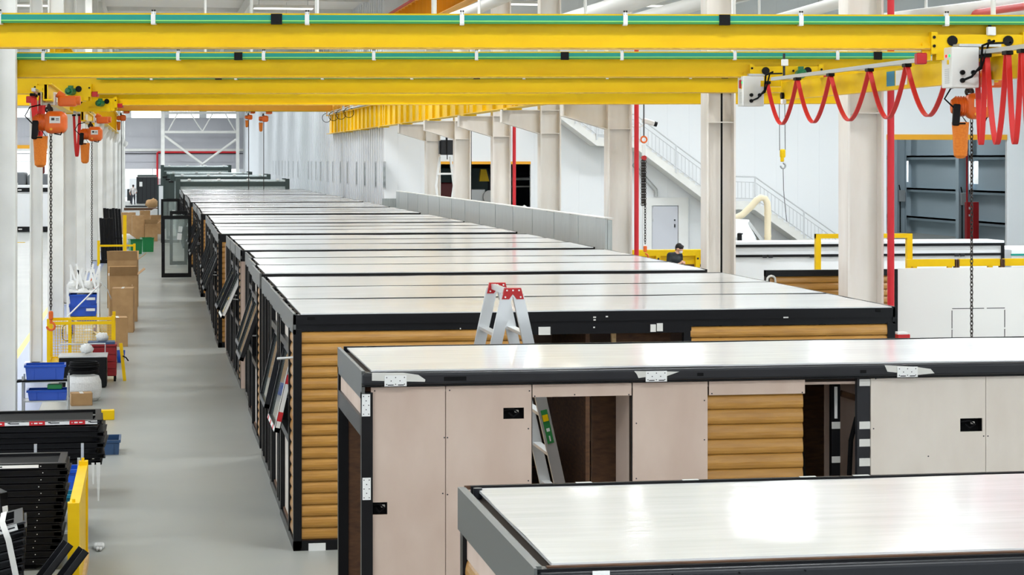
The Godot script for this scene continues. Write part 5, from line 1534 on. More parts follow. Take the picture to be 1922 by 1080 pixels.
	part(sw, "body", B.new().rbox(Vector3(-0.3, 0.8, 0), Vector3(1.1, 1.6, 0.8), 0.04, 1), M.wall_white)
	part(sw, "hood", B.new().lathe(Vector3(-0.15, 1.6, 0.0), [[0.55, 0.0], [0.5, 0.3], [0.36, 0.6], [0.3, 0.78], [0.0, 0.8]], 18), M.wall_white)
	part(sw, "sloping_guard", B.new().box(wx(1416, 437, wq) - sw.position, Vector3(0.08, 0.72, 0.4), Basis(Vector3(0, 0, 1), 0.65)), M.zinc)
	part(sw, "lever", B.new().rbox(wx(1388, 446, wq - 0.6) - sw.position, Vector3(0.12, 0.24, 0.1), 0.03, 1).cyl(wx(1388, 440, wq - 0.6) - sw.position, wx(1394, 439, wq - 0.6) - sw.position, 0.02, -1, 6), M.black_plastic)

# ---------------------------------------------------------------- crates and boxes
func crate(n: String, label: String, m: Material, at: Vector3, s: Vector3, turn := 0.0, group := "") -> Node3D:
	var t := thing(n, label, "bin", at, group, turn)
	var a := Vector2(s.x * 0.46, s.z * 0.46)
	var c := Vector2(s.x * 0.5, s.z * 0.5)
	var b := B.new()
	var k := 0.012
	for e in [[Vector2(-1, -1), Vector2(1, -1)], [Vector2(1, -1), Vector2(1, 1)], [Vector2(1, 1), Vector2(-1, 1)], [Vector2(-1, 1), Vector2(-1, -1)]]:
		var p0: Vector2 = e[0]
		var p1: Vector2 = e[1]
		var n2 := ((p0 + p1) / 2).normalized()
		var nn := Vector3(n2.x, 0.1, n2.y).normalized()
		var lo0 := Vector3(p0.x * a.x, 0, p0.y * a.y)
		var lo1 := Vector3(p1.x * a.x, 0, p1.y * a.y)
		var hi0 := Vector3(p0.x * c.x, s.y, p0.y * c.y)
		var hi1 := Vector3(p1.x * c.x, s.y, p1.y * c.y)
		b.quad(lo0, lo1, hi1, hi0, nn)
		var iw := Vector3(n2.x, 0, n2.y) * -k
		b.quad(lo0 + iw, lo1 + iw, hi1 + iw, hi0 + iw, -nn)
	b.bb(Vector3(-a.x, 0, -a.y), Vector3(a.x, k, a.y))
	part(t, "shell", b, m)
	var r := B.new()
	r.bb(Vector3(-c.x - 0.015, s.y - 0.035, -c.y - 0.015), Vector3(c.x + 0.015, s.y, -c.y + 0.012)).bb(Vector3(-c.x - 0.015, s.y - 0.035, c.y - 0.012), Vector3(c.x + 0.015, s.y, c.y + 0.015))
	r.bb(Vector3(-c.x - 0.015, s.y - 0.035, -c.y), Vector3(-c.x + 0.012, s.y, c.y)).bb(Vector3(c.x - 0.012, s.y - 0.035, -c.y), Vector3(c.x + 0.015, s.y, c.y))
	part(t, "rim", r, m)
	for q in [-1.0, 1.0]:
		part(t, "rib", B.new().box(Vector3(s.x * 0.27 * q, s.y * 0.45, s.z * 0.478), Vector3(s.x * 0.02, s.y * 0.8, s.z * 0.025)), m)
	return t

func carton(label: String, at: Vector3, s: Vector3, turn: float, open := false, group := "cardboard boxes along the aisle") -> Node3D:
	var t := thing("cardboard_box", label, "box", at, group, turn)
	var k := 0.008
	var b := B.new()
	b.bb(Vector3(-s.x / 2, 0, s.z / 2 - k), Vector3(s.x / 2, s.y, s.z / 2)).bb(Vector3(-s.x / 2, 0, -s.z / 2), Vector3(s.x / 2, s.y, -s.z / 2 + k))
	b.bb(Vector3(-s.x / 2, 0, -s.z / 2), Vector3(-s.x / 2 + k, s.y, s.z / 2)).bb(Vector3(s.x / 2 - k, 0, -s.z / 2), Vector3(s.x / 2, s.y, s.z / 2))
	b.bb(Vector3(-s.x / 2, 0, -s.z / 2), Vector3(s.x / 2, k, s.z / 2))
	part(t, "walls", b, M.cardboard)
	if open:
		for q in [[-1, 0.9], [1, 0.7]]:
			var f := B.new()
			f.x = Transform3D(Basis(Vector3(1, 0, 0), q[1] * q[0]), Vector3(0, s.y, s.z / 2 * q[0]))
			f.bb(Vector3(-s.x / 2, 0, -0.004), Vector3(s.x / 2, s.z * 0.42, 0.004))
			part(t, "flap", f, M.cardboard)
		var g := B.new()
		g.x = Transform3D(Basis(Vector3(0, 0, 1), -0.9), Vector3(s.x / 2, s.y, 0))
		g.bb(Vector3(-0.004, 0, -s.z / 2), Vector3(0.004, s.x * 0.36, s.z / 2))
		part(t, "flap", g, M.cardboard)
	else:
		part(t, "lid", B.new().bb(Vector3(-s.x / 2, s.y - k, -s.z / 2), Vector3(-0.004, s.y, s.z / 2)).bb(Vector3(0.004, s.y - k, -s.z / 2), Vector3(s.x / 2, s.y, s.z / 2)), M.cardboard)
		part(t, "tape", B.new().bb(Vector3(-0.03, s.y, -s.z / 2), Vector3(0.03, s.y + 0.002, s.z / 2)), M.tape_white)
	return t

# a flat window frame of black profiles, lying in the x-z plane
func frame_mesh(l: float, w: float) -> ArrayMesh:
	var b := B.new()
	var e := 0.07
	var hh := 0.056
	b.bb(Vector3(-l / 2, 0, -w / 2), Vector3(l / 2, hh, -w / 2 + e)).bb(Vector3(-l / 2, 0, w / 2 - e), Vector3(l / 2, hh, w / 2))
	b.bb(Vector3(-l / 2, 0, -w / 2), Vector3(-l / 2 + e, hh, w / 2)).bb(Vector3(l / 2 - e, 0, -w / 2), Vector3(l / 2, hh, w / 2))
	b.bb(Vector3(-l / 2 - 0.012, hh - 0.012, w / 2 - 0.03), Vector3(l / 2 + 0.012, hh, w / 2 + 0.012)).bb(Vector3(-l / 2 - 0.012, 0, w / 2 - 0.03), Vector3(l / 2 + 0.012, 0.008, w / 2 + 0.012))
	b.bb(Vector3(l / 2 - 0.03, 0, -w / 2), Vector3(l / 2 + 0.02, 0.008, w / 2))
	return b.mesh()

func label_strip(t: Node3D, l: float, h: float, z: float, y: float, n: int) -> void:
	var s := part(t, "label_tape", B.new().bb(Vector3(-l / 2, y - h / 2, z), Vector3(l / 2, y + h / 2, z + 0.002)), M.plate_white)
	for k in n:
		var x := -l / 2 + l * (k + 0.5) / n
		part(s, "red_label", B.new().bb(Vector3(x - 0.09, y - h / 2, z + 0.002), Vector3(x + 0.09, y + h / 2, z + 0.004)), M.label_red)
		part(s, "white_print", B.new().box(Vector3(x - 0.06, y, z + 0.005), Vector3(0.012, 0.012, 0.002)).box(Vector3(x - 0.015, y, z + 0.005), Vector3(0.04, 0.016, 0.002)).box(Vector3(x + 0.04, y, z + 0.005), Vector3(0.04, 0.012, 0.002)), M.plate_white)
		part(s, "dark_print", B.new().box(Vector3(x + 0.2, y, z + 0.003), Vector3(0.11, 0.012, 0.002)).box(Vector3(x + 0.14, y + 0.006, z + 0.003), Vector3(0.03, 0.012, 0.002)), M.ink)

# ---------------------------------------------------------------- left yard: frames, crates, racks
func left_yard() -> void:
	# yellow end rack with two posts and a top rail
	var t := thing("yellow_rack", "yellow steel rack end at the aisle, holding the black window frames", "rack", Vector3(-0.66, 0, -20.3))
	var b := B.new().bb(Vector3(-0.05, 0.1, 1.25), Vector3(0.05, 1.0, 1.35))
	part(t, "near_post", b, M.yellow)
	part(t, "far_post", B.new().bb(Vector3(-0.04, 0.1, -1.35), Vector3(0.05, 1.0, -1.25)), M.yellow)
	part(t, "top_rail", B.new().bb(Vector3(-0.045, 0.86, -1.25), Vector3(0.045, 0.96, 1.25)), M.yellow)
	for z in [-1.3, 1.3]:
		part(t, "post_pin", B.new().cyl(Vector3(0, 1.0, z), Vector3(0, 1.03, z), 0.015, -1, 8), M.yellow)
	part(t, "web_plate", B.new().bb(Vector3(0.01, 0.1, -1.25), Vector3(0.03, 0.86, 0.6)), M.yellow)
	part(t, "base_beam", B.new().bb(Vector3(-0.05, 0.0, -1.4), Vector3(0.06, 0.1, 1.4)), M.pallet_wood)
	# timber pallet under the frames
	var pl := thing("timber_pallet", "light timber pallet under the leaning window frames", "pallet", Vector3(-1.4, 0, -19.4))
	for k in 7:
		part(pl, "plank", B.new().bb(Vector3(-0.62 + 0.19 * k, 0.1, -0.9), Vector3(-0.46 + 0.19 * k, 0.125, 0.9)), M.pallet_wood)
	for k in 3:
		part(pl, "bearer", B.new().bb(Vector3(-0.62, 0, -0.85 + 0.8 * k), Vector3(0.68, 0.1, -0.75 + 0.8 * k)), M.pallet_wood)
	# near stack of frames, lying flat, staggered
	var cnt := ["lowest", "second up", "third up", "fourth up", "fifth up", "sixth up", "seventh up", "eighth up", "ninth up", "tenth up", "eleventh up", "twelfth up", "thirteenth up", "fourteenth up", "fifteenth up, label-taped"]
	var fm := frame_mesh(1.7, 0.8)
	for k in 15:
		var f := thing("stacked_window", "black aluminium window frame in the stack behind the yellow rack, %s" % cnt[k], "window", Vector3(-1.74 + 0.015 * sin(k * 2.1) + 0.006 * k, 0.06 + 0.066 * k, -21.6 + 0.01 * cos(k * 1.7)), "flat stack behind the yellow rack")
		part(f, "profile", fm, M.black_plastic)
		part(f, "inner_panel", B.new().bb(Vector3(-0.78, 0.02, -0.33), Vector3(0.78, 0.03, 0.33)), M.rubber)
		part(f, "corner_screw", B.new().cyl(Vector3(0.62, 0.03, 0.412), Vector3(0.62, 0.03, 0.416), 0.005, -1, 6), M.plate_white)
		if k == 14:
			label_strip(f, 1.2, 0.03, 0.413, 0.03, 1)
	single("stack_skid", "black skid beam under the flat stack of window frames", "skid", B.new(Vector3(-1.75, 0, -21.6)).bb(Vector3(-2.4, 0, -21.9), Vector3(-1.1, 0.06, -21.8)).bb(Vector3(-2.4, 0, -21.4), Vector3(-1.1, 0.06, -21.3)).bb(Vector3(-1.8, 0.0, -21.9), Vector3(-1.7, 0.06, -21.3)), M.rubber)
	# long stack on trestles farther back, with label tape on top
	var fl := frame_mesh(2.4, 1.1)
	for k in 8:
		var f := thing("long_window", "long black window frame in the label-taped stack, %s" % cnt[k], "window", Vector3(-1.78 + 0.05 * sin(k * 2.7), 0.42 + 0.066 * k, -26.0 + 0.02 * cos(k * 1.3)), "long stack with label tape", 0.04 * sin(k * 1.9))
		part(f, "profile", fl, M.black_plastic)
		part(f, "inner_panel", B.new().bb(Vector3(-1.1, 0.02, -0.46), Vector3(1.1, 0.03, 0.46)), M.rubber)
		if k == 7:
			label_strip(f, 2.3, 0.05, 0.56, 0.03, 5)
	t = thing("frame_trestle", "dark trestle carrying the long stack of window frames", "trestle", Vector3(-1.8, 0, -26))
	part(t, "top_bar", B.new().bb(Vector3(-1.0, 0.34, -0.5), Vector3(-0.9, 0.42, 0.5)).bb(Vector3(0.6, 0.34, -0.5), Vector3(0.7, 0.42, 0.5)), M.black_steel)
	for q in [[-0.95, -0.4], [-0.95, 0.4], [0.65, -0.4], [0.65, 0.4]]:
		part(t, "leg", B.new().bb(Vector3(q[0] - 0.04, 0, q[1] - 0.04), Vector3(q[0] + 0.04, 0.34, q[1] + 0.04)), M.black_steel)
	for q in [[-0.66, 0.4, 0.035], [-0.6, 0.38, 0.05]]:
		single("torn_film", "%s torn strip of white plastic film hanging from the long frame stack" % ["short" if q[2] < 0.04 else "long"], "film", B.new(Vector3(q[0], 0.38, -25.4)).prism(PackedVector2Array([Vector2(q[0] - q[2] / 2, 0.45), Vector2(q[0] + q[2] / 2, 0.45), Vector2(q[0] + 0.012, 0.0 if q[2] > 0.04 else 0.2), Vector2(q[0] - 0.005, 0.0 if q[2] > 0.04 else 0.19)]), Transform3D(Basis(), Vector3(0, 0, -25.38)), 0.006), M.tape_white, "torn film strips")
	# leaning bundle with white strap, in front
	var fb := frame_mesh(1.2, 0.7)
	var nth := ["lowest", "second from below", "third from below", "fourth from below", "fifth from below", "sixth from below", "seventh from below", "eighth from below", "ninth from below", "topmost"]
	for k in 10:
		var f := thing("tilted_window", "%s black window in the tilted bundle with a white strap" % nth[k], "window", Vector3(-1.62 + 0.004 * k, 0.32 + 0.068 * k, -17.6), "tilted strapped bundle")
		f.rotation = Vector3(0, 0.06, 0.24)
		part(f, "profile", fb, M.black_plastic)
		part(f, "edge_strip", B.new().bb(Vector3(-0.6, 0.042, 0.362), Vector3(0.62, 0.052, 0.366)), M.slate_steel)
		if k == 9:
			label_strip(f, 1.1, 0.05, 0.364, 0.03, 2)
	single("bundle_bearer", "timber bearers under the tilted bundle of windows", "bearer", B.new(Vector3(-1.6, 0, -17.6)).bb(Vector3(-1.9, 0.0, -17.95), Vector3(-1.75, 0.14, -17.25)).bb(Vector3(-1.3, 0.0, -17.95), Vector3(-1.15, 0.26, -17.25)).bb(Vector3(-1.75, 0.0, -17.7), Vector3(-1.3, 0.08, -17.5)), M.pallet_wood)
	single("strap", "white packing strap round the tilted bundle of windows", "strap", B.new(Vector3(-1.2, 0.2, -17.2)).ribbon([Vector3(-1.16, 1.155, -17.6), Vector3(-1.15, 1.14, -17.21), Vector3(-1.1, 1.0, -17.2), Vector3(-1.02, 0.6, -17.2), Vector3(-0.97, 0.32, -17.2)], Vector3(0.045, 0.012, 0), 0.004), M.tape_white)
	# slim upright windows and two channels leaning on the rack
	for k in 2:
		var f := thing("upright_window", "slim black window leaf standing behind the strapped bundle, %s of two" % ["first", "second"][k], "window", Vector3(-1.5 + 0.2 * k, 0.13, -19.5), "slim upright window leaves")
		f.rotation = Vector3(0.1, 0.5, 0.12)
		part(f, "profile", B.new().bb(Vector3(-0.05, 0, -0.22), Vector3(0.02, 0.98, -0.17)).bb(Vector3(-0.05, 0, 0.17), Vector3(0.02, 0.98, 0.22)).bb(Vector3(-0.05, 0.92, -0.22), Vector3(0.02, 0.98, 0.22)).bb(Vector3(-0.05, 0, -0.22), Vector3(0.02, 0.06, 0.22)), M.black_plastic)
		part(f, "sticker", B.new().bb(Vector3(-0.04, 0.7, 0.22), Vector3(0.01, 0.86, 0.223)), M.plate_white)
	for k in 2:
		var c := thing("steel_channel", "dark steel channel sloping up against the yellow rack, %s one" % ["inner", "outer"][k], "channel", Vector3(-1.05 + 0.13 * k, 0.2 - 0.06 * k, -18.6), "leaning channels")
		c.rotation = Vector3(0.0, 0.3, 0.88)
		part(c, "web", B.new().bb(Vector3(0, 0, -0.08), Vector3(0.62, 0.012, 0.08)), M.black_steel)
		part(c, "lip", B.new().bb(Vector3(0, 0, 0.07), Vector3(0.62, 0.06, 0.08)), M.slate_steel)
		part(c, "lip", B.new().bb(Vector3(0, 0, -0.08), Vector3(0.62, 0.06, -0.07)), M.slate_steel)
	crate("blue_crate", "blue crate between the two stacks of window frames", M.blue_bin, Vector3(wx(128, 850, 24.0).x, 0.45, -23.5), Vector3(0.4, 0.22, 0.36))
	crate("teal_crate", "teal crate on the low shelf behind the yellow rack", M.teal_bin, Vector3(wx(142, 880, 23.2).x, 0.4, -22.7), Vector3(0.24, 0.12, 0.3))
	t = thing("low_shelf", "low zinc shelf behind the yellow rack holding crates", "shelf", Vector3(-0.95, 0, -23.1))
	part(t, "shelf_board", B.new().bb(Vector3(-0.3, 0.37, -0.65), Vector3(0.25, 0.4, 0.6)).bb(Vector3(-0.3, 0.12, -0.65), Vector3(0.25, 0.15, 0.6)), M.zinc)
	for q in [[-0.28, -0.6], [0.22, -0.6], [-0.28, 0.56], [0.22, 0.56]]:
		part(t, "leg", B.new().bb(Vector3(q[0] - 0.015, 0, q[1] - 0.015), Vector3(q[0] + 0.015, 0.9, q[1] + 0.015)), M.zinc)
	single("glove", "pale work glove dropped on the floor beside the yellow rack", "glove", B.new(Vector3(-0.52, 0, -22.3)).rbox(Vector3(-0.52, 0.025, -22.3), Vector3(0.11, 0.05, 0.16), 0.022, 2).rbox(Vector3(-0.5, 0.02, -22.15), Vector3(0.03, 0.03, 0.1), 0.012, 1).rbox(Vector3(-0.53, 0.02, -22.16), Vector3(0.03, 0.03, 0.1), 0.012, 1), M.sack)
	crate("navy_crate", "dark blue crate on the floor beside the long frame stack", M.navy_bin, Vector3(wx(205, 830, 30.0).x, 0.0, -29.6), Vector3(0.32, 0.2, 0.6))
	single("floor_block", "yellow painted steel block on the floor before the sack", "block", B.new(Vector3(wx(200, 776, 33.5).x, 0, -33.3)).rbox(Vector3(wx(200, 776, 33.5).x, 0.075, -33.3), Vector3(0.27, 0.15, 0.14), 0.01, 1), M.yellow)
	# trolley with blue bins
	var p := wx(85, 770, 33.0)
	t = thing("wire_trolley", "zinc tube trolley carrying blue bins beside the slim column", "trolley", Vector3(p.x, 0, p.z))
	for y in [0.28, 0.58]:
		part(t, "shelf_rim", B.new().bb(Vector3(-0.34, y - 0.02, -0.22), Vector3(0.36, y, -0.2)).bb(Vector3(-0.34, y - 0.02, 0.2), Vector3(0.36, y, 0.22)).bb(Vector3(-0.34, y - 0.02, -0.22), Vector3(-0.32, y, 0.22)).bb(Vector3(0.34, y - 0.02, -0.22), Vector3(0.36, y, 0.22)).bb(Vector3(-0.33, y - 0.012, -0.21), Vector3(0.35, y - 0.006, 0.21)), M.zinc)
	for q in [[-0.33, -0.21], [0.35, -0.21], [-0.33, 0.21], [0.35, 0.21]]:
		part(t, "leg", B.new().cyl(Vector3(q[0], 0.06, q[1]), Vector3(q[0], 0.66, q[1]), 0.014, -1, 8), M.zinc)
		part(t, "castor", B.new().cyl(Vector3(q[0] - 0.015, 0.035, q[1]), Vector3(q[0] + 0.015, 0.035, q[1]), 0.035, -1, 10), M.rubber)
	crate("blue_bin", "bright blue bin on top of the zinc trolley", M.blue_bin, t.position + Vector3(0.0, 0.6, 0), Vector3(0.6, 0.23, 0.4), 0.03)
	crate("blue_bin", "bright blue bin on the lower shelf of the zinc trolley", M.blue_bin, t.position + Vector3(0.04, 0.282, 0), Vector3(0.6, 0.16, 0.38))
	single("green_tray", "green tray on the zinc trolley under the cable mat", "tray", B.new(t.position + Vector3(0.15, 0.45, 0)).rbox(t.position + Vector3(0.15, 0.49, 0.1), Vector3(0.22, 0.07, 0.2), 0.01, 1), M.green_bin)
	var mt := B.new(t.position + Vector3(0, 0.582, 0))
	mt.prism(PackedVector2Array([Vector2(-0.48, 0.56), Vector2(-0.4, 0.6), Vector2(0.34, 0.6), Vector2(0.34, 0.58), Vector2(-0.34, 0.575)]), Transform3D(Basis(), t.position * Vector3(1, 0, 1) + Vector3(0, 0.0, 0.15)), 0.2)
	single("rubber_mat", "black rubber strip lying over the zinc trolley edge", "mat", mt, M.rubber)
	# woven sack with cable coil
	p = wx(157, 752, 35.3)
	var sk := B.new(Vector3(p.x, 0, p.z))
	sk.lathe(sk.o, [[0.0, 0.0], [0.22, 0.0], [0.28, 0.06], [0.3, 0.2], [0.29, 0.32], [0.25, 0.41], [0.12, 0.45], [0.0, 0.46]], 18)
	single("woven_sack", "white woven sack under the black cable coil", "sack", sk, M.sack)
	var co := thing("cable_coil", "coil of black cable on the woven sack", "coil", Vector3(p.x, 0.44, p.z))
	for k in 7:
		part(co, "cable_turn", B.new().torus(Vector3(0.006 * (k % 3), 0.03 + 0.027 * k, 0), 0.24 - 0.012 * ((k * 5) % 4), 0.018, Basis(Vector3(1, 0, 0), PI / 2 + 0.05 * sin(k * 2.0)), 22, 6), M.rubber)
	carton("small open cardboard box at the foot of the woven sack", Vector3(p.x - 0.02, 0.0, p.z + 0.62), Vector3(0.34, 0.2, 0.3), 0.1)
	# black chest with glass lid, red tool cabinet
	p = wx(150, 742, 37.2)
	t = thing("black_chest", "black chest with pale top behind the cable coil", "chest", Vector3(p.x, 0, p.z))
	part(t, "body", B.new().rbox(Vector3(0.05, 0.28, -0.3), Vector3(0.82, 0.52, 0.7), 0.02, 1), M.black_plastic)
	part(t, "top", B.new().box(Vector3(0.05, 0.55, -0.3), Vector3(0.84, 0.02, 0.72)), M.zinc)
	part(t, "push_handle", B.new().tube([Vector3(-0.36, 0.3, -0.6), Vector3(-0.36, 0.72, -0.62), Vector3(0.42, 0.72, -0.62), Vector3(0.42, 0.3, -0.6)], 0.015, 6), M.zinc)
	p = wx(194, 733, 38.2)
	t = thing("tool_cabinet", "red tool cabinet on castors beside the yellow mesh cage", "cabinet", Vector3(p.x, 0, p.z - 0.3))
	part(t, "body", B.new().rbox(Vector3(0.02, 0.37, 0), Vector3(0.42, 0.54, 0.5), 0.015, 1), M.cabinet_red)
	part(t, "top_tray", B.new().bb(Vector3(-0.26, 0.64, -0.28), Vector3(0.24, 0.67, 0.28)), M.cabinet_red)
	for k in 4:
		part(t, "drawer", B.new().bb(Vector3(-0.17, 0.12 + 0.125 * k, 0.25), Vector3(0.21, 0.23 + 0.125 * k, 0.262)), M.cabinet_red)
	for q in [[-0.18, 0.18], [0.2, 0.18], [-0.18, -0.18], [0.2, -0.18]]:
		part(t, "castor", B.new().cyl(Vector3(q[0] - 0.02, 0.05, q[1]), Vector3(q[0] + 0.02, 0.05, q[1]), 0.05, -1, 12), M.rubber)
	var tc := t.position
	single("case", "blue and white flat case on the red tool cabinet", "case", B.new(tc + Vector3(-0.05, 0.67, 0)).bb(tc + Vector3(-0.28, 0.671, -0.2), tc + Vector3(0.2, 0.71, 0.2)), M.navy_bin)
	single("crumpled_film", "ball of crumpled clear film on the blue and white case", "film", blob(tc + Vector3(-0.03, 0.79, 0), 0.11, 3), M.sack)
	single("plastic_bag", "white plastic bag with red print on the black chest", "bag", blob(Vector3(wx(162, 655, 37.2).x, 0.665, wx(162, 655, 37.2).z - 0.3), 0.11, 5), M.sack)
	t = thing("folding_barrier", "narrow yellow barrier leg leaning beside the red tool cabinet", "barrier", tc + Vector3(0.34, -tc.y, 0.1))
	part(t, "leg", B.new().box(Vector3(0, 0.33, 0), Vector3(0.06, 0.7, 0.04), Basis(Vector3(0, 0, 1), 0.1)), M.yellow)
	part(t, "hook", B.new().tube([Vector3(0.0, 0.45, 0.03), Vector3(0.06, 0.42, 0.05), Vector3(0.1, 0.36, 0.05)], 0.012, 6), M.rubber)
	# yellow mesh cage
	mesh_cage("yellow mesh cage of wire panels behind the black chest", wx(97, 690, 42.0).x, wx(214, 690, 42.0).x, -41.6, 0.95, 1.1)
	single("white_coverall", "white padded sheet hung over the yellow mesh cage rail", "cloth", B.new(wx(155, 600, 42.0)).rbox(wx(158, 625, 41.6), Vector3(0.36, 0.42, 0.1), 0.05, 3).rbox(wx(165, 640, 41.5), Vector3(0.17, 0.46, 0.09), 0.045, 3), M.sack)
	single("cable_loop", "thin black cable loop hanging on the yellow mesh cage", "cable", B.new(wx(126, 625, 41.5)).torus(wx(126, 625, 41.5), 0.09, 0.008, Basis(), 16, 5, 0.07), M.rubber)
	# white rack with blue bins and junk on top
	p = wx(160, 640, 49.0)
	t = thing("white_rack", "white steel rack with diagonal brace holding blue bins", "rack", Vector3(p.x, 0, p.z))
	for q in [[-0.38, 0.4, 1.15], [0.3, 0.4, 1.35], [-0.38, -0.6, 1.15], [0.3, -0.6, 1.5]]:
		part(t, "upright", B.new().bb(Vector3(q[0] - 0.025, 0, q[1] - 0.025), Vector3(q[0] + 0.025, q[2], q[1] + 0.025)), M.plate_white)
	part(t, "brace", B.new().cyl(Vector3(-0.38, 0.42, 0.43), Vector3(0.3, 1.1, 0.43), 0.018, -1, 8).cyl(Vector3(-0.38, 0.42, 0.43), Vector3(0.3, 0.0, 0.43), 0.018, -1, 8), M.plate_white)
	for y in [0.4, 0.98]:
		part(t, "shelf", B.new().bb(Vector3(-0.4, y - 0.03, -0.62), Vector3(0.32, y, 0.38)), M.yellow if y < 0.5 else M.plate_white)
	for q in [[0.4, 0.0], [0.65, 0.01], [0.02, 0.02]]:
		var c := crate("blue_bin", "deep blue bin on the white rack, %s" % ["middle of three tiers" if q[0] == 0.4 else ("top of three tiers" if q[0] > 0.5 else "bottom of three tiers")], M.blue_bin, Vector3(p.x - 0.04, q[0] + 0.01, p.z), Vector3(0.62, 0.25 if q[0] > 0.1 else 0.3, 0.7), q[1])
		part(c, "white_label", B.new().box(Vector3(0.17, 0.15, 0.36), Vector3(0.2, 0.06, 0.004)), M.plate_white)
	single("grey_lump", "pale crumpled sheet in the top blue bin of the white rack", "sheet", blob(Vector3(p.x - 0.05, 0.93, p.z + 0.1), 0.14, 9), M.sack)
	# offcuts of white profile on the rack
	for k in 11:
		var a := Vector3(p.x - 0.34 + 0.058 * k, 0.93, p.z - 0.5 + 0.22 * (k % 3))
		var f := B.new(a)
		f.box(a + Vector3(0.05 * sin(k), 0.3, 0), Vector3(0.045, 0.56 + 0.16 * sin(k * 2.0), 0.03), Basis(Vector3(0, 0, 1), 0.35 * sin(k * 1.7)))
		single("profile_offcut", "white profile offcut standing among scraps on the white rack", "offcut", f, M.plate_white, "profile offcuts on the white rack")
	for k in 4:
		single("scrap_bundle", "crumpled beige scrap sheet heaped on the white rack", "scrap", blob(Vector3(p.x - 0.28 + 0.17 * k, 1.1, p.z - 0.15 - 0.3 * (k % 2)), 0.13, 20 + k), M.sack, "scrap heap on the white rack")
	single("bent_tube", "thin bent tube arching over the side of the white rack", "tube", B.new(Vector3(p.x + 0.4, 0, p.z)).tube([Vector3(p.x + 0.34, 1.2, p.z), Vector3(p.x + 0.5, 1.0, p.z), Vector3(p.x + 0.62, 0.7, p.z), Vector3(p.x + 0.65, 0.3, p.z), Vector3(p.x + 0.66, 0.02, p.z)], 0.012, 6), M.zinc)
	# cardboard boxes beside the rack
	carton("tall cardboard box leaning by the white rack, nearest the aisle floor", Vector3(wx(222, 660, 47.0).x, 0, -46.4), Vector3(0.42, 0.62, 0.5), 0.06)
	carton("upright cardboard sheet box behind the tall one by the white rack", Vector3(wx(232, 640, 50.5).x, 0, -50.2), Vector3(0.5, 1.02, 0.6), -0.04)
	carton("open cardboard box with dark inside between rack and aisle", Vector3(wx(232, 610, 54.0).x, 0, -53.6), Vector3(0.68, 1.14, 0.7), 0.05, true)
	carton("large open cardboard box with white film, second beyond the rack", Vector3(wx(232, 575, 59.0).x, 0, -58.6), Vector3(0.8, 1.28, 0.8), -0.03, true)
	single("white_film_heap", "heap of white film in the large open cardboard box", "film", blob(Vector3(wx(234, 575, 59.0).x, 1.24, -58.6), 0.3, 12), M.sack)
	single("white_plank", "white plank lying across the open cardboard boxes", "plank", B.new(Vector3(wx(228, 545, 54.0).x, 1.13, -53.4)).box(Vector3(wx(228, 545, 54.0).x, 1.19, -53.4), Vector3(0.6, 0.06, 0.14), Basis(Vector3(0, 0, 1), 0.12)), M.plate_white)
	single("leaning_sheet", "brown cardboard sheet leaning at the aisle side of the boxes", "sheet", B.new(Vector3(wx(250, 620, 50.0).x, 0, -50.5)).box(Vector3(wx(250, 620, 50.0).x, 0.52, -50.8), Vector3(0.02, 1.04, 0.6), Basis(Vector3(0, 0, 1), 0.05)), M.cardboard)
	single("blue_bucket", "small blue bucket on the floor at the cardboard boxes", "bucket", B.new(Vector3(wx(228, 690, 43.0).x, 0, -42.6)).lathe(Vector3(wx(228, 690, 43.0).x, 0, -42.6), [[0.0, 0.0], [0.07, 0.0], [0.09, 0.24], [0.085, 0.24], [0.065, 0.02]], 14), M.blue_bin)
	# black profile bundles in a yellow rack
	for q in [[0, wx(201, 487, 82.0), 1.62, 0.52, 5, "bundle of upright black profiles with a strap, beside the yellow rack post"], [1, wx(212, 475, 88.0), 1.86, 0.72, 6, "taller bundle of upright black profiles behind the strapped one"]]:
		var pp: Vector3 = q[1]
		var bn := thing("profile_bundle", q[5], "bundle", Vector3(pp.x, 0, pp.z), "black profile bundles")
		var n: int = q[4]
		for k in n:
			var x: float = -q[3] / 2 + q[3] * (k + 0.5) / n
			part(bn, "profile", B.new().box(Vector3(x, 0.12 + q[2] / 2, 0.03 * (k % 2)), Vector3(q[3] / n * 0.94, q[2] - 0.03 * (k % 3), 0.3), Basis(Vector3(0, 0, 1), 0.05)), M.black_plastic)
		part(bn, "strap", B.new().bb(Vector3(-q[3] / 2 - 0.03, 0.72, -0.17), Vector3(q[3] / 2 + 0.03, 0.75, 0.2)), M.rubber)
		part(bn, "base_board", B.new().bb(Vector3(-q[3] / 2, 0.0, -0.2), Vector3(q[3] / 2, 0.12, 0.2)), M.black_plastic)
	p = wx(236, 500, 80.0)
	t = thing("yellow_stand", "yellow post rack beside the black profile bundles", "rack", Vector3(p.x, 0, p.z))
	part(t, "post", B.new().bb(Vector3(-0.1, 0, -0.06), Vector3(0.03, 1.9, 0.06)), M.yellow)
	part(t, "post", B.new().bb(Vector3(-1.05, 0, -0.06), Vector3(-0.95, 0.95, 0.06)), M.yellow)
	part(t, "post", B.new().bb(Vector3(0.28, 0, 0.8), Vector3(0.37, 0.86, 0.9)), M.yellow)
	part(t, "cross_bar", B.new().bb(Vector3(-1.0, 0.72, -0.05), Vector3(0.3, 0.79, 0.04)).bb(Vector3(0.29, 0.7, -0.05), Vector3(0.36, 0.78, 0.85)), M.yellow)
	for q in [[254, 476, 90.0, "green bin with the darker mouth, in the aisle"], [276, 472, 92.0, "green bin with the pale side, in the aisle"]]:
		crate("green_bin", q[3], M.green_bin, Vector3(wx(q[0], q[1], q[2]).x, 0, wx(q[0], q[1], q[2]).z), Vector3(0.5, 0.62, 0.5), 0.2, "green bins in the aisle")
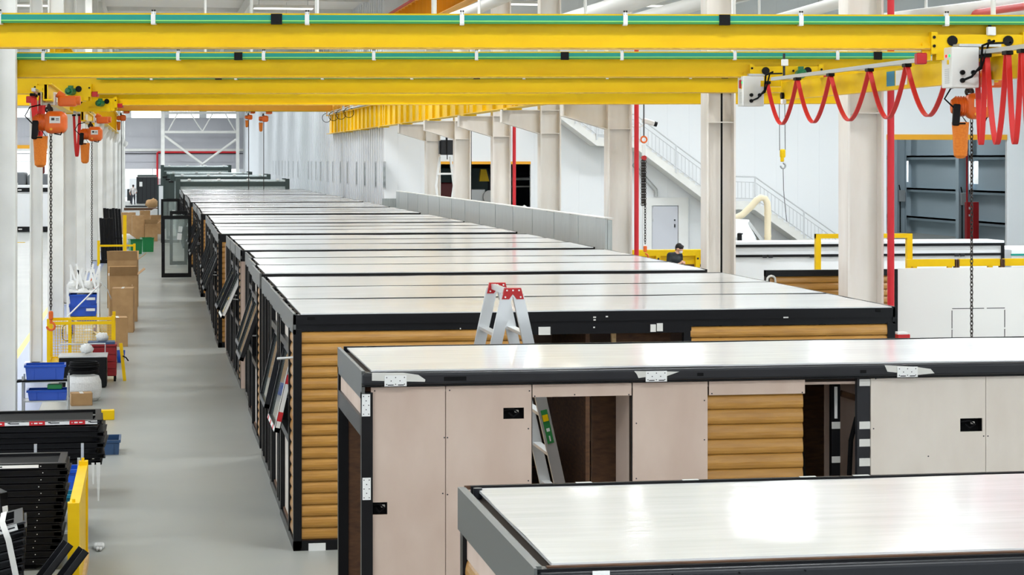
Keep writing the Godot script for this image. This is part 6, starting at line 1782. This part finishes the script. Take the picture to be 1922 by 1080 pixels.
	for q in [[241, 447, 108.0, 0.7, 1.3, "cardboard box at the back left of the group behind the green bins"], [259, 452, 104.0, 0.58, 1.25, "tall plain cardboard box in the middle of the group behind the green bins"], [283, 452, 104.0, 0.62, 0.85, "squat cardboard box with open flaps behind the green bins"], [272, 440, 114.0, 0.52, 1.25, "cardboard box behind the squat open one"], [292, 440, 114.0, 0.52, 0.8, "cardboard box at the aisle side behind the squat one"]]:
		carton(q[5], Vector3(wx(q[0], q[1], q[2]).x, 0, wx(q[0], q[1], q[2]).z), Vector3(q[3], q[4], 0.7), 0.05, q[0] > 280)
	single("grey_bag", "grey bag slumped beside the green bins", "bag", blob(wx(238, 452, 96.0), 0.4, 31), M.sack)

func blob(c: Vector3, r: float, sd: int) -> B:          # a crumpled lump
	var n := FastNoiseLite.new()
	n.seed = sd
	n.frequency = 1.3
	var b := B.new(c)
	var nu := 16
	var nv := 10
	var g := []
	for i in nu + 1:
		var row := []
		for j in nv + 1:
			var a := TAU * (i % nu) / nu
			var f := PI * j / nv
			var dir := Vector3(cos(a) * sin(f), cos(f), sin(a) * sin(f))
			row.append(c + Vector3(dir.x, dir.y * 0.75, dir.z) * r * (1.0 + 0.45 * n.get_noise_3dv(dir * 1.6)))
		g.append(row)
	for i in nu:
		for j in nv:
			var nn := func(p: Vector3) -> Vector3: return (p - c).normalized()
			b.squad(g[i][j], g[i + 1][j], g[i + 1][j + 1], g[i][j + 1], nn.call(g[i][j]), nn.call(g[i + 1][j]), nn.call(g[i + 1][j + 1]), nn.call(g[i][j + 1]))
	return b

func mesh_cage(label: String, x0: float, x1: float, z: float, h: float, deep: float) -> void:
	var t := thing("mesh_cage", label, "cage", Vector3((x0 + x1) / 2, 0, z))
	var W := x1 - x0
	for q in [[-W / 2, 0.0], [W / 2, 0.0], [-W / 2, -deep], [W / 2, -deep], [-W / 2 + 0.4, 0.0]]:
		part(t, "post", B.new().bb(Vector3(q[0] - 0.03, 0, q[1] - 0.03), Vector3(q[0] + 0.03, h + (0.05 if q[0] > 0.0 else 0.0), q[1] + 0.03)), M.yellow)
	for zz in [0.0, -deep]:
		part(t, "rail", B.new().bb(Vector3(-W / 2, h - 0.12, zz - 0.02), Vector3(W / 2, h - 0.06, zz + 0.02)), M.yellow)
		part(t, "rail", B.new().bb(Vector3(-W / 2, 0.08, zz - 0.02), Vector3(W / 2, 0.13, zz + 0.02)), M.yellow)
	for x in [-W / 2, W / 2]:
		part(t, "side_rail", B.new().bb(Vector3(x - 0.02, h - 0.12, -deep), Vector3(x + 0.02, h - 0.06, 0)), M.yellow)
		part(t, "side_rail", B.new().bb(Vector3(x - 0.02, 0.08, -deep), Vector3(x + 0.02, 0.13, 0)), M.yellow)
	for zz in [0.0, -deep]:
		var wires := B.new()
		for k in 24:
			var x := -W / 2 + W * (k + 0.5) / 24.0
			wires.bb(Vector3(x - 0.003, 0.1, zz - 0.003), Vector3(x + 0.003, h - 0.1, zz + 0.003))
		for k in 13:
			var y := 0.15 + 0.055 * k
			wires.bb(Vector3(-W / 2, y - 0.003, zz - 0.003), Vector3(W / 2, y + 0.003, zz + 0.003))
		stuff(part(t, "wire_mesh", wires, M.yellow))
	part(t, "floor_plate", B.new().bb(Vector3(-W / 2, 0.08, -deep), Vector3(W / 2, 0.1, 0)), M.yellow)

# ---------------------------------------------------------------- far end of the hall
func far_end() -> void:
	# film-wrapped dark-green framed modules behind the row
	for q in [[120.0, 1.55, 7.65, 2.83, "first film-wrapped dark-green framed module beyond the white-roofed row"], [131.0, 1.35, 7.2, 3.02, "second film-wrapped dark-green framed module beyond the white-roofed row"], [142.0, 0.95, 6.6, 3.1, "third film-wrapped dark-green framed module beyond the white-roofed row"], [160.0, 0.9, 5.9, 3.5, "farthest flat-topped grey framed module before the far wall"]]:
		var d: float = (q[0] - 4.0 * sn) / cs
		var x0: float = q[1]
		var x1: float = q[2]
		var h: float = q[3]
		var t := thing("wrapped_module", q[4], "module", Vector3((x0 + x1) / 2, 0, -d - 1.5), "film-wrapped modules")
		var o := t.position
		part(t, "wrap", B.new(o).rbox(Vector3((x0 + x1) / 2, h / 2 + 0.05, -d - 1.5), Vector3(x1 - x0 - 0.1, h - 0.1, 2.9), 0.06, 1), M.film_wrap)
		part(t, "top_rail", B.new(o).bb(Vector3(x0, h - 0.36, -d + 0.03), Vector3(x1, h - 0.1, -d - 0.1)), M.dark_green_steel)
		for x in [x0, x1]:
			for z in [-d, -d - 3.0]:
				part(t, "corner_post", B.new(o).bb(Vector3(x - 0.12, 0, z - 0.12), Vector3(x + 0.12, h + 0.06, z + 0.12)), M.dark_green_steel)
		for k in 4:
			part(t, "top_lug", B.new(o).box(Vector3(lerpf(x0, x1, 0.1 + 0.27 * k), h + 0.02, -d), Vector3(0.16, 0.1, 0.16)), M.plate_white)
	# white leaf panel with dark frame, leaning in the aisle
	var dd: float = (132.0) / cs
	var lp := thing("leaf_panel", "white door leaf with a dark frame standing at the wrapped modules", "panel", Vector3(0.72, 0, -dd))
	part(lp, "leaf", B.new().bb(Vector3(-0.2, 0.05, -0.02), Vector3(0.22, 2.35, 0.02)), M.wall_white)
	part(lp, "leaf_frame", panel(B.new(), 0, -0.27, 0.28, 0.0, 2.42, -0.035, 0.035, [[-0.2, 0.22, 0.06, 2.35]]), M.dark_green_steel)
	for k in 3:
		var z: float = -(118.0 + 3.0 * k)
		var dp := thing("dark_post", "dark-green steel upright standing before the wrapped modules, %s of three" % ["first", "second", "third"][k], "post", Vector3(1.12 - 0.15 * k, 0, z), "dark uprights")
		part(dp, "tube", B.new().bb(Vector3(-0.09, 0, -0.09), Vector3(0.09, 2.75 + 0.1 * k, 0.09)), M.dark_green_steel)
		part(dp, "cap", B.new().bb(Vector3(-0.13, 2.72 + 0.1 * k, -0.13), Vector3(0.13, 2.82 + 0.1 * k, 0.13)), M.black_steel)
	# dark machine at the end of the aisle
	var p := wx(276, 384, 192.0)
	var t := thing("dark_machine", "tall dark machine with a notice at the far end of the aisle", "machine", Vector3(p.x, 0, p.z))
	part(t, "body", B.new().rbox(Vector3(0, 1.2, -0.6), Vector3(1.9, 2.4, 1.2), 0.05, 1), M.dark_machine)
	part(t, "top_hood", B.new().rbox(Vector3(0, 2.5, -0.6), Vector3(1.7, 0.16, 1.1), 0.03, 1), M.dark_green_steel)
	for k in 5:
		part(t, "front_bar", B.new().bb(Vector3(-0.8 + 0.36 * k, 0.2, 0.0), Vector3(-0.74 + 0.36 * k, 2.3, 0.08)), M.slate_steel)
	part(t, "notice", B.new().box(Vector3(-0.55, 1.75, 0.1), Vector3(0.26, 0.42, 0.02)), M.plate_white)
	single("side_cart", "dark trolley beside the far worker", "trolley", B.new(wx(243, 384, 193.0)).rbox(wx(243, 384, 193.0) + Vector3(0, 0.75, 0), Vector3(0.4, 1.3, 0.5), 0.04, 1), M.dark_machine)
	single("board_stack", "low stack of long brown boards on the floor before the far worker", "boards", B.new(Vector3(-1.2, 0, -170)).bb(Vector3(-2.7, 0.0, -169.5), Vector3(0.7, 0.16, -171)), M.brown_board)
	single("dark_skid", "long dark steel skid under the far worker", "skid", B.new(Vector3(-1.2, 0, -180)).bb(Vector3(-2.9, 0.0, -180), Vector3(0.6, 0.13, -181)), M.dark_machine)
	single("sack_heap", "heap of brown sacks on the boards before the dark machine", "sacks", blob(Vector3(0.15, 0.46, -172.2), 0.5, 41), M.cardboard)
	single("film_roll", "white round roll of film at the aisle edge beyond the boxes", "roll", B.new(wx(292, 396, 140.0)).cyl(wx(292, 402.9, 140.0), wx(292, 402.9, 140.0) + Vector3(0, 0, -0.8), 0.36, -1, 20), M.sack)
	single("white_pallet", "low white wrapped pallet at the left of the far worker", "pallet", B.new(wx(230, 388, 186.0)).rbox(wx(228, 386, 186.0) + Vector3(0, 0.15, 0), Vector3(1.5, 0.5, 1.2), 0.08, 1), M.sack)
	single("hanging_hopper", "blue tapered hopper hanging on the far white bracing", "hopper", B.new(Vector3(xd(381, 228.9), 2.4, -228.9)).lathe(Vector3(xd(381, 228.9), 2.5, -228.9), [[0.0, 0.0], [0.28, 0.0], [0.42, 0.75], [0.0, 0.78]], 12), M.navy_steel)
	# module in the left bay, with tarpaulin loads behind
	var d: float = (117.0 + 6.0 * sn) / cs
	var x0 := -8.6
	var x1 := -4.45
	t = thing("bay_module", "white module with dark top and bottom rails in the left bay", "module", Vector3((x0 + x1) / 2, 0, -d - 1.2))
	var o := t.position
	part(t, "wall", B.new(o).bb(Vector3(x0, 0.3, -d - 0.05), Vector3(x1, 2.2, -d - 0.1)).bb(Vector3(x0, 0.1, -d - 0.1), Vector3(x1, 2.3, -d - 2.4)), M.wall_white)
	part(t, "top_rail", B.new(o).bb(Vector3(x0, 2.2, -d), Vector3(x1, 2.42, -d - 0.1)), M.black_steel)
	part(t, "bottom_rail", B.new(o).bb(Vector3(x0, 0.05, -d), Vector3(x1, 0.3, -d - 0.1)), M.black_steel)
	part(t, "roof_edge", B.new(o).bb(Vector3(x0, 2.44, -d + 0.02), Vector3(x1, 2.56, -d - 2.4)), M.wall_white)
	part(t, "rail_label", B.new(o).box(Vector3(xd(37, d), 2.31, -d + 0.01), Vector3(0.2, 0.06, 0.01)).box(Vector3(xd(38, d), 0.16, -d + 0.01), Vector3(0.2, 0.06, 0.01)), M.plate_white)
	p = wx(27, 455, 102.0)
	t = thing("yellow_bollard", "slim yellow post standing in the left bay", "post", Vector3(p.x, 0, p.z))
	part(t, "pole", B.new().cyl(Vector3(0, 0.02, 0), Vector3(0, 1.95, 0), 0.055, -1, 10), M.yellow)
	part(t, "base", B.new().bb(Vector3(-0.15, 0, -0.12), Vector3(0.5, 0.02, 0.12)), M.yellow)
	for k in 3:
		var q: Array = [[-8.9, 1.9, 3.25], [-6.9, 1.5, 3.15], [-5.1, 1.6, 3.3]][k]
		var z := -(d + 6.0)
		var tl := thing("tarp_load", "dark grey tarpaulin-covered load behind the bay module, %s" % ["with a white letter sign", "with brown drums", "nearest the columns"][k], "load", Vector3(q[0] + q[1] / 2, 0, z), "tarpaulin loads")
		part(tl, "tarp", B.new().rbox(Vector3(0, q[2] / 2, 0), Vector3(q[1], q[2], 2.0), 0.14, 2), M.tarp_grey)
		part(tl, "fold", B.new().box(Vector3(0.2, q[2] * 0.8, 1.01), Vector3(0.1, q[2] * 0.4, 0.05), Basis(Vector3(0, 0, 1), 0.1)).box(Vector3(-0.35, q[2] * 0.8, 1.01), Vector3(0.08, q[2] * 0.4, 0.05), Basis(Vector3(0, 0, 1), -0.08)), M.tarp_grey)
		if k == 0:
			var sg := part(tl, "letter_sign", B.new().box(Vector3(0.3, 2.5, 1.1), Vector3(0.42, 0.3, 0.04)), M.plate_white)
			var tm := TextMesh.new()
			tm.text = "NU"
			tm.font_size = 24
			tm.pixel_size = 0.009
			tm.depth = 0.01
			part(sg, "letters", tm, M.ink, Vector3(0.3, 2.5, 1.125))
	for k in 2:
		var q := Vector3([-6.2, -4.75][k], 3.4 if k == 0 else 3.55, -(d + 6.0))
		single("brown_drum", "reddish-brown bundle on top of the tarpaulin load %s" % ["with brown drums", "nearest the columns"][k], "bundle", B.new(q).rbox(q, Vector3(0.4, 0.5, 0.5), 0.1, 2), M.maroon, "brown bundles in the left bay")

# ---------------------------------------------------------------- people: one continuous skin from tapered bones
func smin(a: float, b: float, k: float) -> float:
	var h := clampf(0.5 + 0.5 * (b - a) / k, 0.0, 1.0)
	return lerpf(b, a, h) - k * h * (1.0 - h)

# bones: [a, b, ra, rb, colour]; cell in metres
func skin_mesh(out: B, bones: Array, cell: float, blend: float) -> void:
	var vals := {}
	var lo := Vector3.ONE * 1e9
	var hi := Vector3.ONE * -1e9
	for bn in bones:
		var r: float = maxf(bn[2], bn[3]) + cell * 2.5
		lo = lo.min(bn[0] - Vector3.ONE * r).min(bn[1] - Vector3.ONE * r)
		hi = hi.max(bn[0] + Vector3.ONE * r).max(bn[1] + Vector3.ONE * r)
	var n := Vector3i(((hi - lo) / cell).ceil()) + Vector3i.ONE * 2
	var f := PackedFloat32Array()
	f.resize(n.x * n.y * n.z)
	f.fill(1.0)
	for bn in bones:
		var a: Vector3 = bn[0]
		var b: Vector3 = bn[1]
		var ra: float = bn[2]
		var rb: float = bn[3]
		var m := maxf(ra, rb) + blend + cell * 2.0
		var l := Vector3i(((a.min(b) - Vector3.ONE * m - lo) / cell).floor()).clamp(Vector3i.ZERO, n - Vector3i.ONE)
		var u := Vector3i(((a.max(b) + Vector3.ONE * m - lo) / cell).ceil()).clamp(Vector3i.ZERO, n - Vector3i.ONE)
		var ab := b - a
		var inv := 1.0 / maxf(ab.length_squared(), 1e-9)
		for k in range(l.z, u.z + 1):
			for j in range(l.y, u.y + 1):
				for i in range(l.x, u.x + 1):
					var p := lo + Vector3(i, j, k) * cell
					var t := clampf((p - a).dot(ab) * inv, 0.0, 1.0)
					var d := (p - a - ab * t).length() - lerpf(ra, rb, t)
					if d > m: continue
					var id := (k * n.y + j) * n.x + i
					f[id] = d if f[id] >= 1.0 else smin(f[id], d, blend)
	var at := func(i: int, j: int, k: int) -> float: return f[(k * n.y + j) * n.x + i]
	var vert := {}
	for k in n.z - 1:
		for j in n.y - 1:
			for i in n.x - 1:
				var base := (k * n.y + j) * n.x + i
				var c := [f[base], f[base + 1], f[base + n.x], f[base + n.x + 1], f[base + n.x * n.y], f[base + n.x * n.y + 1], f[base + n.x * n.y + n.x], f[base + n.x * n.y + n.x + 1]]
				var neg := 0
				for q in c:
					if q < 0.0: neg += 1
				if neg == 0 or neg == 8: continue
				var s := Vector3.ZERO
				var cnt := 0
				for e in [[0, 1], [2, 3], [4, 5], [6, 7], [0, 2], [1, 3], [4, 6], [5, 7], [0, 4], [1, 5], [2, 6], [3, 7]]:
					var va: float = c[e[0]]
					var vb: float = c[e[1]]
					if (va < 0.0) == (vb < 0.0): continue
					var t := va / (va - vb)
					var pa := Vector3(e[0] & 1, (e[0] >> 1) & 1, (e[0] >> 2) & 1)
					var pb := Vector3(e[1] & 1, (e[1] >> 1) & 1, (e[1] >> 2) & 1)
					s += pa.lerp(pb, t)
					cnt += 1
				var p := lo + (Vector3(i, j, k) + s / cnt) * cell
				var g := Vector3(c[1] - c[0] + c[3] - c[2] + c[5] - c[4] + c[7] - c[6], c[2] - c[0] + c[3] - c[1] + c[6] - c[4] + c[7] - c[5], c[4] - c[0] + c[5] - c[1] + c[6] - c[2] + c[7] - c[3]).normalized()
				var best := 1e9
				var col := Color.WHITE
				for bn in bones:
					var ab: Vector3 = bn[1] - bn[0]
					var t := clampf((p - bn[0]).dot(ab) / maxf(ab.length_squared(), 1e-9), 0.0, 1.0)
					var d: float = (p - bn[0] - ab * t).length() - lerpf(bn[2], bn[3], t)
					if d < best:
						best = d
						col = bn[4]
				vert[base] = [p, g, col]
	var sx := 1
	var sy := n.x
	var sz := n.x * n.y
	var put := func(a: int, b: int, c: int, d: int) -> void:
		if not (vert.has(a) and vert.has(b) and vert.has(c) and vert.has(d)): return
		var q := [vert[a], vert[b], vert[c], vert[d]]
		for tr in [[0, 1, 2], [0, 2, 3]]:
			var v0: Array = q[tr[0]]
			var v1: Array = q[tr[1]]
			var v2: Array = q[tr[2]]
			var order := [v0, v1, v2]
			if (v2[0] - v0[0]).cross(v1[0] - v0[0]).dot(v0[1] + v1[1] + v2[1]) < 0.0:
				order = [v0, v2, v1]
			for w in order:
				out.st.set_normal(w[1])
				out.st.set_uv(Vector2.ZERO)
				out.st.set_color(w[2])
				out.st.add_vertex(w[0])
	for k in range(1, n.z - 1):
		for j in range(1, n.y - 1):
			for i in range(1, n.x - 1):
				var id := (k * n.y + j) * n.x + i
				var neg := f[id] < 0.0
				if neg != (f[id + sx] < 0.0): put.call(id, id - sy, id - sy - sz, id - sz)
				if neg != (f[id + sy] < 0.0): put.call(id, id - sx, id - sx - sz, id - sz)
				if neg != (f[id + sz] < 0.0): put.call(id, id - sx, id - sx - sy, id - sy)

func lin(r: float, g: float, b: float) -> Color:
	return rgb(r, g, b).srgb_to_linear()

func fingers(bones: Array, wrist: Vector3, dir: Vector3, palm: Vector3, across: Vector3, curl: float, skin: Color) -> void:
	# palm and five bent fingers; dir points from the wrist, palm is the way the palm faces
	bones.append([wrist, wrist + dir * 0.07, 0.03, 0.036, skin])
	for k in 4:
		var root := wrist + dir * 0.075 + across * (0.028 - 0.019 * k)
		var L: float = [0.068, 0.076, 0.072, 0.056][k]
		var d1 := (dir * cos(curl) + palm * sin(curl)).normalized()
		var d2 := (dir * cos(curl * 2.2) + palm * sin(curl * 2.2)).normalized()
		bones.append([root, root + d1 * L * 0.55, 0.010, 0.0095, skin])
		bones.append([root + d1 * L * 0.55, root + d1 * L * 0.55 + d2 * L * 0.5, 0.0095, 0.008, skin])
	var th := wrist + dir * 0.025 + across * 0.03
	var td := (dir * 0.6 + across * 0.6 + palm * 0.4).normalized()
	bones.append([th, th + td * 0.035, 0.013, 0.011, skin])
	bones.append([th + td * 0.035, th + td * 0.035 + (dir * 0.8 + palm * 0.5).normalized() * 0.03, 0.011, 0.009, skin])

func people() -> void:
	var skin := lin(222, 172, 148)
	# worker in a black t-shirt, head bowed, hand raised to the chest
	var black := lin(32, 34, 40)
	var pants := lin(40, 44, 58)
	var p := wx(1264, 600, 57.0)
	var t := thing("person", "worker in a black t-shirt and white face mask bending over beside the modules", "person", Vector3(p.x, 0, p.z), "", 0.55)
	var hip := Vector3(0.0, 0.95, -0.05)
	var chest := Vector3(0.02, 1.3, 0.02)
	var neck := Vector3(0.07, 1.5, 0.06)
	var bones := [
		[hip + Vector3(-0.09, 0, 0), Vector3(-0.11, 0.52, 0.02), 0.09, 0.065, pants], [Vector3(-0.11, 0.52, 0.02), Vector3(-0.11, 0.1, -0.03), 0.062, 0.045, pants],
		[hip + Vector3(0.09, 0, 0), Vector3(0.11, 0.52, 0.03), 0.09, 0.065, pants], [Vector3(0.11, 0.52, 0.03), Vector3(0.11, 0.1, -0.03), 0.062, 0.045, pants],
		[Vector3(-0.11, 0.05, -0.03), Vector3(-0.13, 0.04, 0.15), 0.045, 0.04, black], [Vector3(0.11, 0.05, -0.03), Vector3(0.13, 0.04, 0.15), 0.045, 0.04, black],
		[hip, chest, 0.13, 0.155, black], [chest + Vector3(-0.1, 0.02, 0), chest + Vector3(0.1, 0.02, 0), 0.12, 0.12, black],
		[chest + Vector3(-0.17, 0.14, 0.0), chest + Vector3(0.17, 0.13, 0.02), 0.075, 0.075, black],
		[chest + Vector3(0.02, 0.14, 0.0), neck, 0.07, 0.052, skin], 
		[chest + Vector3(-0.19, 0.12, 0), Vector3(-0.25, 1.16, 0.05), 0.07, 0.06, black], [Vector3(-0.25, 1.17, 0.05), Vector3(-0.23, 1.1, 0.1), 0.045, 0.042, skin], [Vector3(-0.23, 1.1, 0.1), Vector3(0.0, 1.22, 0.26), 0.042, 0.03, skin],
		[chest + Vector3(0.19, 0.11, 0.02), Vector3(0.24, 1.15, 0.06), 0.07, 0.058, black], [Vector3(0.24, 1.16, 0.06), Vector3(0.22, 1.08, 0.1), 0.044, 0.04, skin], [Vector3(0.22, 1.08, 0.1), Vector3(0.1, 1.16, 0.28), 0.04, 0.03, skin]]
	var b := B.new()
	b.use_col = true
	skin_mesh(b, bones, 0.014, 0.03)
	var hd := Basis(Vector3(1, 0, 0), 0.55) * Basis(Vector3.UP, 0.45)
	var hc := neck + Vector3(0.035, 0.1, 0.05)
	var h := func(x: float, y: float, z: float) -> Vector3: return hc + hd * Vector3(x, y, z)
	var head := [[neck - Vector3(0, 0.02, 0), h.call(0, -0.06, -0.01), 0.052, 0.055, skin], [h.call(0, 0.035, -0.015), h.call(0, 0.02, 0.015), 0.09, 0.085, skin], [h.call(0, -0.05, 0.03), h.call(0, -0.085, 0.05), 0.06, 0.04, skin],
		[h.call(0, 0.01, 0.095), h.call(0, -0.03, 0.115), 0.012, 0.016, skin], [h.call(-0.088, 0.02, -0.01), h.call(-0.088, -0.02, -0.005), 0.016, 0.012, skin], [h.call(0.088, 0.02, -0.01), h.call(0.088, -0.02, -0.005), 0.016, 0.012, skin],
		[h.call(-0.05, 0.035, 0.08), h.call(0.05, 0.035, 0.08), 0.016, 0.016, skin]]
	skin_mesh(b, head, 0.007, 0.015)
	var hand := []
	fingers(hand, Vector3(0.0, 1.22, 0.26), Vector3(0.7, 0.6, 0.35).normalized(), Vector3(0.5, -0.8, 0.2).normalized(), Vector3(0, 0.3, 0.95).normalized(), 0.7, skin)
	fingers(hand, Vector3(0.1, 1.16, 0.28), Vector3(-0.3, 0.8, 0.5).normalized(), Vector3(-0.8, 0, 0.3).normalized(), Vector3(0.2, 0.5, -0.8).normalized(), 0.7, skin)
	skin_mesh(b, hand, 0.005, 0.006)
	part(t, "body", b, M.person)
	var hair := B.new()
	hair.use_col = true
	skin_mesh(hair, [[h.call(0, 0.06, -0.03), h.call(0, 0.055, 0.01), 0.094, 0.085, lin(30, 26, 26)], [h.call(0, 0.0, -0.06), h.call(0, -0.05, -0.055), 0.062, 0.04, lin(30, 26, 26)], [h.call(-0.04, 0.095, 0.055), h.call(0.04, 0.095, 0.055), 0.03, 0.03, lin(30, 26, 26)]], 0.008, 0.02)
	part(t, "hair", hair, M.person)
	var mask := B.new()
	mask.use_col = true
	skin_mesh(mask, [[h.call(-0.025, -0.04, 0.072), h.call(0.025, -0.04, 0.072), 0.04, 0.04, lin(232, 234, 238)], [h.call(0, -0.085, 0.062), h.call(0, -0.045, 0.09), 0.034, 0.034, lin(232, 234, 238)]], 0.007, 0.02)
	part(t, "face_mask", mask, M.person)
	var eyes := B.new()
	for s in [-1.0, 1.0]:
		eyes.cyl(h.call(0.033 * s, 0.016, 0.08), h.call(0.033 * s, 0.016, 0.0925), 0.008, -1, 8)
	part(t, "eyes", eyes, M.hair)
	# far worker in a pale shirt seen from behind
	var pale := lin(206, 200, 198)
	var dark := lin(46, 46, 58)
	p = wx(250, 384, 188.0)
	t = thing("person", "worker in a pale shirt and dark trousers at the far end of the aisle", "person", Vector3(p.x, 0, p.z))
	bones = [
		[Vector3(-0.09, 0.9, 0), Vector3(-0.11, 0.48, 0.02), 0.1, 0.07, dark], [Vector3(-0.11, 0.48, 0.02), Vector3(-0.12, 0.08, 0), 0.068, 0.05, dark], [Vector3(-0.12, 0.05, 0), Vector3(-0.13, 0.04, -0.15), 0.05, 0.04, black],
		[Vector3(0.09, 0.9, 0), Vector3(0.12, 0.48, 0.0), 0.1, 0.07, dark], [Vector3(0.12, 0.48, 0.0), Vector3(0.14, 0.08, 0.04), 0.068, 0.05, dark], [Vector3(0.14, 0.05, 0.04), Vector3(0.15, 0.04, -0.11), 0.05, 0.04, black],
		[Vector3(0, 0.94, 0), Vector3(0, 1.28, 0), 0.14, 0.16, pale], [Vector3(-0.16, 1.4, 0), Vector3(0.16, 1.4, 0), 0.08, 0.08, pale], [Vector3(0, 1.42, 0), Vector3(0, 1.54, 0), 0.06, 0.055, skin],
		[Vector3(-0.2, 1.4, 0), Vector3(-0.3, 1.14, -0.02), 0.068, 0.055, pale], [Vector3(-0.3, 1.14, -0.02), Vector3(-0.26, 0.92, -0.14), 0.045, 0.033, skin], [Vector3(-0.26, 0.92, -0.14), Vector3(-0.24, 0.84, -0.17), 0.036, 0.03, skin],
		[Vector3(0.2, 1.4, 0), Vector3(0.29, 1.15, -0.04), 0.068, 0.055, pale], [Vector3(0.29, 1.15, -0.04), Vector3(0.24, 1.0, -0.2), 0.045, 0.033, skin], [Vector3(0.24, 1.0, -0.2), Vector3(0.2, 0.98, -0.28), 0.036, 0.03, skin],
		[Vector3(0.0, 1.62, -0.01), Vector3(0.0, 1.66, 0.0), 0.085, 0.09, skin], [Vector3(0, 1.56, -0.05), Vector3(0, 1.54, -0.06), 0.05, 0.04, skin], [Vector3(0.0, 1.67, 0.02), Vector3(0.0, 1.6, 0.04), 0.088, 0.06, lin(40, 34, 34)]]
	b = B.new()
	b.use_col = true
	skin_mesh(b, bones, 0.017, 0.03)
	part(t, "body", b, M.person)
